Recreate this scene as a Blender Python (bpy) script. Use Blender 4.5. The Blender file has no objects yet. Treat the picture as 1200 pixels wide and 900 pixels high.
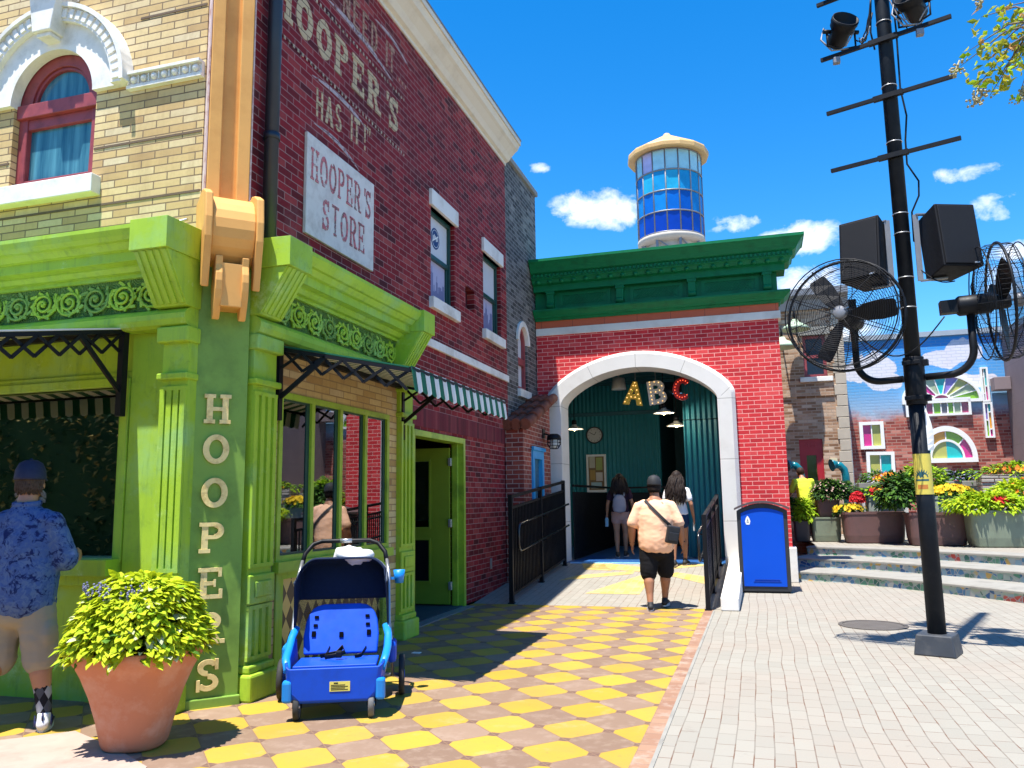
import bpy, bmesh, math, random
from mathutils import Vector, Matrix, noise as mnoise
from mathutils.bvhtree import BVHTree
R = math.radians
rnd = random.Random(7)
S = bpy.context.scene
COL = S.collection
V = Vector
# ------------------------------------------------------------------ camera
CF, CYAW, CPIT, CROLL = 942.873, R(16.84038), R(8.24372), R(-0.85353)
CAM = V((0, 0, 1.45))
fw = V((-math.sin(CYAW)*math.cos(CPIT), math.cos(CYAW)*math.cos(CPIT), math.sin(CPIT)))
r0 = V((math.cos(CYAW), math.sin(CYAW), 0)); u0 = r0.cross(fw)
cr = math.cos(CROLL)*r0 + math.sin(CROLL)*u0
cu = -math.sin(CROLL)*r0 + math.cos(CROLL)*u0
def at(px, py, ax, val):
    """the point on a world plane that a measured photo position shows"""
    d = cr*((px-600)/CF) - cu*((py-450)/CF) + fw
    t = (val-CAM[ax])/d[ax]
    return CAM + d*t
def aX(px, py, v): return at(px, py, 0, v)
def aY(px, py, v): return at(px, py, 1, v)
def aZ(px, py, v=0): return at(px, py, 2, v)
cam = bpy.data.cameras.new('camera'); camo = bpy.data.objects.new('camera', cam); COL.objects.link(camo)
cam.sensor_width = 36; cam.lens = CF/1200*36; cam.clip_start = .05; cam.clip_end = 2000
m = Matrix((cr, cu, -fw)).transposed().to_4x4(); m.translation = CAM; camo.matrix_world = m
S.camera = camo
# ------------------------------------------------------------------ objects
def tag(o, label=None, cat=None, group=None, kind=None):
    if label: o['label'] = label
    if cat: o['category'] = cat
    if group: o['group'] = group
    if kind: o['kind'] = kind
    return o
def thing(name, loc, label, cat, group=None):
    o = bpy.data.objects.new(name, None); COL.objects.link(o); o.location = loc
    o.empty_display_size = .1
    return tag(o, label, cat, group)
def root_loc(o):
    l = V((0, 0, 0))
    while o: l += o.location; o = o.parent
    return l
def link(name, me, mat=None, parent=None):
    o = bpy.data.objects.new(name, me); COL.objects.link(o)
    if mat is not None:
        me.materials.clear(); me.materials.append(mat)
    if parent is not None:
        o.parent = parent
        if parent.type == 'EMPTY': o.matrix_parent_inverse = Matrix.Translation(-V(parent.location))
    return o
def copy_tree(o, delta=V((0, 0, 0)), parent=None, label=None, group=None, rotz=None):
    c = o.copy(); COL.objects.link(c)
    if parent is not None: c.parent = parent
    else:
        c.location = V(o.location)+V(delta)
        if rotz is not None: c.rotation_euler.z = rotz
    if label: c['label'] = label
    if group: c['group'] = group
    for ch in list(o.children): copy_tree(ch, parent=c)
    return c
class MB:
    def __init__(s): s.v = []; s.f = []; s.sm = []; s.mi = []; s.cm = 0
    def add(s, vs, fs, sm=False):
        n = len(s.v); s.v += [tuple(p) for p in vs]
        for f in fs: s.f.append([i+n for i in f]); s.sm.append(sm); s.mi.append(s.cm)
        return s
    def box(s, a, b):
        x0, y0, z0 = [min(a[i], b[i]) for i in range(3)]; x1, y1, z1 = [max(a[i], b[i]) for i in range(3)]
        return s.add([(x0,y0,z0),(x1,y0,z0),(x1,y1,z0),(x0,y1,z0),(x0,y0,z1),(x1,y0,z1),(x1,y1,z1),(x0,y1,z1)],
            [(0,3,2,1),(4,5,6,7),(0,1,5,4),(1,2,6,5),(2,3,7,6),(3,0,4,7)])
    def obox(s, c, ax, ay, az, hx, hy, hz):
        c, ax, ay, az = V(c), V(ax), V(ay), V(az)
        vs = [c+ax*(hx*i)+ay*(hy*j)+az*(hz*k) for k in (-1,1) for i, j in ((-1,-1),(1,-1),(1,1),(-1,1))]
        return s.add(vs, [(0,3,2,1),(4,5,6,7),(0,1,5,4),(1,2,6,5),(2,3,7,6),(3,0,4,7)])
    def bar(s, p, q, w, h=None, up=(0,0,1)):
        p, q = V(p), V(q); d = (q-p); L = d.length; d.normalize(); up = V(up)
        if abs(d.dot(up)) > .98: up = V((0,1,0)) if abs(d.y) < .9 else V((1,0,0))
        a = d.cross(up).normalized(); b = a.cross(d).normalized()
        return s.obox((p+q)/2, a, d, b, w/2, L/2, (h or w)/2)
    def quad(s, a, b, c, d): return s.add([a,b,c,d], [(0,1,2,3)])
    def tube(s, pts, r, seg=10, caps=True, closed=False, ref=None, rx=None):
        pts = [V(p) for p in pts]; n = len(pts)
        rs = r if isinstance(r, (list, tuple)) else [r]*n
        vs = []; prev = None
        for i, p in enumerate(pts):
            if closed: t = pts[(i+1) % n]-pts[i-1]
            else: t = pts[min(i+1, n-1)]-pts[max(i-1, 0)]
            t.normalize()
            if prev is None:
                u = V(ref) if ref else (V((0,0,1)) if abs(t.z) < .9 else V((1,0,0)))
            else: u = prev
            u = (u-t*u.dot(t))
            if u.length < 1e-6: u = t.orthogonal()
            u.normalize(); prev = u; w = t.cross(u)
            e = rs[i]
            ra, rb = (e if isinstance(e, (tuple, list)) else (e, e))
            for k in range(seg):
                a = 2*math.pi*k/seg
                vs.append(p+u*(math.cos(a)*ra)+w*(math.sin(a)*rb))
        fs = []
        for i in range(n if closed else n-1):
            j = (i+1) % n
            for k in range(seg):
                l = (k+1) % seg
                fs.append((i*seg+k, i*seg+l, j*seg+l, j*seg+k))
        s.add(vs, fs, True)
        if caps and not closed:
            b = len(s.v)-len(vs)
            s.f.append([b+k for k in range(seg)][::-1]); s.sm.append(False); s.mi.append(s.cm)
            s.f.append([b+(n-1)*seg+k for k in range(seg)]); s.sm.append(False); s.mi.append(s.cm)
        return s
    def lathe(s, prof, c, seg=32, axis='z', sm=True, a0=0, a1=2*math.pi):
        c = V(c); full = abs(a1-a0-2*math.pi) < 1e-6; n = seg if full else seg+1; vs = []
        for r, h in prof:
            for k in range(n):
                a = a0+(a1-a0)*k/seg; x, y = math.cos(a)*r, math.sin(a)*r
                vs.append(c+V((x,y,h)) if axis == 'z' else (c+V((h,x,y)) if axis == 'x' else c+V((y,h,x))))
        fs = []
        for i in range(len(prof)-1):
            for k in range(seg):
                l = (k+1) % n
                fs.append((i*n+k, i*n+l, (i+1)*n+l, (i+1)*n+k))
        return s.add(vs, fs, sm)
    def prism(s, poly, o, u, v, depth, back=0):
        """polygon (2D, in u,v) from o, extruded along n = u x v from -back to depth"""
        o, u, v = V(o), V(u), V(v); n = u.cross(v).normalized(); k = len(poly)
        a = [o+u*p[0]+v*p[1]+n*depth for p in poly]; b = [o+u*p[0]+v*p[1]-n*back for p in poly]
        fs = [tuple(range(k)), tuple(range(2*k-1, k-1, -1))]
        for i in range(k): j = (i+1) % k; fs.append((i, i+k, j+k, j))
        return s.add(a+b, fs)
    def ring(s, o, u, v, ri, ro, a0, a1, depth, back=0, seg=24, ei=1., eo=1.):
        o, u, v = V(o), V(u), V(v); n = u.cross(v).normalized(); vs = []
        full = abs(a1-a0) > 6.28
        m_ = seg if full else seg+1
        for k in range(m_):
            a = a0+(a1-a0)*k/seg; c, d = math.cos(a), math.sin(a)
            for rr, ee in ((ri, ei), (ro, eo)):
                for z in (-back, depth): vs.append(o+u*(c*rr)+v*(d*rr*ee)+n*z)
        fs = []
        for k in range(seg):
            i, j = k*4, ((k+1) % m_)*4
            fs += [(i+1,i+3,j+3,j+1),(i+2,i,j,j+2),(i+3,i+2,j+2,j+3),(i,i+1,j+1,j)]
        if not full:
            e = (m_-1)*4; fs += [(0,2,3,1),(e+1,e+3,e+2,e)]
        return s.add(vs, fs)
    def sph(s, c, r, seg=14, rings=9, sc=(1,1,1)):
        c = V(c); vs = []; fs = []
        for i in range(rings+1):
            t = math.pi*i/rings
            for k in range(seg):
                a = 2*math.pi*k/seg
                vs.append(c+V((math.sin(t)*math.cos(a)*r*sc[0], math.sin(t)*math.sin(a)*r*sc[1], math.cos(t)*r*sc[2])))
        for i in range(rings):
            for k in range(seg):
                l = (k+1) % seg; fs.append((i*seg+k, (i+1)*seg+k, (i+1)*seg+l, i*seg+l))
        return s.add(vs, fs, True)
    def rbox(s, a, b, r=.01):
        t = MB().box(a, b); me = t.mesh('t'); bm = bmesh.new(); bm.from_mesh(me)
        bmesh.ops.bevel(bm, geom=list(bm.edges), offset=r, segments=2, affect='EDGES', profile=.5)
        bm.verts.index_update()
        s.add([v.co.copy() for v in bm.verts], [[v.index for v in f.verts] for f in bm.faces]); bm.free(); bpy.data.meshes.remove(me)
        return s
    def xf(s, M, start=0):
        for i in range(start, len(s.v)): s.v[i] = tuple(M @ V(s.v[i]))
        return s
    def mesh(s, name):
        me = bpy.data.meshes.new(name); me.from_pydata(s.v, [], s.f)
        me.polygons.foreach_set('use_smooth', s.sm); me.polygons.foreach_set('material_index', s.mi); me.update()
        return me
    def build(s, name, mat=None, parent=None, bevel=0, clean=False):
        me = s.mesh(name)
        if clean or bevel:
            bm = bmesh.new(); bm.from_mesh(me); bmesh.ops.remove_doubles(bm, verts=bm.verts, dist=1e-4)
            bmesh.ops.recalc_face_normals(bm, faces=bm.faces)
            bm.to_mesh(me); bm.free()
        mats = mat if isinstance(mat, (list, tuple)) else [mat]
        o = link(name, me, None, parent)
        for q in mats:
            if q: me.materials.append(q)
        if bevel:
            b = o.modifiers.new('bevel', 'BEVEL'); b.width = bevel; b.segments = 2; b.limit_method = 'ANGLE'; b.angle_limit = R(40)
        return o
def bake(o):
    dg = bpy.context.evaluated_depsgraph_get(); dg.update()
    me = bpy.data.meshes.new_from_object(o.evaluated_get(dg)); old = o.data
    o.modifiers.clear(); o.data = me; return o
def fused(name, mb, mat, parent, voxel=.012, smooth=6, fac=.5):
    """overlapping lofts fused into one continuous skin"""
    o = mb.build(name, mat, parent)
    r = o.modifiers.new('r', 'REMESH'); r.mode = 'VOXEL'; r.voxel_size = voxel; r.use_smooth_shade = True
    if smooth:
        q = o.modifiers.new('s', 'SMOOTH'); q.factor = fac; q.iterations = smooth
    bake(o)
    for p in o.data.polygons: p.use_smooth = True
    return o
# ------------------------------------------------------------------ materials
class N:
    def __init__(s, name):
        s.m = bpy.data.materials.new(name); s.m.use_nodes = True; s.t = s.m.node_tree; s.n = s.t.nodes; s.l = s.t.links
        s.b = s.n['Principled BSDF']; s.out = s.n['Material Output']; s._o = None
    def new(s, t, **k):
        x = s.n.new(t)
        for a, b in k.items(): setattr(x, a, b)
        return x
    def put(s, sock, v):
        if v is None: return
        if isinstance(v, bpy.types.NodeSocket): s.l.new(v, sock)
        elif isinstance(v, (tuple, list)):
            n = len(sock.default_value); v = tuple(v)
            sock.default_value = (v+(1,))[:n] if len(v) < n else v[:n]
        else:
            try: sock.default_value = v
            except TypeError: sock.default_value = (v, v, v)
    def obj(s):
        if not s._o: s._o = s.new('ShaderNodeTexCoord').outputs['Object']
        return s._o
    def math(s, op, a, b=None, c=None, clamp=False):
        x = s.new('ShaderNodeMath', operation=op, use_clamp=clamp)
        for i, q in enumerate((a, b, c)):
            if q is not None: s.put(x.inputs[i], q)
        return x.outputs[0]
    def xyz(s, v=None):
        x = s.new('ShaderNodeSeparateXYZ'); s.put(x.inputs[0], v or s.obj()); return x.outputs
    def vec(s, x=0, y=0, z=0):
        c = s.new('ShaderNodeCombineXYZ')
        for i, q in enumerate((x, y, z)): s.put(c.inputs[i], q)
        return c.outputs[0]
    def noise(s, scale=5, detail=4, rough=.55, v=None, dist=0, col=False):
        x = s.new('ShaderNodeTexNoise'); s.put(x.inputs['Vector'], v or s.obj())
        x.inputs['Scale'].default_value = scale; x.inputs['Detail'].default_value = detail
        x.inputs['Roughness'].default_value = rough; x.inputs['Distortion'].default_value = dist
        return x.outputs['Color' if col else 'Fac']
    def ramp(s, f, stops, interp='LINEAR'):
        x = s.new('ShaderNodeValToRGB'); s.put(x.inputs[0], f); x.color_ramp.interpolation = interp
        e = x.color_ramp.elements
        while len(e) < len(stops): e.new(.5)
        for k, (p, c) in enumerate(stops):
            e[k].position = p; e[k].color = (tuple(c)+(1,))[:4] if isinstance(c, (tuple, list)) else (c, c, c, 1)
        return x.outputs[0]
    def mix(s, f, a, b, blend='MIX'):
        x = s.new('ShaderNodeMix', data_type='RGBA', blend_type=blend)
        s.put(x.inputs[0], f); s.put(x.inputs[6], a); s.put(x.inputs[7], b); return x.outputs[2]
    def bump(s, h, strength=.3, dist=.01):
        x = s.new('ShaderNodeBump'); x.inputs['Strength'].default_value = strength; x.inputs['Distance'].default_value = dist
        s.put(x.inputs['Height'], h); s.l.new(x.outputs[0], s.b.inputs['Normal']); return x
    def fin(s, col, rough=.6, spec=None, metal=None):
        s.put(s.b.inputs['Base Color'], col); s.put(s.b.inputs['Roughness'], rough)
        if spec is not None: s.put(s.b.inputs['Specular IOR Level'], spec)
        if metal is not None: s.put(s.b.inputs['Metallic'], metal)
        return s.m
def sc_(c, f): return tuple(min(1, x*f) for x in c)
def paint(name, c, rough=.5, var=.18, scale=6, bump=.08, bscale=60, spec=.5, metal=None, dirt=None, dscale=3, grain=None):
    n = N(name)
    f = n.noise(scale, 5, .6)
    col = n.mix(f, sc_(c, 1-var), sc_(c, 1+var))
    if dirt is not None:
        d = n.ramp(n.noise(dscale, 6, .65), [(.48, 0), (.72, 1)])
        col = n.mix(d, col, dirt)
    if bump: n.bump(n.noise(bscale, 3, .6), bump, .004)
    rr = n.math('ADD', n.math('MULTIPLY', n.noise(scale*2.3, 3), .25), rough-.12)
    return n.fin(col, rr, spec, metal)
def bricks(name, plane, stops, mortar, w=.2, h=.075, ms=.009, bump=.5, dirt=(.05,.04,.04), damt=.35, off=(0,0), rough=.8, dscale=.9):
    n = N(name); x, y, z = n.xyz()
    u = {'x': y, 'y': x, 'xd': n.math('MULTIPLY', n.math('ADD', x, y), .7071)}[plane]
    if plane == 'zx': pass
    vv = n.vec(n.math('ADD', u, off[0]), n.math('ADD', z, off[1]), 0)
    wob = n.new('ShaderNodeVectorMath', operation='ADD'); s_ = n.new('ShaderNodeVectorMath', operation='SCALE')
    s_.inputs['Scale'].default_value = .004
    sub = n.new('ShaderNodeVectorMath', operation='SUBTRACT'); n.put(sub.inputs[0], n.noise(9, 3, col=True)); sub.inputs[1].default_value = (.5,.5,.5)
    n.l.new(sub.outputs[0], s_.inputs[0]); n.l.new(vv, wob.inputs[0]); n.l.new(s_.outputs[0], wob.inputs[1])
    b = n.new('ShaderNodeTexBrick'); n.l.new(wob.outputs[0], b.inputs['Vector'])
    for k, q in (('Scale',1),('Mortar Size',ms),('Mortar Smooth',.15),('Bias',0),('Brick Width',w),('Row Height',h)): b.inputs[k].default_value = q
    b.inputs['Color1'].default_value = (0,0,0,1); b.inputs['Color2'].default_value = (1,1,1,1); b.inputs['Mortar'].default_value = (.5,.5,.5,1)
    col = n.ramp(b.outputs['Color'], stops)
    g = n.noise(38, 5, .7)
    col = n.mix(n.math('MULTIPLY', g, .5), col, sc_(stops[0][1], .75))
    big = n.ramp(n.noise(dscale, 5, .6), [(.4, 0), (.75, 1)])
    col = n.mix(n.math('MULTIPLY', big, damt), col, dirt)
    stk = n.ramp(n.noise(1, 6, .7, n.vec(n.math('MULTIPLY', u, 5.5), n.math('MULTIPLY', z, .55), 3.3)), [(.50, 0), (.78, 1)])
    col = n.mix(n.math('MULTIPLY', stk, .38), col, sc_(dirt, 1.0))
    fade = n.ramp(n.noise(1.7, 6, .7, n.vec(u, z, 8.1)), [(.56, 0), (.74, 1)])
    col = n.mix(n.math('MULTIPLY', fade, .22), col, mortar)
    mcol = n.mix(n.noise(14, 4), sc_(mortar, .75), sc_(mortar, 1.2))
    col = n.mix(b.outputs['Fac'], col, mcol)
    hgt = n.math('ADD', n.math('SUBTRACT', 1, b.outputs['Fac']), n.math('MULTIPLY', g, .35))
    n.bump(hgt, bump, .008)
    return n.fin(col, rough, .3)
# ------------------------------------------------------------------ palette
G_ = {}
M = G_
M['red_brick'] = bricks('red_brick', 'x', [(0,(.06,.005,.006)),(.10,(.14,.007,.009)),(.45,(.27,.010,.015)),(.8,(.36,.016,.022)),(1,(.45,.075,.065))], (.33,.19,.175), .215, .075, .0045, .5, (.10,.006,.010), .6, dscale=.7)
M['red_soldier'] = None
M['yellow_brick_y'] = bricks('yellow_roman_brick_front', 'y', [(0,(.48,.32,.14)),(.2,(.62,.44,.19)),(.5,(.70,.53,.25)),(.8,(.76,.61,.32)),(1,(.70,.60,.38))], (.20,.14,.08), .27, .068, .006, .6, (.22,.12,.05), .35)
M['yellow_brick_x'] = bricks('yellow_roman_brick_side', 'x', [(0,(.36,.22,.09)),(.15,(.58,.41,.16)),(.5,(.72,.56,.24)),(.8,(.78,.64,.32)),(1,(.72,.62,.38))], (.30,.21,.11), .27, .068, .006, .6, (.20,.10,.05), .45)
M['arch_brick'] = bricks('scarlet_painted_brick', 'y', [(0,(.50,.022,.028)),(.35,(.64,.030,.036)),(.7,(.72,.042,.046)),(1,(.78,.10,.095))], (.74,.33,.29), .215, .075, .006, .45, (.30,.02,.03), .35)
M['arch_brick_x'] = bricks('scarlet_painted_brick_side', 'x', [(0,(.50,.022,.028)),(.35,(.64,.030,.036)),(.7,(.72,.042,.046)),(1,(.78,.10,.095))], (.74,.33,.29), .215, .075, .006, .45, (.30,.02,.03), .35)
M['grey_brick'] = bricks('sooty_grey_brick', 'x', [(0,(.045,.043,.042)),(.4,(.105,.10,.095)),(.75,(.19,.18,.165)),(1,(.32,.30,.27))], (.30,.28,.26), .215, .075, .006, .7, (.03,.03,.03), .6)
M['shed_brick_y'] = bricks('orange_brick_front', 'y', [(0,(.2,.03,.02)),(.5,(.33,.05,.03)),(1,(.42,.10,.06))], (.42,.30,.25), .215, .075, .007, .5)
M['shed_brick_x'] = bricks('orange_brick_side', 'x', [(0,(.2,.03,.02)),(.5,(.33,.05,.03)),(1,(.42,.10,.06))], (.42,.30,.25), .215, .075, .007, .5)
M['brown_brick'] = bricks('tan_brown_brick', 'y', [(0,(.20,.10,.05)),(.3,(.40,.23,.13)),(.65,(.54,.35,.22)),(1,(.68,.52,.38))], (.40,.30,.22), .24, .08, .009, .6)
M['brown_brick_x'] = bricks('tan_brown_brick_side', 'x', [(0,(.20,.10,.05)),(.3,(.40,.23,.13)),(.65,(.54,.35,.22)),(1,(.68,.52,.38))], (.40,.30,.22), .24, .08, .009, .6)
M['white_stone'] = paint('weathered_white_stone', (.74,.71,.65), .7, .10, 4, .15, 40, .3, dirt=(.52,.48,.41), dscale=2.2)
M['arch_stone'] = paint('pale_cast_stone', (.70,.67,.62), .7, .08, 3, .1, 50, .3, dirt=(.55,.51,.45), dscale=1.6)
M['cream_cornice'] = paint('cream_painted_cornice', (.70,.64,.52), .6, .08, 3, .05, 50, .3, dirt=(.52,.46,.36), dscale=1.5)
def green_paint():
    n = N('weathered_lime_green_paint')
    a = n.mix(n.noise(2.2, 5, .6), (.215,.375,.020), (.41,.60,.045))
    p = n.ramp(n.noise(1.7, 5, .65, n.vec(*[n.math('ADD', q, 7.3) for q in n.xyz()])), [(.5, 0), (.72, .75)])
    a = n.mix(p, a, (.24,.47,.19))
    d = n.ramp(n.noise(9, 6, .7), [(.55, 0), (.8, .6)])
    a = n.mix(d, a, (.11,.21,.025))
    x, y, z = n.xyz()
    st = n.ramp(n.noise(1, 6, .7, n.vec(n.math('MULTIPLY', x, 16), n.math('MULTIPLY', y, 16), n.math('MULTIPLY', z, 1.6))), [(.52,0),(.74,.55)]); a = n.mix(st, a, (.13,.25,.05))
    pl_ = n.ramp(n.noise(3.1, 7, .75), [(.60,0),(.68,.6)]); a = n.mix(pl_, a, (.44,.62,.22))
    ch = n.ramp(n.noise(31, 5, .75), [(.66,0),(.70,.7)]); a = n.mix(ch, a, (.10,.13,.05))
    n.bump(n.noise(45, 4, .65), .2, .004)
    return n.fin(a, n.math('ADD', n.math('MULTIPLY', n.noise(6), .35), .36), .3)
M['green'] = green_paint()
M['green_trim'] = paint('fresh_lime_trim_paint', (.27,.44,.03), .42, .22, 5, .06, dirt=(.14,.25,.02), dscale=4)
M['panel_green'] = paint('shade_darkened_green_paint', (.19,.33,.05), .5, .22, 2.5, .1, 30, .3, dirt=(.11,.20,.03), dscale=3)  # shopfront green again, its colour darkened for the shade on the corner panel
def frieze():
    n = N('carved_leaf_frieze_green')
    v = n.new('ShaderNodeTexVoronoi'); v.inputs['Scale'].default_value = 9; n.put(v.inputs['Vector'], n.obj())
    w = n.noise(16, 5, .7, dist=3.5)
    h = n.math('ADD', n.math('MULTIPLY', n.math('SINE', n.math('MULTIPLY', v.outputs['Distance'], 38)), .5), n.math('MULTIPLY', w, 2))
    n.bump(h, 1, .03)
    return n.fin(n.mix(n.noise(6, 5), (.09,.22,.035), (.22,.44,.09)), .5, .4)
M['frieze'] = frieze()
M['peach'] = paint('orange_peach_paint', (.70,.355,.095), .55, .12, 3, .06, 40, .3, dirt=(.58,.27,.065), dscale=2)
M['peach_edge'] = paint('pale_pink_peeling_edge', (.62,.48,.46), .6, .1, 8, .1, dirt=(.35,.13,.08), dscale=12)
M['gold'] = paint('weathered_gold_letter', (.80,.63,.26), .55, .2, 18, .1, 60, .3, dirt=(.48,.33,.11), dscale=14)
M['black'] = paint('black_powder_coat', (.0055,.006,.008), .5, .2, 8, .05, 80, .22)
M['pole_black'] = paint('blue_black_pole_paint', (.005,.008,.013), .5, .25, 5, .05, 50, .2, dirt=(.014,.017,.021), dscale=7)
M['dark_pipe'] = paint('black_painted_pipe', (.016,.020,.03), .4, .3, 5, .08, 40)
M['steel'] = paint('galvanised_steel', (.5,.5,.5), .4, .1, 9, .03, metal=.7)
M['grey_metal'] = paint('grey_metal', (.22,.22,.23), .45, .15, 9, .03, metal=.3)
M['maroon'] = paint('maroon_window_paint', (.27,.045,.05), .5, .15, 8, .06, dirt=(.16,.025,.03), dscale=6)
M['dark_green'] = paint('dark_green_window_paint', (.008,.05,.04), .4, .2, 8, .05)
M['cornice_green'] = paint('bottle_green_cornice_paint', (.002,.155,.055), .5, .18, 4, .07, 40, .22, dirt=(.002,.10,.035), dscale=4)
M['orange_band'] = paint('orange_terracotta_band', (.62,.13,.05), .6, .12, 3, .06)
M['teal'] = paint('teal_corrugated_panel_paint', (.014,.165,.20), .5, .15, 2, .05)
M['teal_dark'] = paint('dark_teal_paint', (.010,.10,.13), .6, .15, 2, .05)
M['white'] = paint('white_paint', (.78,.78,.76), .5, .05, 6, .04)
M['terracotta'] = paint('terracotta_pot_clay', (.56,.21,.11), .7, .14, 3.5, .10, 60, .2, dirt=(.63,.33,.22), dscale=4.5)
M['soil'] = paint('dark_potting_soil', (.02,.013,.009), .9, .4, 40, .6, 60)
M['blue_plastic'] = paint('royal_blue_plastic', (.002,.062,.50), .42, .10, 5, .04, 120, .3, dirt=(.004,.05,.38), dscale=7)
M['sky_plastic'] = paint('bright_sky_blue_plastic', (.006,.20,.60), .4, .06, 5, .03, 120, .5)
M['navy_fabric'] = paint('navy_canopy_fabric', (.006,.014,.04), .85, .2, 30, .2, 300, .2)
M['tyre'] = paint('dark_rubber', (.02,.02,.021), .8, .2, 20, .1)
M['grey_rubber'] = paint('grey_rubber', (.12,.12,.12), .7, .15, 20, .08)
M['bin_blue'] = paint('litter_bin_blue_panel', (.0015,.070,.52), .5, .05, 3, .02, 200, .2)
M['bin_frame'] = paint('charcoal_bin_frame', (.022,.024,.028), .5, .15, 10, .05)
M['bin_top'] = paint('brown_grey_bin_lid', (.085,.06,.06), .5, .15, 10, .05)
M['step_stone'] = paint('pale_limestone_tread', (.26,.25,.22), .8, .14, 5, .25, 60, .2, dirt=(.18,.17,.15), dscale=3)
M['skin_a'] = paint('tan_skin', (.40,.19,.105), .5, .08, 12, .03, 200, .35)
M['skin_b'] = paint('brown_skin', (.34,.155,.085), .5, .08, 12, .03, 200, .35)
M['hair'] = None
M['leaf_lime'] = None
def glass(name, tint, refl=.3, rough=.015):
    n = N(name)
    f = n.new('ShaderNodeFresnel'); f.inputs['IOR'].default_value = 1.5
    g = n.new('ShaderNodeBsdfGlossy'); g.inputs['Roughness'].default_value = rough; g.inputs['Color'].default_value = (.9,.93,.95,1)
    t = n.new('ShaderNodeBsdfTransparent'); n.put(t.inputs['Color'], tint)
    x = n.new('ShaderNodeMixShader')
    n.l.new(n.math('ADD', f.outputs[0], refl, clamp=True), x.inputs[0]); n.l.new(t.outputs[0], x.inputs[1]); n.l.new(g.outputs[0], x.inputs[2])
    b = n.new('ShaderNodeBump'); b.inputs['Strength'].default_value = .02; b.inputs['Distance'].default_value = .02
    n.put(b.inputs['Height'], n.noise(1.3, 2)); n.l.new(b.outputs[0], g.inputs['Normal'])
    n.l.new(x.outputs[0], n.out.inputs['Surface']); return n.m
M['glass'] = glass('shop_window_glass', (.30,.32,.33), .30)
M['glass_dark'] = glass('dim_window_glass', (.55,.56,.56), .27)
M['glass_blue'] = glass('sky_reflecting_glass', (.12,.2,.28), .30)
def leafmat(name, c1, c2, trans=.25, rough=.68):
    n = N(name); oi = n.new('ShaderNodeNewGeometry')
    col = n.mix(oi.outputs['Random Per Island'], c1, c2)
    col = n.mix(n.math('MULTIPLY', n.noise(7, 3), .5), col, sc_(c1, .7))
    n.fin(col, rough, .18)
    t = n.new('ShaderNodeBsdfTranslucent'); n.l.new(col, t.inputs['Color'])
    x = n.new('ShaderNodeMixShader'); x.inputs[0].default_value = trans
    n.l.new(n.b.outputs[0], x.inputs[1]); n.l.new(t.outputs[0], x.inputs[2]); n.l.new(x.outputs[0], n.out.inputs['Surface'])
    return n.m
M['leaf_lime'] = leafmat('lime_coleus_leaf', (.40,.50,.012), (.66,.72,.03), .35)
M['leaf_lime2'] = leafmat('lime_fern_leaf', (.26,.45,.012), (.50,.66,.03), .35)
M['leaf_green'] = leafmat('mid_green_leaf', (.045,.13,.015), (.13,.26,.03))
M['leaf_dark'] = leafmat('dark_green_leaf', (.012,.04,.01), (.035,.085,.018), .15)
M['leaf_tree'] = leafmat('olive_yellow_tree_leaf', (.24,.31,.03), (.62,.55,.05), .4)
M['petal_red'] = leafmat('red_petal', (.55,.012,.02), (.75,.05,.06))
M['petal_yellow'] = leafmat('yellow_petal', (.75,.48,.015), (.85,.62,.04))
M['petal_orange'] = leafmat('orange_petal', (.75,.17,.02), (.8,.30,.03))
M['petal_violet'] = leafmat('dusty_violet_petal', (.17,.18,.30), (.32,.33,.46))
M['petal_pink'] = leafmat('pale_pink_petal', (.6,.36,.32), (.75,.55,.45))
M['bark'] = paint('grey_brown_bark', (.16,.115,.08), .85, .3, 14, .6, 30)
def emis(name, c, st):
    n = N(name); n.fin(c, .4); n.put(n.b.inputs['Emission Color'], c); n.b.inputs['Emission Strength'].default_value = st; return n.m
M['bulb'] = emis('warm_lit_bulb', (1,.72,.36), 3)
M['bulb_red'] = emis('small_red_bulb', (1,.12,.05), .7)
M['bulb_warm'] = emis('small_amber_bulb', (1,.6,.2), .8)
# ------------------------------------------------------------------ sky, sun, world
SUN = V((-.10, -.28, 1)).normalized()
w = bpy.data.worlds.new('World'); S.world = w; w.use_nodes = True
nt = w.node_tree; bg = nt.nodes['Background']
class W(N):
    def __init__(s): s.t = nt; s.n = nt.nodes; s.l = nt.links; s._o = None
wn = W()
sky = wn.new('ShaderNodeTexSky', sky_type='NISHITA'); sky.sun_disc = False
sky.sun_elevation = math.asin(SUN.z); sky.sun_rotation = math.atan2(SUN.x, SUN.y)
sky.air_density = 1.0; sky.dust_density = .25; sky.ozone_density = 5.0; sky.altitude = 300
hs = wn.new('ShaderNodeHueSaturation'); hs.inputs['Saturation'].default_value = 1.36; hs.inputs['Value'].default_value = 1.0
nt.links.new(sky.outputs[0], hs.inputs['Color'])
tcw = wn.new('ShaderNodeTexCoord').outputs['Generated']
X_, Y_, Z_ = wn.xyz(tcw)
az = wn.math('ARCTAN2', X_, Y_); el = wn.math('ARCSINE', Z_)
nz = wn.noise(26, 8, .62, wn.vec(az, wn.math('MULTIPLY', el, 1.5), 0), dist=.3)
nz2 = wn.noise(75, 5, .6, wn.vec(az, el, 0))
tot = None
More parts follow.
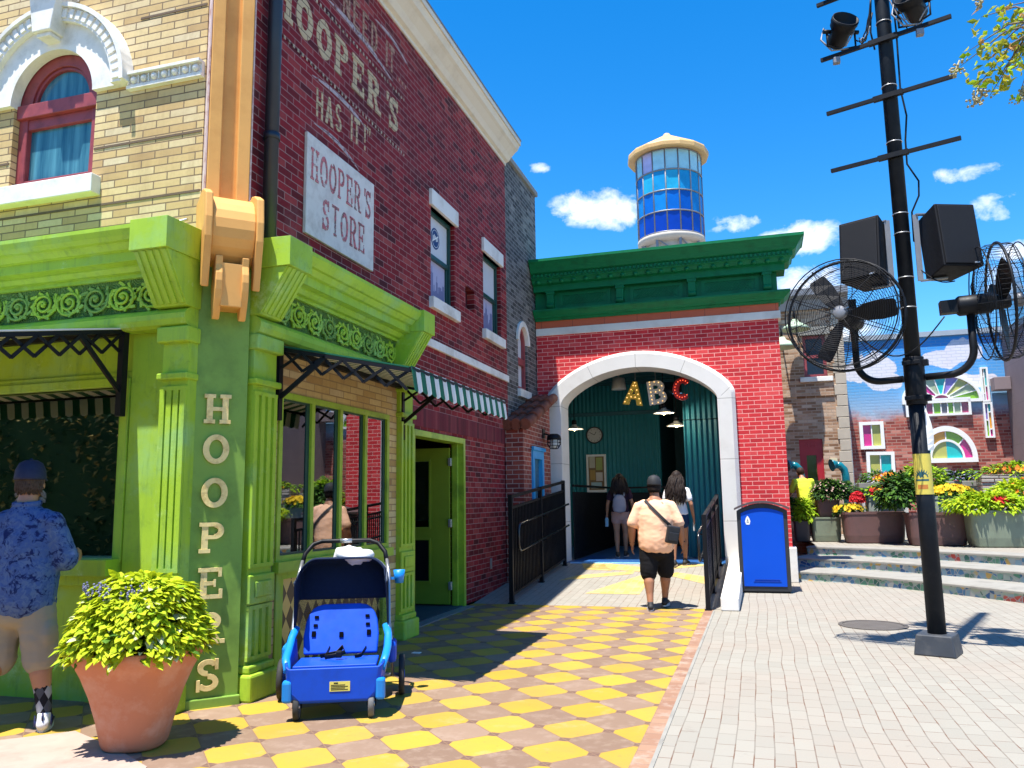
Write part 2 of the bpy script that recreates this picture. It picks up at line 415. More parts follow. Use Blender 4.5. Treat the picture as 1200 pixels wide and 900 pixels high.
for px, py, hw, hh, dens in [(1120,205,60,10,.5),(600,260,30,10,.5),(860,262,40,12,.55),(700,243,66,25,1),(716,252,36,24,1),(932,281,62,24,.95),(945,332,52,26,.9),(975,400,60,40,.8),(1166,243,30,17,.62),(1186,293,26,12,.75),(630,197,18,9,.62),(1180,330,30,22,.6)]:
    d = (aY(px, py, 10)-CAM).normalized(); a0 = math.atan2(d.x, d.y); e0 = math.asin(d.z)
    wa, we = hw/CF, hh/CF
    q = wn.math('ADD', wn.math('POWER', wn.math('DIVIDE', wn.math('SUBTRACT', az, a0), wa), 2), wn.math('POWER', wn.math('DIVIDE', wn.math('SUBTRACT', el, e0), we), 2))
    mk = wn.math('MULTIPLY', wn.math('SUBTRACT', 1.0, q, clamp=True), dens)
    tot = mk if tot is None else wn.math('MAXIMUM', tot, mk)
cl = wn.math('ADD', tot, wn.math('MULTIPLY', wn.math('SUBTRACT', nz, .5), 2.1))
cl = wn.math('ADD', cl, wn.math('MULTIPLY', wn.math('SUBTRACT', nz2, .5), .35))
cl = wn.math('MULTIPLY', wn.ramp(cl, [(.26, 0), (1.15, 1)]), wn.ramp(tot, [(0, 0), (.25, 1)]))
skc = wn.mix(cl, hs.outputs[0], (5.4, 5.6, 5.9))
nt.links.new(skc, bg.inputs['Color']); bg.inputs['Strength'].default_value = .112
sl = bpy.data.lights.new('sun', 'SUN'); sl.energy = 4.4; sl.angle = R(.53); sl.color = (1, .955, .89)
so = bpy.data.objects.new('sun', sl); COL.objects.link(so); so.rotation_euler = SUN.to_track_quat('Z', 'Y').to_euler(); so.location = (-5, -10, 30)
S.view_settings.view_transform = 'Standard'; S.view_settings.look = 'None'; S.view_settings.exposure = 1.3; S.view_settings.gamma = 1
# ------------------------------------------------------------------ ground
def pavers():
    n = N('pale_concrete_pavers'); x, y, z = n.xyz()
    wx = n.math('MULTIPLY', n.math('SUBTRACT', n.noise(.5, 2), .5), .10)
    v = n.vec(y, n.math('ADD', x, wx), 0)
    b = n.new('ShaderNodeTexBrick'); n.put(b.inputs['Vector'], v)
    for k, q in (('Scale',1),('Mortar Size',.0042),('Mortar Smooth',.3),('Brick Width',.225),('Row Height',.112)): b.inputs[k].default_value = q
    b.inputs['Color1'].default_value = (0,0,0,1); b.inputs['Color2'].default_value = (1,1,1,1)
    col = n.ramp(b.outputs['Color'], [(0,(.258,.242,.200)),(.5,(.276,.258,.213)),(1,(.293,.275,.228))])
    col = n.mix(n.math('MULTIPLY', n.noise(60, 4, .7), .45), col, (.21,.20,.18))
    st = n.ramp(n.noise(.55, 6, .62), [(.42, 0), (.7, 1)])
    col = n.mix(n.math('MULTIPLY', st, .55), col, (.28,.225,.18))
    fine = n.ramp(n.noise(4.5, 5, .7), [(.62, 0), (.74, 1)])
    col = n.mix(n.math('MULTIPLY', fine, .45), col, (.17,.14,.115))
    j = n.mix(n.ramp(n.noise(3.2, 4, .7), [(.45, 0), (.62, 1)]), (.185,.165,.135), (.13,.065,.038))
    col = n.mix(n.math('MULTIPLY', b.outputs['Fac'], .95), col, j)
    n.bump(n.math('ADD', n.math('SUBTRACT', 1, b.outputs['Fac']), n.math('MULTIPLY', n.noise(50, 4), .4)), .4, .006)
    return n.fin(col, .82, .25)
def checker():
    n = N('yellow_and_brown_diamond_tiles'); x, y, z = n.xyz()
    u = n.math('DIVIDE', n.math('ADD', x, .765), .228); v = n.math('DIVIDE', n.math('SUBTRACT', y, 5.03), .240)
    p = n.math('MULTIPLY', n.math('ADD', u, v), .5); q = n.math('MULTIPLY', n.math('SUBTRACT', u, v), .5)
    fp, fq = n.math('FLOOR', p), n.math('FLOOR', q)
    par = n.math('ABSOLUTE', n.math('MODULO', n.math('ADD', n.math('ADD', fp, fq), 100), 2))   # 1 -> yellow handled below
    dp = n.math('ABSOLUTE', n.math('SUBTRACT', p, n.math('ROUND', p))); dq = n.math('ABSOLUTE', n.math('SUBTRACT', q, n.math('ROUND', q)))
    dot = n.math('LESS_THAN', n.math('ADD', dp, dq), .135)
    gr = n.math('LESS_THAN', n.math('MINIMUM', dp, dq), .011)
    dgr = n.math('LESS_THAN', n.math('ABSOLUTE', n.math('SUBTRACT', n.math('ADD', dp, dq), .145)), .012)
    wn_ = n.new('ShaderNodeTexWhiteNoise'); n.put(wn_.inputs['Vector'], n.vec(fp, fq, 0)); rv = wn_.outputs['Value']
    ye = n.mix(rv, (.39,.245,.022), (.45,.30,.035)); br = n.mix(rv, (.185,.118,.08), (.26,.175,.12))
    g1 = n.noise(26, 5, .65); blot = n.ramp(n.noise(7, 5, .65), [(.5,0),(.72,1)])
    br = n.mix(n.math('MULTIPLY', blot, .55), br, (.34,.25,.19)); ye = n.mix(n.math('MULTIPLY', g1, .25), ye, (.32,.20,.03))
    yb = n.math('ADD', n.math('MULTIPLY', n.ramp(n.noise(2.1, 4), [(.4,0),(.7,1)]), .22), 0)
    ye = n.mix(yb, ye, (.36,.25,.09))
    col = n.mix(par, br, ye)
    col = n.mix(dot, col, (.13,.075,.06)); col = n.mix(gr, col, (.20,.12,.07)); col = n.mix(dgr, col, (.20,.12,.07))
    dirt = n.ramp(n.noise(1.1, 6, .65), [(.42,0),(.75,1)])
    col = n.mix(n.math('MULTIPLY', dirt, .34), col, (.19,.125,.075))
    sp = n.ramp(n.noise(17, 6, .75), [(.60,0),(.68,1)]); col = n.mix(n.math('MULTIPLY', sp, .35), col, (.15,.10,.065))
    wr = n.ramp(n.noise(3.3, 7, .7), [(.58,0),(.7,1)]); col = n.mix(n.math('MULTIPLY', wr, .28), col, (.42,.34,.24))
    n.bump(n.math('ADD', n.math('MULTIPLY', n.noise(40, 4), .4), n.math('SUBTRACT', 1, n.math('MAXIMUM', gr, dgr))), .3, .005)
    return n.fin(col, .62, .3)
M['pavers'] = pavers(); M['checker'] = checker()
tag(MB().box((-160,-160,-.5), (160,160,0)).build('ground', M['pavers']), kind='structure')
tag(MB().box((-14,-2,.0), (-.765,11.15,.004)).build('tile_paving', M['checker']), kind='structure')
pv = [aZ(*q) for q in ((-90,880),(88,858),(135,878),(172,900),(150,940),(-90,990))]  # pale sheet on the tiles; strong sun there is put into its colour
MP_ = paint('sun_painted_pinkish_tile', (.36,.275,.225), .8, .14, 5, .15, 40, .2, dirt=(.27,.20,.16), dscale=3)
tag(MB().prism([(p.x,p.y) for p in pv][::-1], (0,0,0.0), (1,0,0), (0,1,0), .0085).build('sun_painted_patch', MP_, clean=True), kind='structure')
def soldier(name, plane, stops, mortar, w_, ms=.006, **k):
    return bricks(name, plane, stops, mortar, w=w_, h=50, ms=ms, off=(0, 25), **k)
nb = N('brown_brick_border'); x, y, z = nb.xyz()
b_ = nb.new('ShaderNodeTexBrick'); nb.put(b_.inputs['Vector'], nb.vec(y, nb.math('ADD', x, 100.765), 0))
for k, q in (('Scale',1),('Mortar Size',.004),('Brick Width',.12),('Row Height',.5),('Bias',0)): b_.inputs[k].default_value = q
b_.offset = 0; b_.inputs['Color1'].default_value = (.22,.11,.065,1); b_.inputs['Color2'].default_value = (.31,.18,.11,1); b_.inputs['Mortar'].default_value = (.2,.12,.08,1)
M['border'] = nb.fin(nb.mix(nb.ramp(nb.noise(6,5,.7), [(.5,0),(.7,.7)]), b_.outputs['Color'], (.38,.31,.25)), .75)
tag(MB().box((-.765,-2,0), (-.66,11.15,.005)).build('paving_border', M['border']), kind='structure')
tag(MB().box((-.66,-2,0), (-.635,11.0,.006)).build('kerb_strip', M['step_stone']), kind='structure')
# ramp
RY0, RY1, RZ = 11.15, 14.85, .30
def rz(y): return max(0, min(RZ, (y-RY0)/(RY1-RY0)*RZ))
r_ = MB(); r_.add([(-4.0,RY0,-.1),(-.56,RY0,-.1),(-.56,RY1,-.1),(-4.0,RY1,-.1),(-4.0,RY0,.005),(-.56,RY0,.005),(-.56,RY1,RZ),(-4.0,RY1,RZ)],
    [(4,5,6,7),(0,1,5,4),(1,2,6,5),(3,0,4,7)])
tag(r_.build('ramp', M['pavers']), kind='structure')
def ymat():
    n = N('yellow_paving_bricks'); x, y, z = n.xyz()
    b = n.new('ShaderNodeTexBrick'); n.put(b.inputs['Vector'], n.vec(y, x, 0))
    for k, q in (('Scale',1),('Mortar Size',.005),('Brick Width',.225),('Row Height',.112)): b.inputs[k].default_value = q
    b.inputs['Color1'].default_value = (.46,.30,.06,1); b.inputs['Color2'].default_value = (.54,.38,.12,1); b.inputs['Mortar'].default_value = (.40,.30,.16,1)
    return n.fin(n.mix(n.ramp(n.noise(5,5,.7), [(.5,0),(.75,.5)]), b.outputs['Color'], (.45,.38,.27)), .8)
M['yellow_pave'] = ymat()
star = MB()
def rp(x, y): return (x, y, .004+(y-RY0)/(RY1-RY0)*(RZ-.005)+.005)
for poly in [[(-2.55,12.0),(-1.75,12.0),(-1.75,14.1)], [(-3.2,13.0),(-2.1,13.7),(-2.1,14.0),(-3.0,13.5)], [(-3.1,14.3),(-1.9,13.9),(-1.9,14.3),(-2.7,14.8)], [(-1.55,14.8),(-1.55,14.2),(-.75,14.8)], [(-1.5,13.6),(-.7,12.7),(-.7,13.4),(-1.4,13.9)], [(-3.2,14.82),(-2.8,14.82),(-2.5,14.0),(-3.0,14.1)]]:
    star.add([rp(*p) for p in poly], [tuple(range(len(poly)))])
tag(star.build('yellow_star_paving', M['yellow_pave'], clean=True), kind='structure')
# ------------------------------------------------------------------ letters built from strokes
def rect(a, b, c, d): return [(a,b),(c,b),(c,d),(a,d)]
def arc(cx, cy, rx, ry, t, a0, a1, n=14):
    a0, a1 = R(a0), R(a1); o = []; i = []
    for k in range(n+1):
        a = a0+(a1-a0)*k/n; c, s = math.cos(a), math.sin(a)
        o.append((cx+c*rx, cy+s*ry)); i.append((cx+c*(rx-t), cy+s*(ry-t*.8)))
    return ('arc', o, i)
def glyph(ch, t=.22, sf=.13, slab=True):
    g = []; h = t/2
    def serif(x, y): 
        if slab: g.append(rect(x-h-.09, y, x+h+.09, y+sf))
    if ch == 'H': g += [rect(.22-h,0,.22+h,1), rect(.78-h,0,.78+h,1), rect(.22,.5-sf/2,.78,.5+sf/2)]; [serif(x,y) for x in (.22,.78) for y in (0,1-sf)]
    elif ch == 'O': g += [arc(.5,.5,.47,.5,t,-180,0,18), arc(.5,.5,.47,.5,t,0,180,18)]
    elif ch in 'PRB':
        g += [rect(.22-h,0,.22+h,1), rect(.22,1-sf,.55,1), rect(.22,.45,.55,.45+sf), arc(.55,.725,.34,.275,t*.95,-90,90)]
        if ch == 'R': g += [[(.45,.47),(.62,.47),(.97,0),(.70,0)]]; serif(.84,0)
        if ch == 'B': g += [rect(.22,0,.58,sf), arc(.58,.29,.36,.29,t*.95,-90,90)]
        serif(.22,0); serif(.22,1-sf)
    elif ch == 'E':
        g += [rect(.24-h,0,.24+h,1), rect(.24,1-sf,.86,1), rect(.24,0,.9,sf), rect(.24,.5-sf/2,.66,.5+sf/2)]
        if slab: g += [rect(.74,.7,.86,1), rect(.78,0,.9,.3), rect(.58,.38,.66,.62)]; serif(.24,0); serif(.24,1-sf)
    elif ch == 'S':
        g += [arc(.5,.735,.36,.265,t*.9,20,270), arc(.5,.27,.38,.27,t*.9,-160,90)]
        if slab: g += [rect(.74,.66,.86,1), rect(.12,0,.24,.36)]
    elif ch == 'N':
        g += [rect(.18-h*.8,0,.18+h*.8,1), rect(.82-h*.8,0,.82+h*.8,1), [(.10,1),(.36,1),(.90,0),(.64,0)]]; serif(.18,0); serif(.82,1-sf); serif(.18,1-sf)
    elif ch == 'D': g += [rect(.22-h,0,.22+h,1), rect(.22,1-sf,.45,1), rect(.22,0,.45,sf), arc(.45,.5,.45,.5,t,-90,90)]
    elif ch == 'I': g += [rect(.5-h,0,.5+h,1)]; serif(.5,0); serif(.5,1-sf)
    elif ch == 'T': g += [rect(.5-h,0,.5+h,1), rect(.08,1-sf*1.2,.92,1)]; serif(.5,0)
    elif ch == 'A': g += [[(.02,0),(.30,0),(.60,1),(.40,1)], [(.70,0),(.98,0),(.60,1),(.42,1)], rect(.25,.25,.75,.25+sf)]
    elif ch == 'C': g += [arc(.52,.5,.45,.5,t,45,315,26)]
    elif ch == "'": g += [[(.4,.72),(.5,.72),(.62,1),(.38,1)]]
    elif ch == '!': g += [[(.44,.3),(.56,.3),(.62,1),(.38,1)], rect(.42,0,.58,.16)]
    elif ch == '.': g += [rect(.4,0,.58,.16)]
    elif ch == '"': g += [[(.28,.72),(.36,.72),(.44,1),(.24,1)], [(.58,.72),(.66,.72),(.74,1),(.54,1)]]
    return g
ADV = {"'": .42, '!': .5, '.': .42, 'I': .62, ' ': .5, '"': .7}
def glyph_to(mb, ch, o, u, v, w, h, d, back=0, **k):
    o, u, v = V(o), V(u), V(v)
    for i, g in enumerate(glyph(ch, **k)):
        dd = d+i*.0007
        if isinstance(g, tuple):
            _, a, b = g; U, Vv = u*w, v*h; n = u.cross(v).normalized()
            for q in range(len(a)-1):
                poly = [a[q], a[q+1], b[q+1], b[q]]
                mb.prism([(p[0]*w, p[1]*h) for p in poly[::-1]], o, u, v, dd, back)
        else: mb.prism([(p[0]*w, p[1]*h) for p in g], o, u, v, dd, back)
def text_to(mb, s, o, u, v, w, h, d, gap=.12, jit=0, **k):
    x = 0; o = V(o); u = V(u)
    for ch in s:
        if ch != ' ': glyph_to(mb, ch, o+u*x+V(v)*(rnd.uniform(-jit, jit)), u, v, w, h, d, **k)
        x += w*(ADV.get(ch, 1)+gap)
    return x
# ------------------------------------------------------------------ walls with openings
def wall(mb, ax, pos, thick, a0, a1, z0, z1, holes=(), reveal=None):
    """wall whose front lies on x = pos (ax 'x', facing +x) or y = pos (ax 'y', facing -y)"""
    us = sorted({a0, a1} | {h[i] for h in holes for i in (0, 1) if a0 <= h[i] <= a1})
    zs = sorted({z0, z1} | {h[i] for h in holes for i in (2, 3) if z0 <= h[i] <= z1})
    def P(u, z, d): return (pos-d, u, z) if ax == 'x' else (u, pos+d, z)
    def hole(u, z): return any(h[0] < u < h[1] and h[2] < z < h[3] for h in holes)
    for i in range(len(us)-1):
        for j in range(len(zs)-1):
            u0, u1, w0, w1 = us[i], us[i+1], zs[j], zs[j+1]
            if hole((u0+u1)/2, (w0+w1)/2): continue
            f = [P(u0,w0,0),P(u1,w0,0),P(u1,w1,0),P(u0,w1,0)]; mb.quad(*f)
            mb.quad(*[P(u0,w0,thick),P(u0,w1,thick),P(u1,w1,thick),P(u1,w0,thick)])
            def edge(inside, p, q, flip):
                if inside: return
            def solid(u, z): return a0 < u < a1 and z0 < z < z1 and not hole(u, z)
            e = 1e-4
            um, wm = (u0+u1)/2, (w0+w1)/2
            for (uu, ww, p, q) in ((um,w0-e,(u0,w0),(u1,w0)),(um,w1+e,(u1,w1),(u0,w1)),(u0-e,wm,(u0,w1),(u0,w0)),(u1+e,wm,(u1,w0),(u1,w1))):
                if not solid(uu, ww): mb.quad(P(*p,0),P(*p,thick),P(*q,thick),P(*q,0))
    return mb
def extr(mb, prof, ax, a0, a1, caps=True):
    """profile of (out, z) swept along an axis; out is x for ax 'y' sweep, -y for ax 'x' sweep"""
    k = len(prof)
    def P(o, z, t): return (o, t, z) if ax == 'y' else (t, o, z)
    A = [P(o, z, a0) for o, z in prof]; B = [P(o, z, a1) for o, z in prof]
    fs = [(i, (i+1) % k, (i+1) % k+k, i+k) for i in range(k)]
    if caps: fs += [tuple(range(k))[::-1], tuple(range(k, 2*k))]
    return mb.add(A+B, fs)
# ------------------------------------------------------------------ the corner store
ST = thing('store_building', (-4.0, 5.3, 0), 'corner store of yellow and dark red brick with a lime green ground floor shopfront', 'building')
W1 = (9.58, 10.46, 4.12, 5.38); W2 = (11.72, 12.62, 4.12, 5.38); DR = (8.95, 10.78, 0, 2.33); VT = (10.90, 11.30, 4.28, 4.62)
b = wall(MB(), 'x', -4.0, .22, 5.5, 12.95, 2.62, 7.35, [W1, W2, VT])
wall(b, 'x', -4.0, .22, 8.42, 12.95, 0, 2.38, [DR])
b.build('red_brick_wall', M['red_brick'], ST)
M['red_soldier'] = soldier('upright_red_brick_course', 'x', [(0,(.10,.008,.016)),(.5,(.20,.016,.03)),(1,(.30,.05,.055))], (.13,.02,.028), .078, .004, dscale=.8)
b = wall(MB(), 'x', -3.992, .2, 8.42, 12.95, 2.38, 2.62); b.build('soldier_brick_course', M['red_soldier'], ST)
b = MB().box((-4.1,8.5,3.44),(-3.965,12.95,3.55)); b.build('string_course', M['white_stone'], ST, bevel=.006)
b = MB().box((-4.3,10.9,4.28),(-4.12,11.3,4.62))
b.build('vent_recess', paint('dark_red_vent_metal', (.07,.006,.01), .6, .2, 20, .2), ST)
b = MB(); extr(b, [(-4.1,7.33),(-3.98,7.33),(-3.98,7.38),(-3.93,7.40),(-3.88,7.47),(-3.80,7.55),(-3.76,7.58),(-3.72,7.66),(-3.70,7.66),(-3.70,7.74),(-4.4,7.74),(-4.4,7.6),(-4.1,7.6)], 'y', 5.3, 12.98)
b.build('roof_cornice', M['cream_cornice'], ST)
b = MB().box((-3.69,5.3,7.742),(-4.5,12.99,7.765)); b.build('roof_flashing', M['grey_metal'], ST)
# roof, back walls and floor of the store
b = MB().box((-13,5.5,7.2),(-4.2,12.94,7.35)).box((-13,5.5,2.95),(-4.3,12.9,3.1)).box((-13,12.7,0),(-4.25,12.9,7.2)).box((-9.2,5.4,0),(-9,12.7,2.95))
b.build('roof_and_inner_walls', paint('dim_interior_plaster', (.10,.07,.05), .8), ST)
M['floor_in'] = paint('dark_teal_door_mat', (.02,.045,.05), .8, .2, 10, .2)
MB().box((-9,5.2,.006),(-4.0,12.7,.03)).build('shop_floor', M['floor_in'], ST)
MB().box((-4.0,8.9,.006),(-3.86,10.8,.02)).build('door_threshold', M['grey_metal'], ST)
# sash windows of the red wall
M['board_white'] = paint('white_window_board', (.56,.57,.59), .5, .05, 5, .02)
M['print_lav'] = paint('lavender_window_print', (.42,.40,.55), .5, .1, 5, .02)
M['print_city'] = paint('violet_skyline_print', (.17,.17,.30), .5, .15, 20, .02)
def sash_window(y0, y1, z0, z1, sticker):
    f = MB(); X = -4.06; t = .055
    for a, c in (((X-.08,y0,z0),(X,y0+t,z1)),((X-.08,y1-t,z0),(X,y1,z1)),((X-.08,y0+t,z1-t),(X,y1-t,z1)),((X-.08,y0+t,z0),(X,y1-t,z0+t))): f.box(a, c)
    zm = (z0+z1)/2
    f.box((X-.06,y0+t,zm-.03),(X-.012,y1-t,zm+.03)); f.box((X-.075,y0+t,z0+t),(X-.03,y0+t+.03,zm-.03)); f.box((X-.075,y1-t-.03,z0+t),(X-.03,y1-t,zm-.03))
    w_ = f.build('window', M['dark_green'], ST, bevel=.004)
    def sub(n, mb, mt): return mb.build(n, mt, w_)
    ul = root_loc(w_)
    MBx = MB().box((X-.05,y0+t,zm+.03),(X-.04,y1-t,z1-t)); sub('upper_pane', MBx, M['board_white'])
    sub('lower_pane', MB().box((X-.07,y0+t,z0+t),(X-.062,y1-t,zm-.03)), M['print_lav'])
    s = MB(); yy = y0+t+.03
    while yy < y1-t-.1:
        ww = rnd.uniform(.04,.1); hh = rnd.uniform(.12,.40); s.box((X-.062,yy,z0+t),(X-.0585-rnd.random()*.001,yy+ww,z0+t+hh))
        if rnd.random() < .4: s.box((X-.062,yy+ww*.4,z0+t+hh),(X-.0588,yy+ww*.6,z0+t+hh+.09))
        yy += ww*.85
    sub('skyline_print', s, M['print_city'])
    if sticker:
        c = V((X-.039,(y0+y1)/2-.05,zm+.30))
        s = MB().prism([(math.cos(a*math.pi/16)*.15, math.sin(a*math.pi/16)*.15) for a in range(32)], c, (0,1,0), (0,0,1), .003, .002); sub('round_sticker', s, paint('navy_sticker', (.01,.035,.13), .5, .05, 5, 0))
        s = MB().ring(c+V((.004,0,0)), (0,1,0),(0,0,1), .118,.125, 0, 2*math.pi, .001, 0)
        pts = [(-.10,-.02),(-.07,.03),(-.045,-.01),(-.03,.04),(-.01,.0),(.01,.05),(.03,-.005),(.05,.045),(.06,.0),(.10,.03),(.06,-.035),(.03,-.03),(.0,-.05),(-.03,-.03),(-.06,-.05)]
        for q in range(5): s.prism(rect(-.085+q*.036,-.035+((q*7)%3)*.012,-.062+q*.036,.03+((q*5)%3)*.012), c+V((.004,0,0)), (0,1,0), (0,0,1), .001)
        s.prism([(-.11,-.05),(.09,.06),(.10,.048),(-.09,-.06)], c+V((.0055,0,0)), (0,1,0),(0,0,1), .001)
        sub('sticker_lettering', s, M['white'])
    sub('lintel', MB().rbox((-4.1,y0-.06,z1),(-3.955,y1+.06,z1+.22), .006), M['white_stone'])
    sub('sill', MB().rbox((-4.2,y0-.06,z0-.15),(-3.93,y1+.06,z0), .006), M['white_stone'])
sash_window(*W1, True); sash_window(*W2, False)
# door
fr = MB(); t = .075
fr.box((-4.16,DR[0],.02),(-3.97,DR[0]+t,2.33)).box((-4.16,DR[1]-t,.02),(-3.97,DR[1],2.33)).box((-4.16,DR[0]+t,2.33-t),(-3.97,DR[1]-t,2.33))
fr.box((-4.13,DR[1]-t-.05,.02),(-4.05,DR[1]-t,2.33-t)).box((-4.13,DR[0]+t,.02),(-4.05,DR[0]+t+.04,2.33-t))
fr.build('door_frame', M['green_trim'], ST, bevel=.004)
D_ = MB(); dy = 10.62; x0, x1 = -5.12, -4.16
wall(D_, 'y', dy, .05, x0, x1, .05, 2.2, [(x0+.14,x1-.30,1.10,2.02),(x0+.14,x1-.30,.36,.92)])
D_.box((x0+.12,dy-.012,1.075),(x1-.28,dy,1.10)).box((x0+.12,dy-.012,.92),(x1-.28,dy,.945)).box((x0+.12,dy-.012,.335),(x1-.28,dy,.36)).box((x0+.12,dy-.012,2.02),(x1-.28,dy,2.045)).box((x1-.30,dy-.012,.36),(x1-.275,dy,.92)).box((x1-.30,dy-.012,1.10),(x1-.275,dy,2.02))
dr = D_.build('door', paint('olive_lime_door_paint', (.20,.30,.025), .42, .15, 4, .04), ST)
MB().box((x0+.14,dy+.02,1.10),(x1-.3,dy+.026,2.02)).build('door_glass', M['glass_dark'], dr)
MB().box((x0+.14,dy+.02,.36),(x1-.3,dy+.03,.92)).build('door_panel', M['black'], dr)
for (pa, pb, za, zb, c) in ((.16,.40,1.72,1.98,(.30,.07,.03)),(.18,.42,1.30,1.55,(.04,.20,.07)),(.44,.60,1.42,1.80,(.10,.05,.16)),(.22,.34,1.56,1.69,(.5,.42,.3))):
    MB().box((x0+pa,dy+.028,za),(x0+pb*.86+.06,dy+.034,zb)).build('door_poster', paint('door_poster_ink', c, .5, .5, 22, 0), dr)
for zz in (.3, 1.15, 2.0): MB().rbox((-4.165,dy-.03,zz-.055),(-4.12,dy+.02,zz+.055), .006).build('hinge', M['steel'], dr)
MB().rbox((-4.0,11.9,.42),(-3.985,11.98,.58), .006).build('outlet_cover', M['grey_metal'], ST)
# ---- yellow brick upper front, rusticated in courses
Yw = 5.30
WX0, WX1, WZ0, SPZ, WR = -6.29, -5.40, 4.27, 5.06, .445
wcx = (WX0+WX1)/2
b = MB(); z = 3.42
grooves = [4.0, 4.52, 5.66, 6.2, 6.75, 7.3]
wall(b, 'y', Yw, .2, -14, -4.25, 3.3, 9.2, [(WX0-.02,WX1+.02,WZ0,SPZ+WR+.1)])
# spandrel that closes the square hole down to the arch
for k in range(24):
    a, c = math.pi*k/24, math.pi*(k+1)/24
    b.quad((wcx+math.cos(a)*.46,Yw-.001,SPZ+math.sin(a)*.46),(wcx+math.cos(a)*.60,Yw-.001,SPZ+math.sin(a)*.60),(wcx+math.cos(c)*.60,Yw-.001,SPZ+math.sin(c)*.60),(wcx+math.cos(c)*.46,Yw-.001,SPZ+math.sin(c)*.46))
b.build('yellow_brick_wall', M['yellow_brick_y'], ST)
gm = paint('groove_shade_mortar', (.12,.08,.05), .9)  # mortar strips stand proud; the shade of recessed grooves is in their dark colour
b = MB()
for g in grooves:
    if 4.2 < g < 5.0: b.box((-14,Yw-.006,g),(WX0-.03,Yw+.01,g+.020)).box((WX1+.03,Yw-.006,g),(-4.26,Yw+.01,g+.020))
    elif g > 5.0 and g < 6.1: b.box((-14,Yw-.006,g),(wcx-.9,Yw+.01,g+.020)).box((wcx+.9,Yw-.006,g),(-4.26,Yw+.01,g+.020))
    else: b.box((-14,Yw-.006,g),(-4.26,Yw+.01,g+.020))
b.build('groove_shade_course', gm, ST)
# band and arch trim
M['trim_white'] = paint('grey_white_painted_plaster', (.72,.71,.67), .6, .1, 6, .1, 40, .3, dirt=(.54,.53,.48), dscale=5)
b = MB(); 
for xa, xb in ((-4.26,-5.02),(-6.66,-14)):
    b.box((xa,Yw-.05,5.0),(xb,Yw,5.03)).box((xa,Yw-.08,5.115),(xb,Yw,5.14)).box((xa,Yw-.035,5.03),(xb,Yw,5.115))
    n_ = int(abs(xb-xa)/.105)
    for k in range(min(n_, 40)):
        cx = max(xa,xb)-.055-k*.105; b.sph((cx,Yw-.04,5.075), .034, 8, 6, (1,.9,1)); b.bar((cx-.052,Yw-.04,5.04),(cx-.052,Yw-.04,5.11),.012,.03)
b.build('egg_moulding_band', M['trim_white'], ST)
b = MB().ring((wcx,Yw,SPZ),(1,0,0),(0,0,1), .46,.70, 0, math.pi, .05, .05, 32)
b.box((WX0-.255,Yw-.05,4.27),(WX0-.0,Yw+.04,SPZ)) if False else None
b.build('arch_face', M['trim_white'], ST)
b = MB().ring((wcx,Yw,SPZ),(1,0,0),(0,0,1), .70,.82, 0, math.pi, .10, .05, 32).ring((wcx,Yw,SPZ),(1,0,0),(0,0,1), .82,.86, 0, math.pi, .135, .05, 32)
for k in range(29):
    a = R(4+k*6.15); b.obox((wcx+math.cos(a)*.765,Yw-.105,SPZ+math.sin(a)*.765), (math.cos(a),0,math.sin(a)), (0,1,0), (-math.sin(a),0,math.cos(a)), .042,.010,.024)
b.build('arch_moulding', M['trim_white'], ST)
b = MB().prism([(-.10,.56),(.10,.56),(.16,.92),(-.16,.92)], (wcx,Yw,SPZ), (1,0,0),(0,0,1), .20, .02).prism([(-.20,.92),(.20,.92),(.20,.98),(-.20,.98)], (wcx,Yw,SPZ), (1,0,0),(0,0,1), .25, .02).prism([(-.075,.52),(.075,.52),(.075,.56),(-.075,.56)], (wcx,Yw,SPZ), (1,0,0),(0,0,1), .17, .02)
b.build('keystone', M['trim_white'], ST, bevel=.008)
f = MB(); Fy = Yw+.06
f.box((WX0-.02,Fy,WZ0),(WX0+.08,Fy+.08,SPZ)).box((WX1-.08,Fy,WZ0),(WX1+.02,Fy+.08,SPZ)).box((WX0+.08,Fy,WZ0),(WX1-.08,Fy+.08,WZ0+.10)).box((WX0-.02,Fy-.035,SPZ-.10),(WX1+.02,Fy+.08,SPZ+.03)).box((WX0+.08,Fy+.01,SPZ-.20),(WX1-.08,Fy+.08,SPZ-.10))
f.ring((wcx,Fy,SPZ+.03),(1,0,0),(0,0,1), .33,.47, 0, math.pi, 0, .08, 28).ring((wcx,Fy+.02,SPZ+.03),(1,0,0),(0,0,1), .30,.33, 0, math.pi, 0, .05, 28)
aw = f.build('arched_window', M['maroon'], ST, bevel=.006)
n = N('curtain_lined_window_glass'); x, y, z = n.xyz(); fo = n.noise(1, 4, .6, n.vec(n.math('MULTIPLY', x, 14), 0, n.math('MULTIPLY', z, .8)))
gl_ = n.fin(n.mix(n.ramp(fo, [(.35,0),(.65,1)]), (.018,.085,.13), (.08,.24,.29)), .07, .5)
MB().box((WX0+.07,Fy+.05,WZ0+.08),(WX1-.07,Fy+.055,SPZ+.42)).build('window_glass', gl_, aw)
M['curtain'] = paint('blue_grey_curtain', (.07,.22,.30), .8, .1, 3, 0)
c_ = MB(); nn = 40
pts = [(WX0+.1+(WX1-WX0-.2)*k/nn, Fy+.10+.025*math.sin(k*1.3)+.012*math.sin(k*.47)) for k in range(nn+1)]
for k in range(nn): c_.quad((*pts[k],WZ0),(*pts[k+1],WZ0),(*pts[k+1],SPZ+.5),(*pts[k],SPZ+.5))
for q in range(len(c_.sm)): c_.sm[q] = True
c_.build('curtain', M['curtain'], aw, clean=True)
MB().box((WX0-.3,Fy+.35,3.5),(WX1+.3,Fy+.4,5.9)).build('window_backing', M['black'], aw)
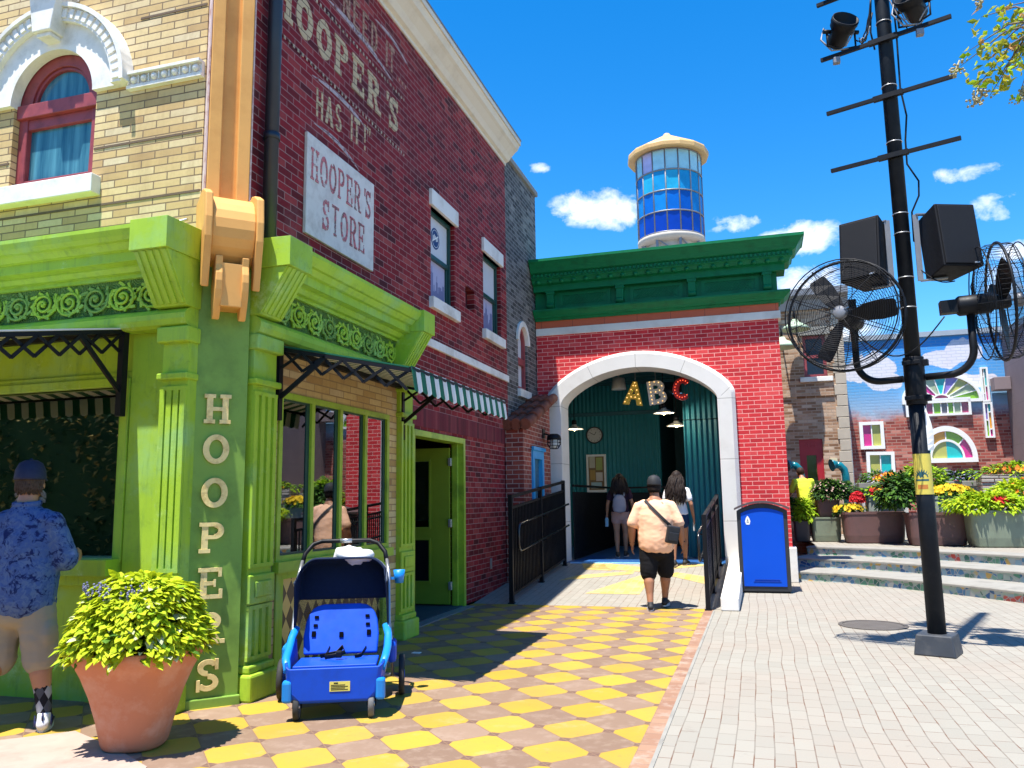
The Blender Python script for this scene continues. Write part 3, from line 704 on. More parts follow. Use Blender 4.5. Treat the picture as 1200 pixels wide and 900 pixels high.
MB().rbox((WX0-.30,Yw-.10,4.10),(WX1+.12,Yw+.1,4.268), .008).build('window_sill', M['trim_white'], ST)
# ---- lime green shopfront --------------------------------------------------
XB, YL = -3.78, 5.0
def pilaster(ax, a0, a1, nfl=3):
    """fluted pilaster on the bay (ax 'x', faces +x) or the front (ax 'y', faces -y)"""
    b = MB(); s = 1 if ax == 'x' else -1; base = XB if ax == 'x' else YL
    def bx(u0, u1, d0, d1, z0, z1, bev=0):
        p, q = base+s*d0, base+s*d1
        if ax == 'x': lo, hi = (min(p,q),u0,z0), (max(p,q),u1,z1)
        else: lo, hi = (u0,min(p,q),z0), (u1,max(p,q),z1)
        b.rbox(lo, hi, bev) if bev else b.box(lo, hi)
    w_ = a1-a0
    bx(a0-.03,a1+.03,-.06,.12,0,.20,.02); bx(a0-.012,a1+.012,-.06,.09,.20,.26,.015)
    bx(a0,a1,-.06,.04,.26,2.78)
    # fillets either side of the flutes, on two heights
    for z0, z1 in ((.32,.66),(1.0,2.30)):
        for k in range(nfl+1):
            c = a0+.025+(w_-.05)*k/nfl; bx(c-.022,c+.022,.04,.062,z0,z1)
        bx(a0,a1,.04,.0625,z0-.03,z0); bx(a0,a1,.04,.0625,z1,z1+.03)
    bx(a0-.01,a1+.01,.04,.075,.70,.92,.012)
    bx(a0+.05,a1-.05,.075,.09,.75,.87,.01)
    bx(a0-.02,a1+.02,-.06,.085,2.38,2.43,.01); bx(a0-.025,a1+.025,-.06,.095,2.66,2.78,.012)
    return b.build('pilaster', M['green'], ST)
pilaster('x', 5.37, 5.68); pilaster('x', 8.08, 8.42)
pilaster('y', -4.25, -4.02)
# rails (architrave), frieze, cornice on both faces
def entab(ax, a0, a1):
    s = 1 if ax == 'x' else -1; base = XB if ax == 'x' else YL; sw = 'y' if ax == 'x' else 'x'
    P = lambda pr: [(base+s*o, z) for o, z in pr]
    b = MB(); extr(b, P([(-.05,2.78),(.05,2.78),(.085,2.80),(.10,2.84),(.10,2.88),(.075,2.91),(.04,2.93),(-.05,2.93)]), sw, a0, a1)
    b.build('architrave_moulding', M['green'], ST)
    b = MB(); extr(b, P([(-.05,2.93),(.005,2.93),(.03,3.20),(-.05,3.20)]), sw, a0, a1); b.build('carved_frieze', M['frieze'], ST)
    b = MB(); extr(b, P([(-.05,3.20),(.06,3.20),(.06,3.23),(.10,3.235),(.13,3.265),(.13,3.28),(.20,3.29),(.20,3.365),(.235,3.37),(.26,3.40),(.27,3.415),(.30,3.42),(.325,3.45),(.345,3.49),(.345,3.52),(-.5,3.56),(-.5,3.4)]), sw, a0, a1)
    b.build('shop_cornice', M['green'], ST)
entab('x', 5.36, 8.24); entab('y', -12.0, -4.02)
def scrolls(ax, a0, a1):
    s = 1 if ax == 'x' else -1; base = XB if ax == 'x' else YL; fr = ST.children
    def P(o, a, z): return (base+s*o, a, z) if ax == 'x' else (a, base+s*o, z)
    k = 0; a = a0+.13
    while a < a1-.1:
        b = MB(); sg = 1 if k % 2 == 0 else -1
        pts = []; rr = []
        for q in range(34):
            f = q/33; an = f*math.pi*4.2*sg+math.pi*(0 if sg > 0 else 1); r_ = .018+.098*f; pts.append(P(.026+.01*(1-f), a+math.cos(an)*r_*1.12, 3.066+math.sin(an)*r_)); rr.append(.013)
        b.tube(pts, rr, 6)
        for q in range(11):
            an = q*.62+k; r_ = .085+.03*((q*7)%3)/2; c = V(P(.026, a+math.cos(an)*r_*1.2, 3.066+math.sin(an)*r_*.92)); d = V(P(0, math.cos(an+.9), math.sin(an+.9)))-V(P(0,0,0)); d.normalize(); e = V(P(1,0,0))-V(P(0,0,0)); g = d.cross(e)
            b.obox(c, d, e, g, .034,.008,.012)
        b.sph(P(.03,a,3.066), .022, 8, 6); b.build('scroll_carving', M['green'] if k % 3 else M['panel_green'], ST); a += .262; k += 1
scrolls('x', 5.62, 7.98); scrolls('y', -8.2, -4.30)
def console(ax, a0, a1):
    s = 1 if ax == 'x' else -1; base = XB if ax == 'x' else YL; sw = 'y' if ax == 'x' else 'x'
    P = lambda pr: [(base+s*o, z) for o, z in pr]
    b = MB(); extr(b, P([(-.05,3.30),(.375,3.30),(.375,3.535),(-.05,3.545)]), sw, a0-.015, a1+.015)
    extr(b, P([(-.05,2.93),(.11,2.93),(.345,3.30),(-.05,3.30)]), sw, a0, a1)
    n_ = 5; wd = (a1-a0)
    for k in range(n_):
        c0 = a0+wd*(k+.22)/n_; c1 = a0+wd*(k+.78)/n_
        extr(b, P([(.09,2.945),(.132,2.945),(.352,3.292),(.30,3.292)]), sw, c0, c1)
    b.build('console_bracket', M['green'], ST, bevel=.003)
console('x', 5.33, 5.63); console('x', 7.98, 8.26); console('y', -4.30, -4.00)
# corner panel at forty five degrees
u45, n45, z3 = V((.7071,.7071,0)), V((.7071,-.7071,0)), V((0,0,1))
pc = V((-3.91,5.17,0))
b = MB().obox(pc-n45*.06+V((0,0,1.76)), u45, n45, z3, .215, .06, 1.74); b.build('corner_panel', M['panel_green'], ST)
b = MB().obox(pc-n45*.05+V((0,0,.02)), u45, n45, z3, .23, .075, .05); b.build('corner_plinth', M['panel_green'], ST, bevel=.008)
MB().box((-4.25,5.06,.0),(-3.84,5.6,3.5)).build('corner_post', M['panel_green'], ST) if False else None
# bay wall: brick, window, diamond tiles
WB = (5.78,7.86,.98,2.38)
b = wall(MB(), 'x', XB, .15, 5.5, 8.2, 0, 2.85, [WB, (5.80,7.84,.06,.90)]); b.build('bay_brick_wall', M['yellow_brick_x'], ST)
f = MB(); t = .052
wall(f, 'x', XB+.02, .14, WB[0], WB[1], WB[2], WB[3], [(WB[0]+t+i*(2.08-t)/4, WB[0]+(i+1)*(2.08-t)/4, WB[2]+t, WB[3]-t) for i in range(4)])
f.box((XB-.05,WB[0]-.03,.90),(XB+.065,WB[1]+.03,.985))
bw = f.build('bay_window_frame', M['green_trim'], ST)
for i in range(4):
    y0, y1 = WB[0]+t+i*(2.08-t)/4, WB[0]+(i+1)*(2.08-t)/4
    MB().box((XB-.022,y0,WB[2]+t),(XB-.014,y1,WB[3]-t)).build('window_pane', M['glass'], bw)
    g = MB(); wall(g, 'x', XB-.006, .007, y0, y1, WB[2]+t, WB[3]-t, [(y0+.018,y1-.05,WB[2]+t+.018,WB[3]-t-.018)]); g.build('pane_gasket', M['dark_green'], bw)
f = MB(); wall(f, 'x', XB+.015, .12, 5.80,7.84,.06,.90, [(5.90,7.74,.12,.84)]); f.build('bulkhead_frame', M['green'], ST)
def diamonds():
    n = N('yellow_and_black_diamond_tile'); x, y, z = n.xyz()
    u = n.math('DIVIDE', y, .135); v = n.math('DIVIDE', z, .205)
    p = n.math('FLOOR', n.math('ADD', u, v)); q = n.math('FLOOR', n.math('SUBTRACT', u, v))
    k = n.math('ABSOLUTE', n.math('MODULO', n.math('ADD', n.math('ADD', p, q), 100), 2))
    return n.fin(n.mix(k, (.60,.44,.13), (.022,.018,.015)), .3)
MB().box((XB-.06,5.90,.12),(XB-.02,7.74,.84)).build('diamond_tiles', diamonds(), ST)
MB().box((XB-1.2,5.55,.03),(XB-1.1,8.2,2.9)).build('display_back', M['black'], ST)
# front (left) side: reveal panel, window, bulkhead
MB().box((-4.62,YL+.06,0),(-4.25,YL+.2,2.8)).build('reveal_panel', M['green'], ST)
WL = (-9.5,-4.70,1.06,2.38)
f = wall(MB(), 'y', YL+.10, .12, -10, -4.62, .0, 2.8, [WL]); f.build('front_panel', M['green'], ST)
f = MB().box((WL[1]-.01,YL+.05,1.04),(WL[1]+.07,YL+.14,2.44)).box((-10,YL+.05,2.38),(WL[1]-.01,YL+.14,2.44)).box((-10,YL+.075,2.44),(-4.62,YL+.11,2.49)).box((-10,YL-.08,.94),(-4.64,YL+.1,1.06)).box((-10,YL+.02,.86),(-4.66,YL+.1,.94)).box((-6.3,YL+.05,1.06),(-6.22,YL+.14,2.38))
fw_ = f.build('front_window_frame', M['green'], ST, bevel=.004)
MB().box((WL[0],YL+.13,1.06),(WL[1],YL+.138,2.38)).build('window_pane', M['glass_dark'], fw_)
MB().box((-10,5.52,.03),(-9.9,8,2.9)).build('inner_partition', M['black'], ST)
DS = thing('display_shelf', (-5.4,5.75,.03), 'dim display shelf of red and orange goods behind the front window', 'shelf')
b = MB()
for zz in (.9,1.3,1.7,2.1): b.box((-6.4,5.55,zz),(-4.75,5.85,zz+.025))
b.box((-6.4,5.86,.03),(-4.75,5.88,2.6)); b.build('shelf_frame', M['roof_dark'] if 'roof_dark' in M else M['black'], DS)
for zz in (.925,1.325,1.725):
    xx = -6.35
    while xx < -4.95:
        ww = rnd.uniform(.10,.24); hh = rnd.uniform(.12,.30); c = rnd.choice([(.45,.04,.02),(.5,.16,.03),(.06,.1,.2),(.4,.3,.2),(.05,.15,.06),(.3,.02,.03)])
        MB().rbox((xx,5.58+rnd.random()*.05,zz),(xx+ww,5.8,zz+hh),.008).build('boxed_goods', paint('boxed_goods_print', c, .5, .4, 14, 0), DS); xx += ww+.03
# peach corner column and scroll bracket
cc = V((-4.10,5.42,0))
b = MB().obox(cc+V((0,0,6.4))-n45*.02, u45, n45, z3, .17, .10, 2.8)
for s in (-1, 1): b.obox(cc+u45*(s*.115)+n45*.10+V((0,0,6.4)), u45, n45, z3, .05, .035, 2.8)
col_ = b.build('corner_column', M['peach'], ST, bevel=.006)
b = MB()
for s in (-1, 1): b.obox(cc+u45*(s*.176)+n45*.045+V((0,0,6.4)), u45, n45, z3, .006, .07, 2.8)
b.build('column_edge', M['peach_edge'], col_)
# bracket: drum between two cheek plates, a tail between two leaves
def cheek(mb, prof, s, t, off):
    mb.prism([(p[0], p[1]) for p in prof], cc+u45*(s*off-t/2), n45, z3, 0, t) 
b = MB()
ck = [(.02,3.88),(.24,3.88),(.30,3.80),(.335,3.60),(.33,3.45),(.27,3.28),(.20,3.08),(.12,3.10),(.10,3.3),(.02,3.4)]
OFF = .30
ck = [(-.05,3.88),(.30,3.90),(.40,3.87)]+[(p[0]*.8+OFF,p[1]) for p in ck[2:9]]+[(.02+OFF,3.4),(.0,3.55)]
for s in (-1, 1):
    mbp = [(p[0], p[1]) for p in ck]
    b.prism(mbp, cc+u45*(s*.205)+u45*.0275, n45, z3, 0, 0) if False else None
    A = [cc+u45*(s*.188-.028)+n45*p[0]+z3*p[1] for p in ck]; B = [cc+u45*(s*.188+.028)+n45*p[0]+z3*p[1] for p in ck]; k = len(ck)
    b.add(A+B, [tuple(range(k)), tuple(range(2*k-1,k-1,-1))]+[(i,i+k,(i+1)%k+k,(i+1)%k) for i in range(k)])
dr_ = [(-.05,3.84),(.24,3.85)]+[(OFF-.02+.265*math.cos(R(a)),3.56+.285*math.sin(R(a))) for a in (85,70,55,40,25,10,-5,-20,-35,-50,-65,-80)]+[(OFF,3.28),(0,3.5)]
A = [cc-u45*.16+n45*p[0]+z3*p[1] for p in dr_]; B = [cc+u45*.16+n45*p[0]+z3*p[1] for p in dr_]; k = len(dr_)
b.add(A+B, [tuple(range(k)), tuple(range(2*k-1,k-1,-1))]+[(i,i+k,(i+1)%k+k,(i+1)%k) for i in range(k)])
br = b.build('scroll_bracket', M['peach'], ST, bevel=.01, clean=True)
b = MB()
tl = [(OFF-.02,3.34),(OFF+.19,3.32)]+[(OFF-.03+.25*math.cos(R(a))*(1-.25*(20-a)/95),3.08+.30*math.sin(R(a))) for a in (35,20,8,-5,-18,-30,-42,-52)]+[(OFF+.05,2.85),(OFF-.01,3.0)]
for s in (-1, 1):
    A = [cc+u45*(s*.096-.026)+n45*(p[0]+.03)+z3*p[1] for p in tl]; B = [cc+u45*(s*.096+.026)+n45*(p[0]+.03)+z3*p[1] for p in tl]; k = len(tl)
    b.add(A+B, [tuple(range(k)), tuple(range(2*k-1,k-1,-1))]+[(i,i+k,(i+1)%k+k,(i+1)%k) for i in range(k)])
b.obox(cc+n45*(.10+OFF)+z3*3.10, u45, n45, z3, .078, .11, .17)
b.build('bracket_tail', M['peach'], br, bevel=.008, clean=True)
# downpipe in the corner
b = MB().tube([(-3.91,5.77,3.5),(-3.91,5.77,9)], .062, 14)
for zz in (4.6,6.4): b.tube([(-3.91,5.77,zz),(-3.91,5.77,zz+.06)], .072, 14)
b.build('downpipe', M['dark_pipe'], ST)
MB().tube([(-4.9,5.24,3.72),(-4.86,5.2,3.73),(-4.55,5.2,3.70),(-4.3,5.22,3.74)], .012, 6).build('conduit', M['steel'], ST)
# ---- writing on the store ---------------------------------------------------
VS = thing('vertical_shop_sign', pc+V((0,0,.05)), 'column of gold slab letters reading HOOPERS down the green corner panel', 'shop sign')
for ch, zt in zip('HOOPERS', (2.285,1.98,1.655,1.325,.995,.675,.345)):
    b = MB(); wd = .20
    glyph_to(b, ch, pc+V((0,0,zt-.225))-u45*(wd/2)+n45*.002, u45, z3, wd, .222, .022, 0)
    b.build('letter', M['gold'], VS)
def worn(name, c, amount=.5, scale=18, c2=None):
    n = N(name); n.fin(n.mix(n.noise(9, 4), c, c2 or sc_(c, .7)), .7, .2)
    x, y, z = n.xyz()
    b = n.new('ShaderNodeTexBrick'); n.put(b.inputs['Vector'], n.vec(y, z, 0))
    for k, q in (('Scale',1),('Mortar Size',.006),('Brick Width',.215),('Row Height',.075)): b.inputs[k].default_value = q
    a = n.ramp(n.noise(scale, 6, .7), [(amount-.06, 0), (amount+.06, .92)])
    a = n.math('MULTIPLY', a, n.math('SUBTRACT', 1, n.math('MULTIPLY', b.outputs['Fac'], .6)))
    t = n.new('ShaderNodeBsdfTransparent'); x = n.new('ShaderNodeMixShader'); n.l.new(a, x.inputs[0]); n.l.new(t.outputs[0], x.inputs[1]); n.l.new(n.b.outputs[0], x.inputs[2])
    n.l.new(x.outputs[0], n.out.inputs['Surface']); return n.m
M['ghost_gold'] = worn('worn_cream_sign_paint', (.66,.50,.30), .33)
M['ghost_rust'] = worn('worn_rust_sign_paint', (.50,.29,.20), .40)
M['ghost_white'] = worn('worn_lilac_white_sign_paint', (.55,.45,.46), .42)
def wx(px, py): p = aX(px, py, -4.0); return p
yU, zU = V((0,1,0)), V((0,0,1))
PS = thing('painted_wall_sign', (-4.0,7.4,5.2), 'faded painted wall lettering with HOOPER\'S arched large on the dark red brick', 'painted sign')
def baseline_text(s, p0, p1, w, h, mat, name, arch=0, sp=None, t=.24, slab=True, dep=.004, h2=None):
    chars = list(s); adv = [ADV.get(c, 1) for c in chars]; tot = sum(adv); L = (p1-p0).length; x = 0
    for c, a in zip(chars, adv):
        f = (x+a/2)/tot; o = p0.lerp(p1, x/tot)+V((0,0,arch*math.sin(math.pi*f)))
        hh = h+(h2-h)*f if h2 else h
        if c != ' ':
            b = MB(); glyph_to(b, c, V((-4.0,o.y,o.z)), yU, zU, L/tot*.86, hh, dep, t=t, sf=.14, slab=slab); b.build(name, mat, PS)
        x += a
baseline_text("HOOPER'S", V((-4,5.86,5.94)), V((-4,8.62,5.90)), .3, .42, M['ghost_gold'], 'painted_letter', .0, t=.27)
baseline_text("HAS IT!\"", V((-4,6.62,5.26)), V((-4,7.82,5.36)), .15, .30, M['ghost_gold'], 'painted_letter', 0, t=.2, slab=False)
baseline_text("NEED IT...", V((-4,7.12,6.66)), V((-4,8.75,6.62)), .2, .34, M['ghost_rust'], 'painted_letter', 0, t=.2, slab=False)
def dots():
    n = N('row_of_cream_paint_dots'); n.fin((.55,.44,.32), .7); x, y, z = n.xyz()
    f = n.math('LESS_THAN', n.math('ABSOLUTE', n.math('SUBTRACT', n.math('FRACT', n.math('DIVIDE', n.math('ADD', y, 40), .078)), .5)), .2)
    f = n.math('MULTIPLY', f, n.ramp(n.noise(22, 5, .7), [(.4,0),(.5,.9)]))
    t = n.new('ShaderNodeBsdfTransparent'); q = n.new('ShaderNodeMixShader'); n.l.new(f, q.inputs[0]); n.l.new(t.outputs[0], q.inputs[1]); n.l.new(n.b.outputs[0], q.inputs[2]); n.l.new(q.outputs[0], n.out.inputs['Surface']); return n.m
dm = dots()
for za, zb in ((5.76,5.73),(6.48,6.45)):
    MB().prism([(5.85,za-.017),(8.72,zb-.017),(8.72,zb+.017),(5.85,za+.017)], (-4.0,0,0), yU, zU, .004).build('dotted_line', dm, PS)
b = MB()
for (ya, za, yb, zb, th) in ((6.55,5.64,7.75,5.60,.035),(6.60,5.16,7.55,5.05,.03),(6.75,6.62,8.4,6.52,.045),(7.9,7.06,8.9,6.95,.03)):
    n_ = 12; up = []; dn = []
    for k in range(n_+1):
        f = k/n_; y = ya+(yb-ya)*f; z = za+(zb-za)*f+.05*math.sin(f*math.pi); t_ = th*math.sin(math.pi*min(1,f*1.02+.0))+.004; up.append((y, z+t_)); dn.append((y, z-t_*.4))
    b.prism([(p[0], p[1]) for p in dn+up[::-1]], (-4.0,0,0), yU, zU, .005)
b.build('painted_flourish', M['ghost_white'], PS)
SB = thing('shop_sign_board', (-3.98,7.14,4.0), 'white painted board with faded red lettering HOOPER\'S STORE on the brick wall', 'sign')
MB().rbox((-4.0,6.44,3.99),(-3.965,7.85,5.0), .006).build('board', paint('chalky_white_signboard', (.66,.62,.57), .7, .1, 4, .06, 40, .2, dirt=(.48,.42,.38), dscale=5), SB)
M['faded_red'] = worn('faded_red_board_lettering', (.52,.10,.13), .46, 10, (.62,.28,.28))
for s_, ya, yb, zz, hh in (("HOOPER'S",6.50,7.80,4.55,.32),("STORE",6.72,7.66,4.12,.32)):
    adv = [ADV.get(c,1) for c in s_]; tot = sum(adv); x = 0
    for c, a in zip(s_, adv):
        b = MB(); glyph_to(b, c, (-3.965, ya+(yb-ya)*x/tot, zz), yU, zU, (yb-ya)/tot*.88*(1 if a == 1 else 1), hh, .003, t=.2, sf=.08); x += a
        b.build('painted_letter', M['faded_red'], SB)
# ---- striped awnings ----------------------------------------------------------
def stripes(name, axis, w=.095):
    n = N(name); x, y, z = n.xyz(); q = y if axis == 'y' else x
    f = n.math('GREATER_THAN', n.math('FRACT', n.math('DIVIDE', n.math('ADD', q, 40), w*2)), .5)
    return n.fin(n.mix(n.noise(7,4), n.mix(f, (.70,.70,.66), (.008,.10,.06)), n.mix(f, (.60,.60,.57), (.005,.075,.045))), .75, .2)
def awning(ax, a0, a1, outd, z0, z1, label, near):
    # wall line at base, a0..a1 along the wall, hangs out by outd, drops from z0 to z1
    s = 1 if ax == 'x' else -1; base = XB if ax == 'x' else YL
    def P(o, a, z): return (base+s*o, a, z) if ax == 'x' else (a, base+s*o, z)
    t = thing('awning', P(0, (a0+a1)/2, z0), label, 'awning')
    mt = stripes('green_white_awning_stripe_'+ax, 'y' if ax == 'x' else 'x')
    b = MB(); b.add([P(.06,a0,z0),P(.06,a1,z0),P(outd,a1,z1),P(outd,a0,z1),P(.06,a0,z0+.012),P(.06,a1,z0+.012),P(outd,a1,z1+.012),P(outd,a0,z1+.012)], [(0,1,2,3),(7,6,5,4),(0,4,5,1),(1,5,6,2),(2,6,7,3),(3,7,4,0)])
    b.build('canopy', mt, t)
    b = MB(); n_ = int((a1-a0)/.19*8); 
    top = []; bot = []
    for k in range(n_+1):
        f = k/n_; a = a0+(a1-a0)*f; ph = (a/.19) % 1
        d = .165+.025*math.sin(math.pi*((a/.095) % 1)); wv = .012*math.sin(2*math.pi*a/.19)
        top.append(P(outd+.004,a,z1+.016)); bot.append(P(outd+.03+wv,a,z1-d))
    n2 = n_+1
    b.add(top+bot, [(k,k+1,k+1+n2,k+n2) for k in range(n_)]); v_ = b.build('valance', mt, t)
    sd = v_.modifiers.new('s','SOLIDIFY'); sd.thickness = .006
    b = MB().bar(P(outd,a0,z1-.005),P(outd,a1,z1-.005),.028).bar(P(.05,a0,z0-.02),P(.05,a1,z0-.02),.05,.06); b.build('front_bar', M['black'], t)
    for a in (a0+.012, a1-.012):
        b = MB(); q = lambda o, z: P(o, a, z)
        def zt(o): return z0+(z1-z0)*(o-.06)/(outd-.06)
        b.bar(q(.03,z0+.02),q(.03,2.13),.05,.055); b.bar(q(.06,z0-.02),q(outd,z1-.02),.022,.03)
        b.bar(q(.05,2.32),q(.46,zt(.46)-.03),.022,.035)
        n_ = 6; hgt = .175; o0, o1 = .06, outd-.03
        for ph in (0, 1):      # two crossing zigzags make the scissor lattice
            pts = [(o0+(o1-o0)*k/n_, zt(o0+(o1-o0)*k/n_)-(.028 if (k+ph) % 2 else hgt)) for k in range(n_+1)]
            for k in range(n_): b.bar(P(pts[k][0],a+(.008 if ph else -.008),pts[k][1]),P(pts[k+1][0],a+(.008 if ph else -.008),pts[k+1][1]),.010,.024)
        for k in range(1, n_, 2): o_ = o0+(o1-o0)*(k+.5)/n_; b.bar(P(o_-.012,a,zt(o_)-.097),P(o_+.012,a,zt(o_)-.097),.034,.022)
        b.build('folding_arm', M['black'], t)
    return t
awning('x', 5.72, 8.16, 1.22, 2.74, 2.49, 'green and white striped awning with a scalloped valance over the brick bay window', 1)
awning('y', -9.6, -4.62, 1.22, 2.80, 2.55, 'awning over the large front window behind the man in the patterned shirt', 0)
# ------------------------------------------------------------------ grey brick building, next along the lane
GB = thing('grey_brick_building', (-4.0, 14.0, 0), 'narrow sooty grey brick building with a small arched maroon window beside the green cornice', 'building')
GW = (13.62,14.22,3.42,4.62)
b = wall(MB(), 'x', -4.002, .25, 12.955, 15.0, 0, 7.5, [GW]); b.box((-12,14.8,0),(-4.26,15.0,7.5)).box((-12,12.96,7.3),(-4.26,14.79,7.45))
b.build('grey_brick_wall', M['grey_brick'], GB)
MB().box((-4.3,12.97,7.502),(-3.95,15.04,7.60)).build('coping', paint('weathered_grey_coping', (.25,.24,.22), .8, .2, 5, .1), GB, bevel=.01)
gy = (GW[0]+GW[1])/2
f = MB(); t = .07
f.box((-4.12,GW[0],GW[2]),(-4.04,GW[0]+t,4.3)).box((-4.12,GW[1]-t,GW[2]),(-4.04,GW[1],4.3)).box((-4.12,GW[0]+t,GW[2]),(-4.04,GW[1]-t,GW[2]+t)).box((-4.12,GW[0]+t,3.9),(-4.04,GW[1]-t,4.02))
f.ring((-4.04,gy,4.3),(0,1,0),(0,0,1),.23,.31,0,math.pi,0,.08,20)
gw = f.build('arched_window', M['maroon'], GB)
MB().box((-4.11,GW[0]+.02,GW[2]+.02),(-4.10,GW[1]-.02,4.6)).build('window_pane', M['board_white'], gw)
MB().ring((-4.0,gy,4.3),(0,1,0),(0,0,1),.30,.40,0,math.pi,.035,.1,20).build('window_arch', M['white_stone'], GB)
b = MB()
for k in range(12):
    a, c = math.pi*k/12, math.pi*(k+1)/12
    b.quad((-4.0,gy+math.cos(a)*.31,4.3+math.sin(a)*.31),(-4.0,gy+math.cos(a)*.5,4.3+math.sin(a)*.5),(-4.0,gy+math.cos(c)*.5,4.3+math.sin(c)*.5),(-4.0,gy+math.cos(c)*.31,4.3+math.sin(c)*.31))
MB().rbox((-4.2,GW[0]-.06,GW[2]-.14),(-3.94,GW[1]+.06,GW[2]),.006).build('window_sill', M['white_stone'], GB)
# ------------------------------------------------------------------ tiled brick shed against it
SH = thing('brick_shed', (-3.7, 13.6, 0), 'small orange brick lean-to with a terracotta tiled roof and blue window by the white arch', 'shed')
SW = (13.25,13.95,.85,2.28)
b = wall(MB(), 'x', -3.68, .3, 12.75, 14.55, .1, 2.62, [SW]); b.add([(-3.68,12.75,2.62),(-3.68,14.55,2.62),(-3.68,14.55,3.26),(-3.985,12.75,2.62),(-3.985,14.55,2.62),(-3.985,14.55,3.26)],[(0,1,2),(5,4,3),(1,4,5,2)])
b.build('brick_wall', M['shed_brick_x'], SH)
MB().box((-3.985,12.742,.1),(-3.69,12.748,2.62)).build('brick_end', M['shed_brick_y'], SH)
M['roof_tile'] = paint('dark_terracotta_roof_tile', (.20,.06,.035), .7, .25, 8, .15, 40, .3, dirt=(.08,.03,.02), dscale=6)
b = MB(); n_ = 4
for r in range(n_):
    f0, f1 = r/n_, (r+1)/n_+.06
    for k, xx in enumerate((-3.62,-3.78,-3.94)):
        p = V((xx,12.66+1.88*f0,2.64+.66*f0+.05)); q = V((xx,12.66+1.88*f1,2.64+.66*f1+.015)); b.tube([p,q],[.098,.085],12)
b.build('tiled_roof', M['roof_tile'], SH, clean=True)
f = MB(); wall(f, 'x', -3.65, .1, SW[0]-.02,SW[1]+.02,SW[2]-.02,SW[3]+.02,[(SW[0]+.1,SW[1]-.1,SW[2]+.12,SW[3]-.12)]); f.box((-3.66,SW[0]-.06,SW[3]+.02),(-3.62,SW[1]+.06,SW[3]+.08))
sw = f.build('blue_window_frame', paint('bright_blue_frame_paint', (.02,.30,.62), .5, .1, 6, .05), SH)
MB().box((-3.73,SW[0]+.08,SW[2]+.1),(-3.72,SW[1]-.08,SW[3]-.1)).build('window_pane', paint('blue_grey_pane', (.06,.13,.16), .2, .2, 3, 0), sw)
MB().rbox((-3.685,14.15,.95),(-3.62,14.48,1.55),.01).build('meter_box', M['grey_metal'], SH)
# caged lamp
CL = thing('caged_wall_lamp', (-3.6,13.95,2.4), 'caged bulkhead lamp above the blue window', 'wall lamp')
c = V((-3.48,14.05,2.50)); b = MB().lathe([(.0,.13),(.07,.125),(.12,.09),(.13,.05),(.13,.02),(.0,.02)], c, 18); b.bar(c+V((0,0,.08)), (-3.68,14.05,2.64), .03); b.box((-3.70,13.98,2.55),(-3.66,14.12,2.72)); b.build('lamp_hood', M['black'], CL)
b = MB().sph(c-V((0,0,.03)), .085, 14, 8, (1,1,1.2)); b.build('lamp_globe', paint('frosted_lamp_glass', (.55,.6,.62), .25, .05, 5, 0), CL)
b = MB()
for k in range(8):
    a = k*math.pi/4; d = V((math.cos(a),math.sin(a),0)); b.tube([c+d*.12+V((0,0,.03)), c+d*.125-V((0,0,.06)), c+d*.07-V((0,0,.14))], .006, 5)
for zz, rr in ((-.03,.125),(-.09,.108),(-.14,.07)): b.tube([c+V((math.cos(k*math.pi/10)*rr,math.sin(k*math.pi/10)*rr,zz)) for k in range(20)], .006, 5, closed=True)
b.build('lamp_cage', M['black'], CL)
# ------------------------------------------------------------------ arched passage building
AX0, AX1, AY = -3.985, .49, 14.85
AB = thing('arched_gateway_building', (-1.75, AY, 0), 'scarlet painted brick gateway building with a broad white arch and a bottle green cornice', 'building')
ACX, AIR, AOR = -2.065, 1.435, 1.745      # arch centre, inner and outer half widths
SPR, ICR, OCR = 3.22, 3.86, 4.17          # spring line, inner crown, outer crown
def arch_z(x, half, spr, crown): 
    q = max(0, 1-((x-ACX)/half)**2); return spr+(crown-spr)*q**.5*.55+(crown-spr)*q*.45
# brick facade with the arch opening
b = MB(); n_ = 40; xs = [ACX-AOR+.1+(2*AOR-.2)*k/n_ for k in range(n_+1)]
b.quad((AX0,AY,0),(xs[0],AY,0),(xs[0],AY,4.6),(AX0,AY,4.6)); b.quad((xs[-1],AY,.0),(AX1,AY,.0),(AX1,AY,4.6),(xs[-1],AY,4.6))
for k in range(n_): b.quad((xs[k],AY,arch_z(xs[k],AOR,SPR+.1,OCR)-.08),(xs[k+1],AY,arch_z(xs[k+1],AOR,SPR+.1,OCR)-.08),(xs[k+1],AY,4.6),(xs[k],AY,4.6))
b.build('brick_facade', M['arch_brick'], AB)
MB().quad((AX1,AY,0),(AX1,24,0),(AX1,24,4.6),(AX1,AY,4.6)).build('side_brick_wall', M['arch_brick_x'], AB)
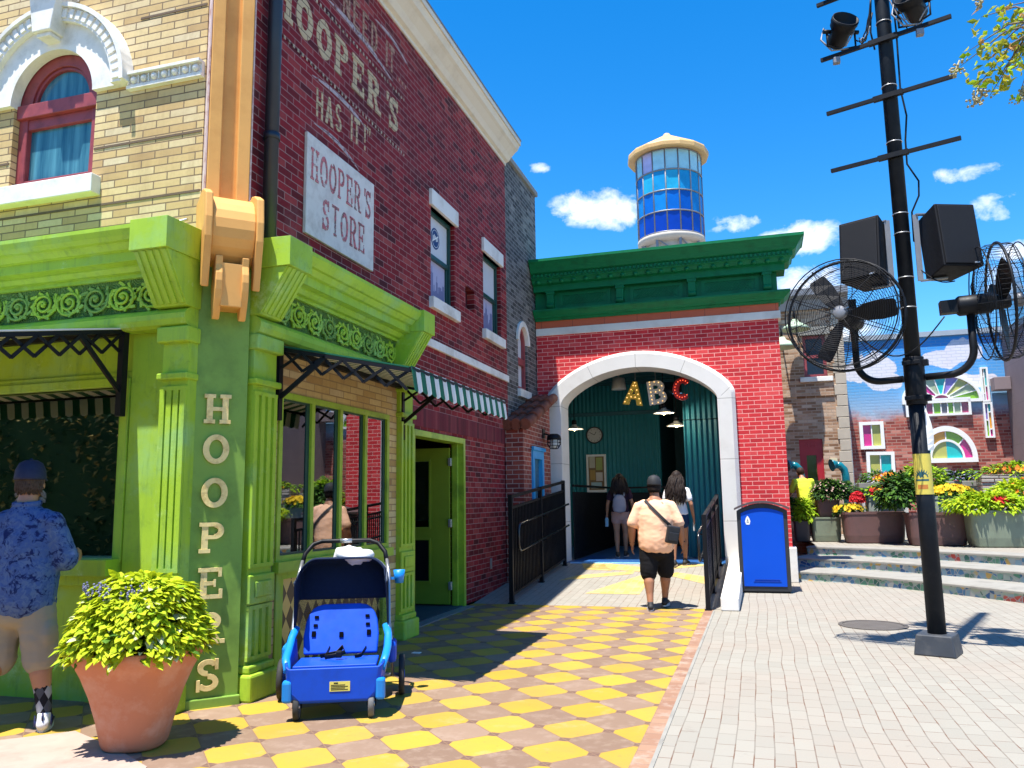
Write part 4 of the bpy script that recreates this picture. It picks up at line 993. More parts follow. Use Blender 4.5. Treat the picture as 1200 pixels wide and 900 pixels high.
# white surround: front face, soffit and jambs as one casting with block joints
def asurr():
    b = MB(); Yf, Yb = AY-.14, AY+.48; n_ = 36; fr = []
    th = []
    pts_i = [(ACX-AIR,.0)]+[(ACX-AIR+2*AIR*(.5-.5*math.cos(math.pi*k/n_)), 0) for k in range(n_+1)]+[(ACX+AIR,.0)]
    zi = [rz(AY)-.3]+[arch_z(p[0],AIR,SPR,ICR) for p in pts_i[1:-1]]+[rz(AY)-.3]
    po = [(ACX-AOR,.0)]+[(ACX-AOR+2*AOR*(.5-.5*math.cos(math.pi*k/n_)), 0) for k in range(n_+1)]+[(ACX+AOR,.0)]
    zo = [rz(AY)-.3]+[arch_z(p[0],AOR,SPR+.1,OCR) for p in po[1:-1]]+[rz(AY)-.3]
    N_ = len(pts_i); ch = .05
    I0 = [(pts_i[k][0],Yf,zi[k]) for k in range(N_)]; I1 = [(pts_i[k][0],Yb,zi[k]) for k in range(N_)]
    def lerp(k, f): return (pts_i[k][0]+(po[k][0]-pts_i[k][0])*f, zi[k]+(zo[k]-zi[k])*f)
    Oa = [(lerp(k,.80)[0],Yf,lerp(k,.80)[1]) for k in range(N_)]; Ob = [(po[k][0],Yf+.07,zo[k]) for k in range(N_)]; Oc = [(po[k][0],AY+.05,zo[k]) for k in range(N_)]
    rows = [I1,I0,Oa,Ob,Oc]; vs = sum(rows, []); fs = []
    for r in range(4):
        for k in range(N_-1): fs.append((r*N_+k, r*N_+k+1, (r+1)*N_+k+1, (r+1)*N_+k))
    b.add(vs, fs); return b
def joints():
    n = N('pale_cast_stone_with_block_joints'); x, y, z = n.xyz()
    base = n.mix(n.noise(3,5), (.60,.575,.53), (.72,.69,.645)); d = n.ramp(n.noise(1.6,6,.65), [(.5,0),(.75,1)]); base = n.mix(n.math('MULTIPLY', d, .5), base, (.5,.46,.40))
    j = n.math('LESS_THAN', n.math('ABSOLUTE', n.math('SUBTRACT', n.math('FRACT', n.math('DIVIDE', n.math('ADD', z, 20.02), 1.08)), .5)), .006)
    up = n.math('LESS_THAN', z, 3.25)
    ang = n.math('ARCTAN2', n.math('SUBTRACT', x, ACX), n.math('SUBTRACT', z, 1.9))
    ja = n.math('MULTIPLY', n.math('LESS_THAN', n.math('ABSOLUTE', n.math('SUBTRACT', n.math('FRACT', n.math('ADD', n.math('DIVIDE', ang, .42), .5)), .5)), .006), n.math('SUBTRACT', 1, up))
    jj = n.math('MAXIMUM', n.math('MULTIPLY', j, up), ja)
    n.bump(n.math('ADD', n.math('SUBTRACT', 1, jj), n.math('MULTIPLY', n.noise(50,3), .1)), .3, .006)
    return n.fin(n.mix(n.math('MULTIPLY', jj, .7), base, (.25,.23,.2)), .7, .3)
M['arch_surround'] = joints()
o = asurr().build('arch_surround', M['arch_surround'], AB, clean=True)
# plinth, string, orange band, green entablature
MB().rbox((-.30,AY-.09,0),(AX1+.065,AY+.4,.585),.012).build('plinth', M['arch_stone'], AB)
MB().box((AX0,AY-.035,4.6),(AX1+.045,AY+.3,4.74)).build('white_string_course', M['arch_stone'], AB, bevel=.006)
n = N('orange_terracotta_block_band'); x, y, z = n.xyz(); j = n.math('LESS_THAN', n.math('FRACT', n.math('DIVIDE', n.math('ADD', x, 20), .62)), .014)
M['orange_blocks'] = n.fin(n.mix(j, n.mix(n.noise(4,4), (.46,.085,.03), (.56,.12,.045)), (.2,.04,.02)), .6)
MB().box((AX0,AY-.02,4.74),(AX1+.02,24,4.90)).build('orange_band', M['orange_blocks'], AB)
def sweep2(prof, name, x1extra=0):
    """profile (out,z) carried along the front and round the right corner"""
    b = MB(); k = len(prof)
    A = [(AX0,AY-o,z) for o, z in prof]; B = [(AX1+o,AY-o,z) for o, z in prof]; C_ = [(AX1+o,AY+.30,z) for o, z in prof]
    fs = []
    for i in range(k-1): fs += [(i,i+1,i+1+k,i+k),(i+k,i+k+1,i+1+2*k,i+2*k)]
    fs += [tuple(range(k)), tuple(range(2*k,3*k))[::-1]]
    b.add(A+B+C_, fs); return b.build(name, M['cornice_green'], AB, clean=True)
sweep2([(0,4.88),(.05,4.88),(.07,4.92),(.12,4.93),(.14,4.96),(.19,5.0),(.23,5.04),(.23,5.075),(0,5.085)], 'lower_moulding')
sweep2([(0,5.08),(.02,5.08),(.02,5.46),(0,5.46)], 'frieze_panel')
sweep2([(0,5.44),(.16,5.44),(.16,5.56),(.24,5.58),(.27,5.64),(.30,5.66),(.30,5.74),(.36,5.77),(.40,5.84),(.47,5.93),(.50,5.95),(.50,6.0),(0,6.02)], 'crown_cornice')
for xx in (-3.66,-1.99-.32,-.98,.34):
    b = MB().box((xx-.07,AY-.14,5.12),(xx+.07,AY-.02,5.44)).box((xx-.085,AY-.155,5.38),(xx+.085,AY-.02,5.44)); b.lathe([(0,-.07),(.06,-.07),(.06,.07),(0,.07)], (xx,AY-.11,5.16), 14, 'x')
    b.build('cornice_bracket', M['cornice_green'], AB, bevel=.006)
for xa, xb in ((-3.5,-2.5),(-2.13,-1.15),(-.82,.2)):
    b = MB(); wall(b, 'y', AY-.045, .03, xa, xb, 5.12, 5.41, [(xa+.07,xb-.07,5.17,5.36)])
    fp = b.build('frieze_frame', M['cornice_green'], AB)
    n_ = 16; b = MB(); w_ = xb-xa-.14
    for k in range(-3, n_):
        xs_ = xa+.07+w_*k/n_
        for s in (1, -1):
            p, q = (xs_, 5.17), (xs_+.19, 5.36)
            if s < 0: p, q = (xs_+.19, 5.17), (xs_, 5.36)
            if xs_ < xa+.06 or xs_+.19 > xb-.06: continue
            b.bar((p[0],AY-.03-(.003*s),p[1]),(q[0],AY-.03-(.003*s),q[1]),.014,.012,(0,1,0))
    b.build('lattice', M['cornice_green'], fp)
b = MB(); k = 0
for k in range(62):
    xx = AX0+.05+k*.077
    if xx < AX1+.25: MB().box((xx,AY-.345,5.685),(xx+.04,AY-.30,5.735)).build('dentil', M['cornice_green'], AB)
b = MB()
for k in range(20):
    xx = AX0+.12+k*.235
    if xx < AX1+.2: MB().sph((xx,AY-.25,5.60), .05, 10, 6, (1,1,.8)).build('drop', M['cornice_green'], AB)
# shell and interior of the passage
IN0, IN1, IY1 = -3.975, 3.4, 20.2
def corr():
    n = N('teal_corrugated_panel'); x, y, z = n.xyz()
    h = n.math('SINE', n.math('MULTIPLY', n.math('ADD', x, y), 2*math.pi/.105))
    n.bump(h, .65, .03)
    return n.fin(n.mix(n.noise(1.2,4), (.015,.17,.205), (.025,.24,.28)), .45, .4)
M['corr'] = corr()
RWX = aY(773, 500, IY1).x
INW = -5.4
b = MB().box((INW,IY1,-.1),(RWX,IY1+.1,4.5)); b.build('rear_passage_wall', M['corr'], AB)
MB().box((IN0,AY+.05,-.1),(IN0+.09,15.12,4.5)).box((INW,15.03,-.1),(IN0-.002,15.12,4.5)).box((INW-.1,15.05,-.1),(INW,IY1,4.5)).build('left_passage_wall', M['corr'], AB)
MB().box((-.58,16.4,.2),(-.46,24,4.5)).build('right_passage_wall', M['corr'], AB)
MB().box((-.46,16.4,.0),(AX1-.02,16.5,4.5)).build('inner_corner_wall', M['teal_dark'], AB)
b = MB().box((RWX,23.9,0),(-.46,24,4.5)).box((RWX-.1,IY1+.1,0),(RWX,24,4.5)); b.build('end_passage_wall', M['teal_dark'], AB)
MB().box((aY(801,500,16.3).x,16.30,.31),(-.56,16.36,2.98)).box((aY(801,500,16.3).x,16.305,3.0),(-.56,16.35,4.45)).build('corrugated_door_leaf', M['corr'], AB)
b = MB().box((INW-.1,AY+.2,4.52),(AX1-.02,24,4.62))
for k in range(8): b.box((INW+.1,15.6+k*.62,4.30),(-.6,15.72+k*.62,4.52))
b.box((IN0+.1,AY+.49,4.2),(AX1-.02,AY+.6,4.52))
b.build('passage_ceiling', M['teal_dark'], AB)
MB().box((INW,IY1-.06,3.55),(RWX,IY1-.001,3.64)).build('wall_rail', M['teal_dark'], AB)
MB().box((INW-.1,AY+.2,5.0),(AX1-.02,24,5.9)).build('roof_block', M['grey_metal'], AB)
b = MB().box((INW-.3,15.03,0),(INW-.12,24,5.9)).quad((AX0+.001,AY,4.53),(AX0+.001,AY,5.95),(AX0+.001,15.02,5.95),(AX0+.001,15.02,4.53)); b.build('left_outer_wall', M['grey_brick'], AB)
M['blue_floor'] = paint('deep_blue_painted_floor', (.006,.06,.20), .6, .25, 1.2, .1, 30, .4, dirt=(.01,.10,.30), dscale=1.5)
tag(MB().box((-5.4,RY1+.18,-.1),(-.5,24,RZ+.004)).box((-3.9,RY1,-.1),(-.5,RY1+.18,RZ+.004)).build('passage_floor', M['blue_floor']), kind='structure')
tag(MB().box((-3.4,RY1-.10,RZ-.012),(-.66,RY1-.005,RZ+.010)).build('threshold_strip', paint('pale_blue_threshold_paint', (.22,.48,.72), .6)), kind='structure')
# things inside the passage
def ipos(px, py, y): return aY(px, py, y)
p = ipos(697, 510, IY1-.05)
CK = thing('wall_clock', p, 'round wall clock on the teal passage wall', 'clock')
b = MB().lathe([(.0,0),(.19,0),(.215,.02),(.215,.06),(.19,.07),(.185,.05)], p, 28, 'z'); Mx = Matrix.Translation(p) @ Matrix.Rotation(R(90),4,'X') @ Matrix.Translation(-p); b.xf(Mx); b.build('clock_rim', M['bin_frame'], CK)
b = MB().lathe([(0,.045),(.188,.045)], p, 28); b.xf(Mx); b.build('clock_face', paint('grey_clock_face', (.42,.42,.40), .5), CK)
b = MB()
for k in range(12):
    a = k*math.pi/6; d = V((math.cos(a),0,math.sin(a))); b.obox(p+d*.155+V((0,-.048,0)), d, (0,1,0), d.cross(V((0,1,0))), .016,.002,.004)
for a, L in ((R(62),.09),(R(150),.13)):
    d = V((math.cos(a),0,math.sin(a))); b.obox(p+d*(L/2)+V((0,-.051,0)), d, (0,1,0), d.cross(V((0,1,0))), L/2,.002,.006)
b.build('clock_hands_and_marks', M['black'], CK)
p0, p1 = ipos(687, 533, IY1-.05), ipos(711, 572, IY1-.05)
NB = thing('notice_board', ((p0.x+p1.x)/2,IY1,p1.z), 'white framed notice board with pinned papers on the passage wall', 'notice board')
b = MB(); wall(b, 'y', IY1-.07, .06, p0.x, p1.x, p1.z-.1, p0.z, [(p0.x+.05,p1.x-.05,p1.z-.04,p0.z-.05)]); b.build('board_frame', M['white'], NB)
MB().box((p0.x+.04,IY1-.03,p1.z-.05),(p1.x-.04,IY1-.02,p0.z-.04)).build('cork_panel', paint('cork', (.23,.15,.08), .9), NB)
W_, H_ = p1.x-p0.x-.14, p0.z-p1.z-.02
for fx, fz, fw_2, fh, c in ((.0,.62,.40,.34,(.5,.48,.40)),(.48,.55,.44,.38,(.35,.40,.12)),(.05,.25,.36,.30,(.45,.28,.08)),(.46,.22,.46,.26,(.62,.55,.5)),(.1,.0,.75,.18,(.35,.5,.55))):
    MB().box((p0.x+.07+W_*fx,IY1-.036-fx*.004,p1.z+H_*fz),(p0.x+.07+W_*(fx+fw_2),IY1-.0305,p1.z+H_*(fz+fh))).build('pinned_paper', paint('notice_paper', c, .7, .15, 6, 0), NB)
p = ipos(725, 450, 16.4)
CC = thing('ceiling_loudspeaker', p, 'white cylindrical loudspeaker under the passage ceiling', 'loudspeaker')
MB().lathe([(0,-.12),(.15,-.12),(.155,-.10),(.125,.12),(.0,.13)], p, 22).build('speaker_can', paint('off_white_plastic', (.55,.55,.52), .5), CC)
MB().tube([p+V((0,0,.12)), (p.x,p.y,4.52)], .02, 8).build('mount', M['grey_metal'], CC)
for px, py, y, lb in ((778,484,15.9,'pendant lamp hanging directly below the letter B'),(793,499,16.8,'pendant lamp hanging below the red letter C'),(673,503,17.5,'pendant lamp at the left edge of the passage opening')):
    p = ipos(px, py, y)
    t_ = thing('pendant_lamp', (p.x,p.y,p.z), lb+', with a flat enamel shade', 'pendant lamp', 'pendant lamps in the passage')
    MB().lathe([(.0,.10),(.05,.10),(.06,.07),(.20,.01),(.215,.0),(.20,-.004),(.05,.055)], p, 24).build('lamp_shade', paint('cream_enamel_shade', (.5,.48,.42), .35), t_)
    MB().lathe([(.0,.20),(.055,.20),(.06,.11),(.0,.10)], p, 16).build('lamp_cap', M['black'], t_)
    MB().sph(p+V((0,0,.012)), .045, 12, 8).build('light_bulb', M['bulb'], t_)
    MB().tube([p+V((0,0,.2)), (p.x,p.y,4.5)], .008, 6).build('cord', M['black'], t_)
    ll = bpy.data.lights.new('pendant_light', 'POINT'); ll.energy = 9; ll.shadow_soft_size = .05; ll.color = (1,.86,.66); lo = bpy.data.objects.new('pendant_light', ll); COL.objects.link(lo); lo.location = p-V((0,0,.07))
for ch, px, py, y, hh, tilt, c, bm_, lb in (('A',743,461,15.7,.46,8,(.62,.40,.03),'bulb_warm','yellow letter A studded with small bulbs'),('B',770,460,15.7,.46,-6,(.52,.50,.46),'bulb_warm','white letter B studded with small bulbs'),('C',799,456,15.7,.44,6,(.42,.012,.015),'bulb_red','red letter C studded with small bulbs')):
    p = ipos(px, py, y); ww = .40
    t_ = thing('marquee_letter', p, lb+', hanging inside the archway', 'letter sign', 'marquee letters in the passage')
    u = V((math.cos(R(tilt)),0,-math.sin(R(tilt)))); v = V((math.sin(R(tilt)),0,math.cos(R(tilt))))
    o_ = p-u*ww/2-v*hh/2
    b = MB(); glyph_to(b, ch, o_, u, v, ww, hh, .05, .04, t=.30, sf=.2, slab=False); b.build('letter_body', paint('painted_letter_metal_'+ch.lower(), c, .5, .12, 8, .05), t_)
    pts = {'A':[(.12,.1),(.2,.28),(.28,.46),(.36,.64),(.44,.82),(.5,.94),(.88,.1),(.80,.28),(.72,.46),(.64,.64),(.56,.82),(.4,.33),(.6,.33)],'B':[(.22,.06),(.22,.22),(.22,.38),(.22,.54),(.22,.7),(.22,.86),(.22,.97),(.45,.95),(.65,.9),(.78,.74),(.65,.56),(.45,.52),(.8,.42),(.84,.27),(.72,.1),(.5,.06)],'C':[(.52+.34*math.cos(R(a)),.5+.38*math.sin(R(a))) for a in range(45,320,21)]}[ch]
    b = MB(); nrm = u.cross(v)
    for q in pts: b.sph(o_+u*(q[0]*ww)+v*(q[1]*hh)+nrm*.062, .011, 8, 5)
    b.build('bulb_string', M[bm_], t_)
    MB().tube([p+v*hh*.48,(p.x+v.x*.3,p.y,4.5)], .006, 5).build('hanger', M['grey_metal'], t_)
p = ipos(822, 500, 17)
# ------------------------------------------------------------------ railings and kerb of the ramp
def railing(x, y0, y1, h, label, side, mid=True):
    t = thing('ramp_railing', (x,y0,0), label, 'railing')
    b = MB(); L = y1-y0
    b.bar((x,y0,rz(y0)+h),(x,y1,rz(y1)+h),.045,.045); b.bar((x,y0,rz(y0)+h-.16),(x,y1,rz(y1)+h-.16),.03,.035); b.bar((x,y0,rz(y0)+.12),(x,y1,rz(y1)+.12),.035,.035)
    b.build('rail', M['black'], t)
    n_ = int(L/1.15)
    for k in range(n_+1):
        y = y0+L*k/n_; b = MB().box((x-.03,y-.03,rz(y)),(x+.03,y+.03,rz(y)+h+.03)); b.box((x-.045,y-.045,rz(y)+.003),(x+.045,y+.045,rz(y)+.018)); b.build('rail_post', M['black'], t)
    b = MB(); n_ = int(L/.08)
    for k in range(1, n_): y = y0+L*k/n_; b.box((x-.010,y-.010,rz(y)+.12),(x+.010,y+.010,rz(y)+h-.16))
    o = b.build('baluster_row', M['black'], t)
    b = MB(); xs = x+side*.09
    ya = y0+.10
    for hh in (1.0, .66) if h > 1.4 else (.92,): pass
    hs_ = (1.10,.72) if h > 1.4 else (.98,.62)
    pts = [V((xs,y1,rz(y1)+hs_[0])), V((xs,ya+.08,rz(ya)+hs_[0]+.005)), V((xs,ya+.02,rz(ya)+hs_[0]-.03)), V((xs,ya,rz(ya)+hs_[0]-.09)), V((xs,ya,rz(ya)+hs_[1]+.09)), V((xs,ya+.02,rz(ya)+hs_[1]+.03)), V((xs,ya+.08,rz(ya)+hs_[1])), V((xs,y1,rz(y1)+hs_[1]))]
    b.tube(pts, .019, 10); b.build('handrail', M['black_gloss'], t)
    b = MB()
    for k in range(3):
        y = y0+.45+(L-.7)*k/2
        for hh in hs_: b.tube([(x,y,rz(y)+hh-.06),(xs,y,rz(y)+hh-.05),(xs,y,rz(y)+hh)], .009, 6)
    b.build('handrail_bracket', M['black'], t)
    return t
M['black_gloss'] = paint('glossy_black_handrail', (.015,.016,.018), .22, .1, 8, .02, 80, .6)
railing(-3.44, 11.2, 14.5, 1.5, 'tall black metal railing along the left side of the ramp by the brick shed', 1)
rr_ = railing(-.72, 11.02, 14.6, 1.2, 'shorter black metal railing along the right side of the ramp by the blue bin', -1)
MB().box((-.735,11.05,.10),(-.725,14.55,.12)).build('kick_strip', M['black'], rr_)
LR = thing('inner_railing', (-3.44,15.4,.3), 'dark railing continuing inside the passage past the notice board', 'railing')
b = MB().bar((-3.44,15.35,1.72),(-3.44,19.9,1.72),.045).bar((-3.44,15.35,.42),(-3.44,19.9,.42),.035).bar((-3.44,19.9,1.72),(-1.6,19.9,1.72),.045)
b.build('rail', M['black'], LR)
MB().box((-3.46,15.36,.32),(-3.43,19.88,1.60)).build('solid_panel', M['black'], LR)
MB().box((-3.42,19.88,.32),(-1.6,19.91,1.60)).build('solid_panel', M['black'], LR)
LP = thing('handrail_loop', (-.95,15.2,.3), 'looped black handrail end just inside the archway on the right', 'handrail')
MB().tube([(-.80,17.0,1.25),(-.80,15.25,1.22),(-.82,15.08,1.18),(-.82,15.0,1.10),(-.82,15.0,.95)], .02, 10).build('upper_handrail', M['black_gloss'], LP)
MB().tube([(-.82,15.0,.95),(-.82,15.02,.60),(-.82,15.12,.50),(-.82,15.4,.62),(-.80,17.0,.9)], .02, 10).build('lower_handrail', M['black_gloss'], LP)
MB().tube([(-.80,15.9,.3),(-.80,15.9,1.22)], .022, 8).build('rail_post', M['black'], LP)
KB = MB(); k0, k1 = 11.0, AY-.10
KB.add([(-.56,k0,0),(-.33,k0,0),(-.33,k1,0),(-.56,k1,0),(-.56,k0,.17),(-.33,k0,.17),(-.33,k1,.42),(-.56,k1,.42)], [(0,3,2,1),(4,5,6,7),(0,1,5,4),(1,2,6,5),(2,3,7,6),(3,0,4,7)])
tag(KB.build('ramp_kerb', M['arch_stone'], None, bevel=.015), kind='structure')
# ------------------------------------------------------------------ glazed water tower
TP = aY(787, 288, 19.5); TX = TP.x
TW = thing('water_tower', (TX,19.5,5.9), 'rooftop water tower of blue stained glass panes with a cream conical cap', 'water tower')
tz0, tz1, tr = TP.z+.12, aY(787, 189, 19.5).z, .80
cols = [[(.003,.03,.32),(.002,.05,.40),(.002,.025,.28)],[(.004,.11,.46),(.002,.07,.38),(.008,.18,.50)],[(.012,.24,.50),(.004,.14,.46),(.02,.32,.52)],[(.35,.62,.70),(.45,.42,.66),(.30,.55,.62)]]
NP = 16; rows = 4; TC = V((TX,19.5,0))
pm = {}
for r in range(rows):
    for q in range(3):
        n = N('blue_art_glass'); c = cols[r][q]; n.fin(n.mix(n.noise(5,5,.6), sc_(c,.7), sc_(c,1.35)), .12, .7)
        pm[r,q] = n.m
for r in range(rows):
    h0, h1 = tz0+(tz1-tz0)*r/rows, tz0+(tz1-tz0)*(r+1)/rows
    for k in range(NP):
        a0, a1 = 2*math.pi*k/NP, 2*math.pi*(k+1)/NP
        vis = True
        pts = [TC+V((math.cos(a)*tr,math.sin(a)*tr,h)) for a, h in ((a0,h0),(a1,h0),(a1,h1),(a0,h1))]
        MB().quad(*pts).build('glass_pane', pm[r, rnd.randrange(3)], TW)
b = MB()
for k in range(NP): a = 2*math.pi*k/NP; b.tube([TC+V((math.cos(a)*tr,math.sin(a)*tr,tz0)), TC+V((math.cos(a)*tr,math.sin(a)*tr,tz1))], .018, 6)
for r in range(rows+1): h = tz0+(tz1-tz0)*r/rows; b.tube([TC+V((math.cos(2*math.pi*k/32)*tr,math.sin(2*math.pi*k/32)*tr,h)) for k in range(32)], .02, 6, closed=True)
b.build('leading_frame', M['grey_metal'], TW)
M['cap'] = paint('cream_tower_cap_paint', (.62,.39,.15), .5, .1, 3, .05, dirt=(.50,.29,.10), dscale=2)
b = MB().lathe([(.0,tz1+.76),(.07,tz1+.73),(.12,tz1+.66),(.98,tz1+.16),(1.0,tz1+.12),(1.0,tz1+.03),(.98,tz1+.0),(.80,tz1+.02)], TC, 16, sm=False); b.build('conical_cap', M['cap'], TW)
b = MB().lathe([(tr-.005,tz0),(tr+.02,tz0-.02),(tr+.02,tz0-.10),(tr-.06,tz0-.16),(0,tz0-.2)], TC, 32); b.lathe([(.62,tz0-.14),(.62,tz0-.55),(0,tz0-.55)], TC, 24); b.build('tank_base', paint('pale_tower_base', (.52,.46,.38), .7, .12, 4, .05), TW)
b = MB()
for k in range(8):
    a = 2*math.pi*(k+.5)/8; d = V((math.cos(a),math.sin(a),0)); b.bar(TC+d*.72+V((0,0,tz0-.12)), TC+d*.72+V((0,0,5.9)), .06)
    e = V((math.cos(a+.78),math.sin(a+.78),0)); b.bar(TC+d*.72+V((0,0,tz0-.12)), TC+e*.72+V((0,0,tz0-.55)), .025)
b.build('leg_frame', M['grey_metal'], TW)
# ------------------------------------------------------------------ foliage helpers
def leaf_mesh(mb, p, d, up, L, w_, droop=.25, mi=0):
    d = V(d).normalized(); up = V(up); s = d.cross(up)
    if s.length < 1e-4: s = d.orthogonal()
    s.normalize(); n = s.cross(d); p = V(p)
    a = p; b1 = p+d*L*.45+s*w_*.5-n*(droop*L*.08); b2 = p+d*L*.45-s*w_*.5-n*(droop*L*.08); m_ = p+d*L*.5+n*w_*.12; c = p+d*L-n*(droop*L)
    mb.cm = mi; mb.add([a,b1,m_,b2,c], [(0,1,2),(0,2,3),(1,4,2),(2,4,3)]); mb.cm = 0
def foliage(name, mats, c, rad, n, L, parent, w=.6, hemi=True, droop=.35, jit=.5, shell=.55, lump=.25):
    mb = MB(); c = V(c); s0 = rnd.random()*50
    for i in range(n):
        d = V((rnd.gauss(0,1), rnd.gauss(0,1), rnd.gauss(0,1)))
        if d.length < 1e-3: continue
        d.normalize()
        if hemi and d.z < -.25: d.z = -d.z
        k = shell+(1-shell)*rnd.random()**.5
        k *= 1+lump*mnoise.noise((d.x*2.2+s0, d.y*2.2, d.z*2.2))*1.6
        p = c+V((d.x*rad[0], d.y*rad[1], d.z*rad[2]))*k
        dd = (d+V((rnd.uniform(-jit,jit), rnd.uniform(-jit,jit), rnd.uniform(-jit,jit)-droop*.6))).normalized()
        leaf_mesh(mb, p, dd, (0,0,1), L*rnd.uniform(.65,1.25), L*w*rnd.uniform(.8,1.2), droop, rnd.randrange(len(mats)))
    return mb.build(name, mats, parent)
def blossoms(name, mats, c, rad, n, r, parent, up=.4):
    mb = MB(); c = V(c)
    for i in range(n):
        d = V((rnd.gauss(0,1), rnd.gauss(0,1)-.3, abs(rnd.gauss(0,1))+up)).normalized()
        p = c+V((d.x*rad[0], d.y*rad[1], d.z*rad[2]))*rnd.uniform(.85,1.12)
        mb.cm = rnd.randrange(len(mats)); a0 = rnd.random()*6
        for q in range(5):
            a = a0+q*1.2566; t_ = d.orthogonal().normalized(); b_2 = d.cross(t_); e = (t_*math.cos(a)+b_2*math.sin(a)); f_ = e.cross(d); rr = r*rnd.uniform(.8,1.25)
            mb.add([p, p+e*rr*.6+f_*rr*.4+d*rr*.2, p+e*rr+d*rr*.35, p+e*rr*.6-f_*rr*.4+d*rr*.2], [(0,1,2,3)])
    mb.cm = 0
    o = mb.build(name, mats, parent); o['kind'] = 'stuff'; return o
def plant(kind, c, label, cat, fol, blooms=(), stem=None, group=None):
    t = thing(kind, (c[0],c[1],c[2]), label, cat, group)
    for f in fol: foliage('foliage', [M[q] for q in f[0]], *f[1:4], f[4], t, **(f[5] if len(f) > 5 else {}))
    for b in blooms: blossoms('flowers', [M[q] for q in b[0]], *b[1:5], t)
    if stem:
        b = MB()
        for k in range(stem): b.tube([V(c)+V((rnd.uniform(-.05,.05),rnd.uniform(-.05,.05),-.05)), V(c)+V((rnd.uniform(-.2,.2),rnd.uniform(-.2,.2),.25))], [.008,.004], 5)
        b.build('stems', M['leaf_dark'], t)
    return t
# ------------------------------------------------------------------ curved steps and terrace
r1 = [V((.05,15.45,0)),V((.58,15.2,0)),V((1.0,15.0,0)),V((1.41,14.70,0)),V((2.23,13.86,0)),V((2.74,13.25,0)),V((3.28,12.49,0)),V((3.75,11.7,0)),V((4.15,10.9,0)),V((4.5,10.0,0)),V((4.8,9.0,0)),V((5.0,8.0,0))]
def smooth(ps, n=5):
    out = []
    for i in range(len(ps)-1):
        p0, p1, p2, p3 = ps[max(i-1,0)], ps[i], ps[i+1], ps[min(i+2,len(ps)-1)]
        for k in range(n):
            t = k/n; out.append(.5*((2*p1)+(p2-p0)*t+(2*p0-5*p1+4*p2-p3)*t*t+(3*p1-p0-3*p2+p3)*t**3))
    return out+[ps[-1]]
r1 = smooth(r1)
def offs(ps, d):
    o = []
    for i, p in enumerate(ps):
        t = (ps[min(i+1,len(ps)-1)]-ps[max(i-1,0)]).normalized(); o.append(p+V((-t.y,t.x,0))*d)
    return o
SH_, TD = .158, .92
curves = [r1, offs(r1, TD), offs(r1, 2*TD)]
def mosaic():
    n = N('glass_and_tile_mosaic')
    v = n.new('ShaderNodeTexVoronoi'); v.inputs['Scale'].default_value = 12; n.put(v.inputs['Vector'], n.obj())
    ve = n.new('ShaderNodeTexVoronoi', feature='DISTANCE_TO_EDGE'); ve.inputs['Scale'].default_value = 12; n.put(ve.inputs['Vector'], n.obj())
    rv = n.xyz(v.outputs['Color'])[0]; rg = n.xyz(v.outputs['Color'])[1]
    col = n.ramp(rv, [(0,(.26,.40,.46)),(.22,(.08,.22,.38)),(.4,(.40,.46,.44)),(.56,(.03,.12,.28)),(.7,(.20,.38,.30)),(.86,(.55,.55,.5)),(.95,(.6,.38,.1))], 'CONSTANT')
    zone = n.ramp(n.noise(1.9, 2), [(.52,0),(.56,1)]); grn = n.ramp(rg, [(0,(.03,.16,.08)),(.4,(.10,.30,.16)),(.7,(.36,.46,.36))], 'CONSTANT'); col = n.mix(n.math('MULTIPLY', zone, .85), col, grn)
    red = n.ramp(n.noise(2.6, 1, v=n.vec(*[n.math('ADD', q, 5.5) for q in n.xyz()])), [(.67,0),(.69,1)]); col = n.mix(red, col, (.55,.07,.05))
    e = n.math('LESS_THAN', ve.outputs['Distance'], .05)
    n.bump(n.math('SUBTRACT', 1, e), .4, .006)
    return n.fin(n.mix(e, col, (.40,.40,.38)), .35, .5)
M['mosaic'] = mosaic()
b = MB()
for i, cv in enumerate(curves):
    z0, z1 = i*SH_-.05, (i+1)*SH_-.035
    for k in range(len(cv)-1): p, q = cv[k], cv[k+1]; b.quad((p.x,p.y,z0),(q.x,q.y,z0),(q.x,q.y,z1),(p.x,p.y,z1))
tag(b.build('step_risers', M['mosaic'], clean=True), kind='structure')
b = MB()
for i, cv in enumerate(curves):
    z1 = (i+1)*SH_; fr = offs(cv, -.03); bk = offs(cv, TD+.02 if i < 2 else .5)
    n_ = len(cv)
    vs = [(p.x,p.y,z1-.038) for p in fr]+[(p.x,p.y,z1-.012) for p in fr]+[(p.x+(q.x-p.x)*.012,p.y+(q.y-p.y)*.012,z1) for p, q in zip(fr,bk)]+[(p.x,p.y,z1) for p in bk]+[(p.x,p.y,z1-.038) for p in offs(cv,.06)]
    fs = []
    for r in range(3):
        for k in range(n_-1): fs.append((r*n_+k,r*n_+k+1,(r+1)*n_+k+1,(r+1)*n_+k))
    for k in range(n_-1): fs.append((4*n_+k,4*n_+k+1,k+1,k))
    b.add(vs, fs)
tag(b.build('steps', M['step_stone'], clean=True), kind='structure')
TZ = 3*SH_
tp = offs(r1, 2*TD+.45); vs = [(p.x,p.y,TZ-.004) for p in tp]
b = MB().add(vs+[(30,vs[-1][1],TZ-.004),(30,40,TZ-.004),(vs[0][0]-.3,40,TZ-.004)], [tuple(range(len(vs)+3))]); tag(b.build('terrace', M['pavers']), kind='structure')
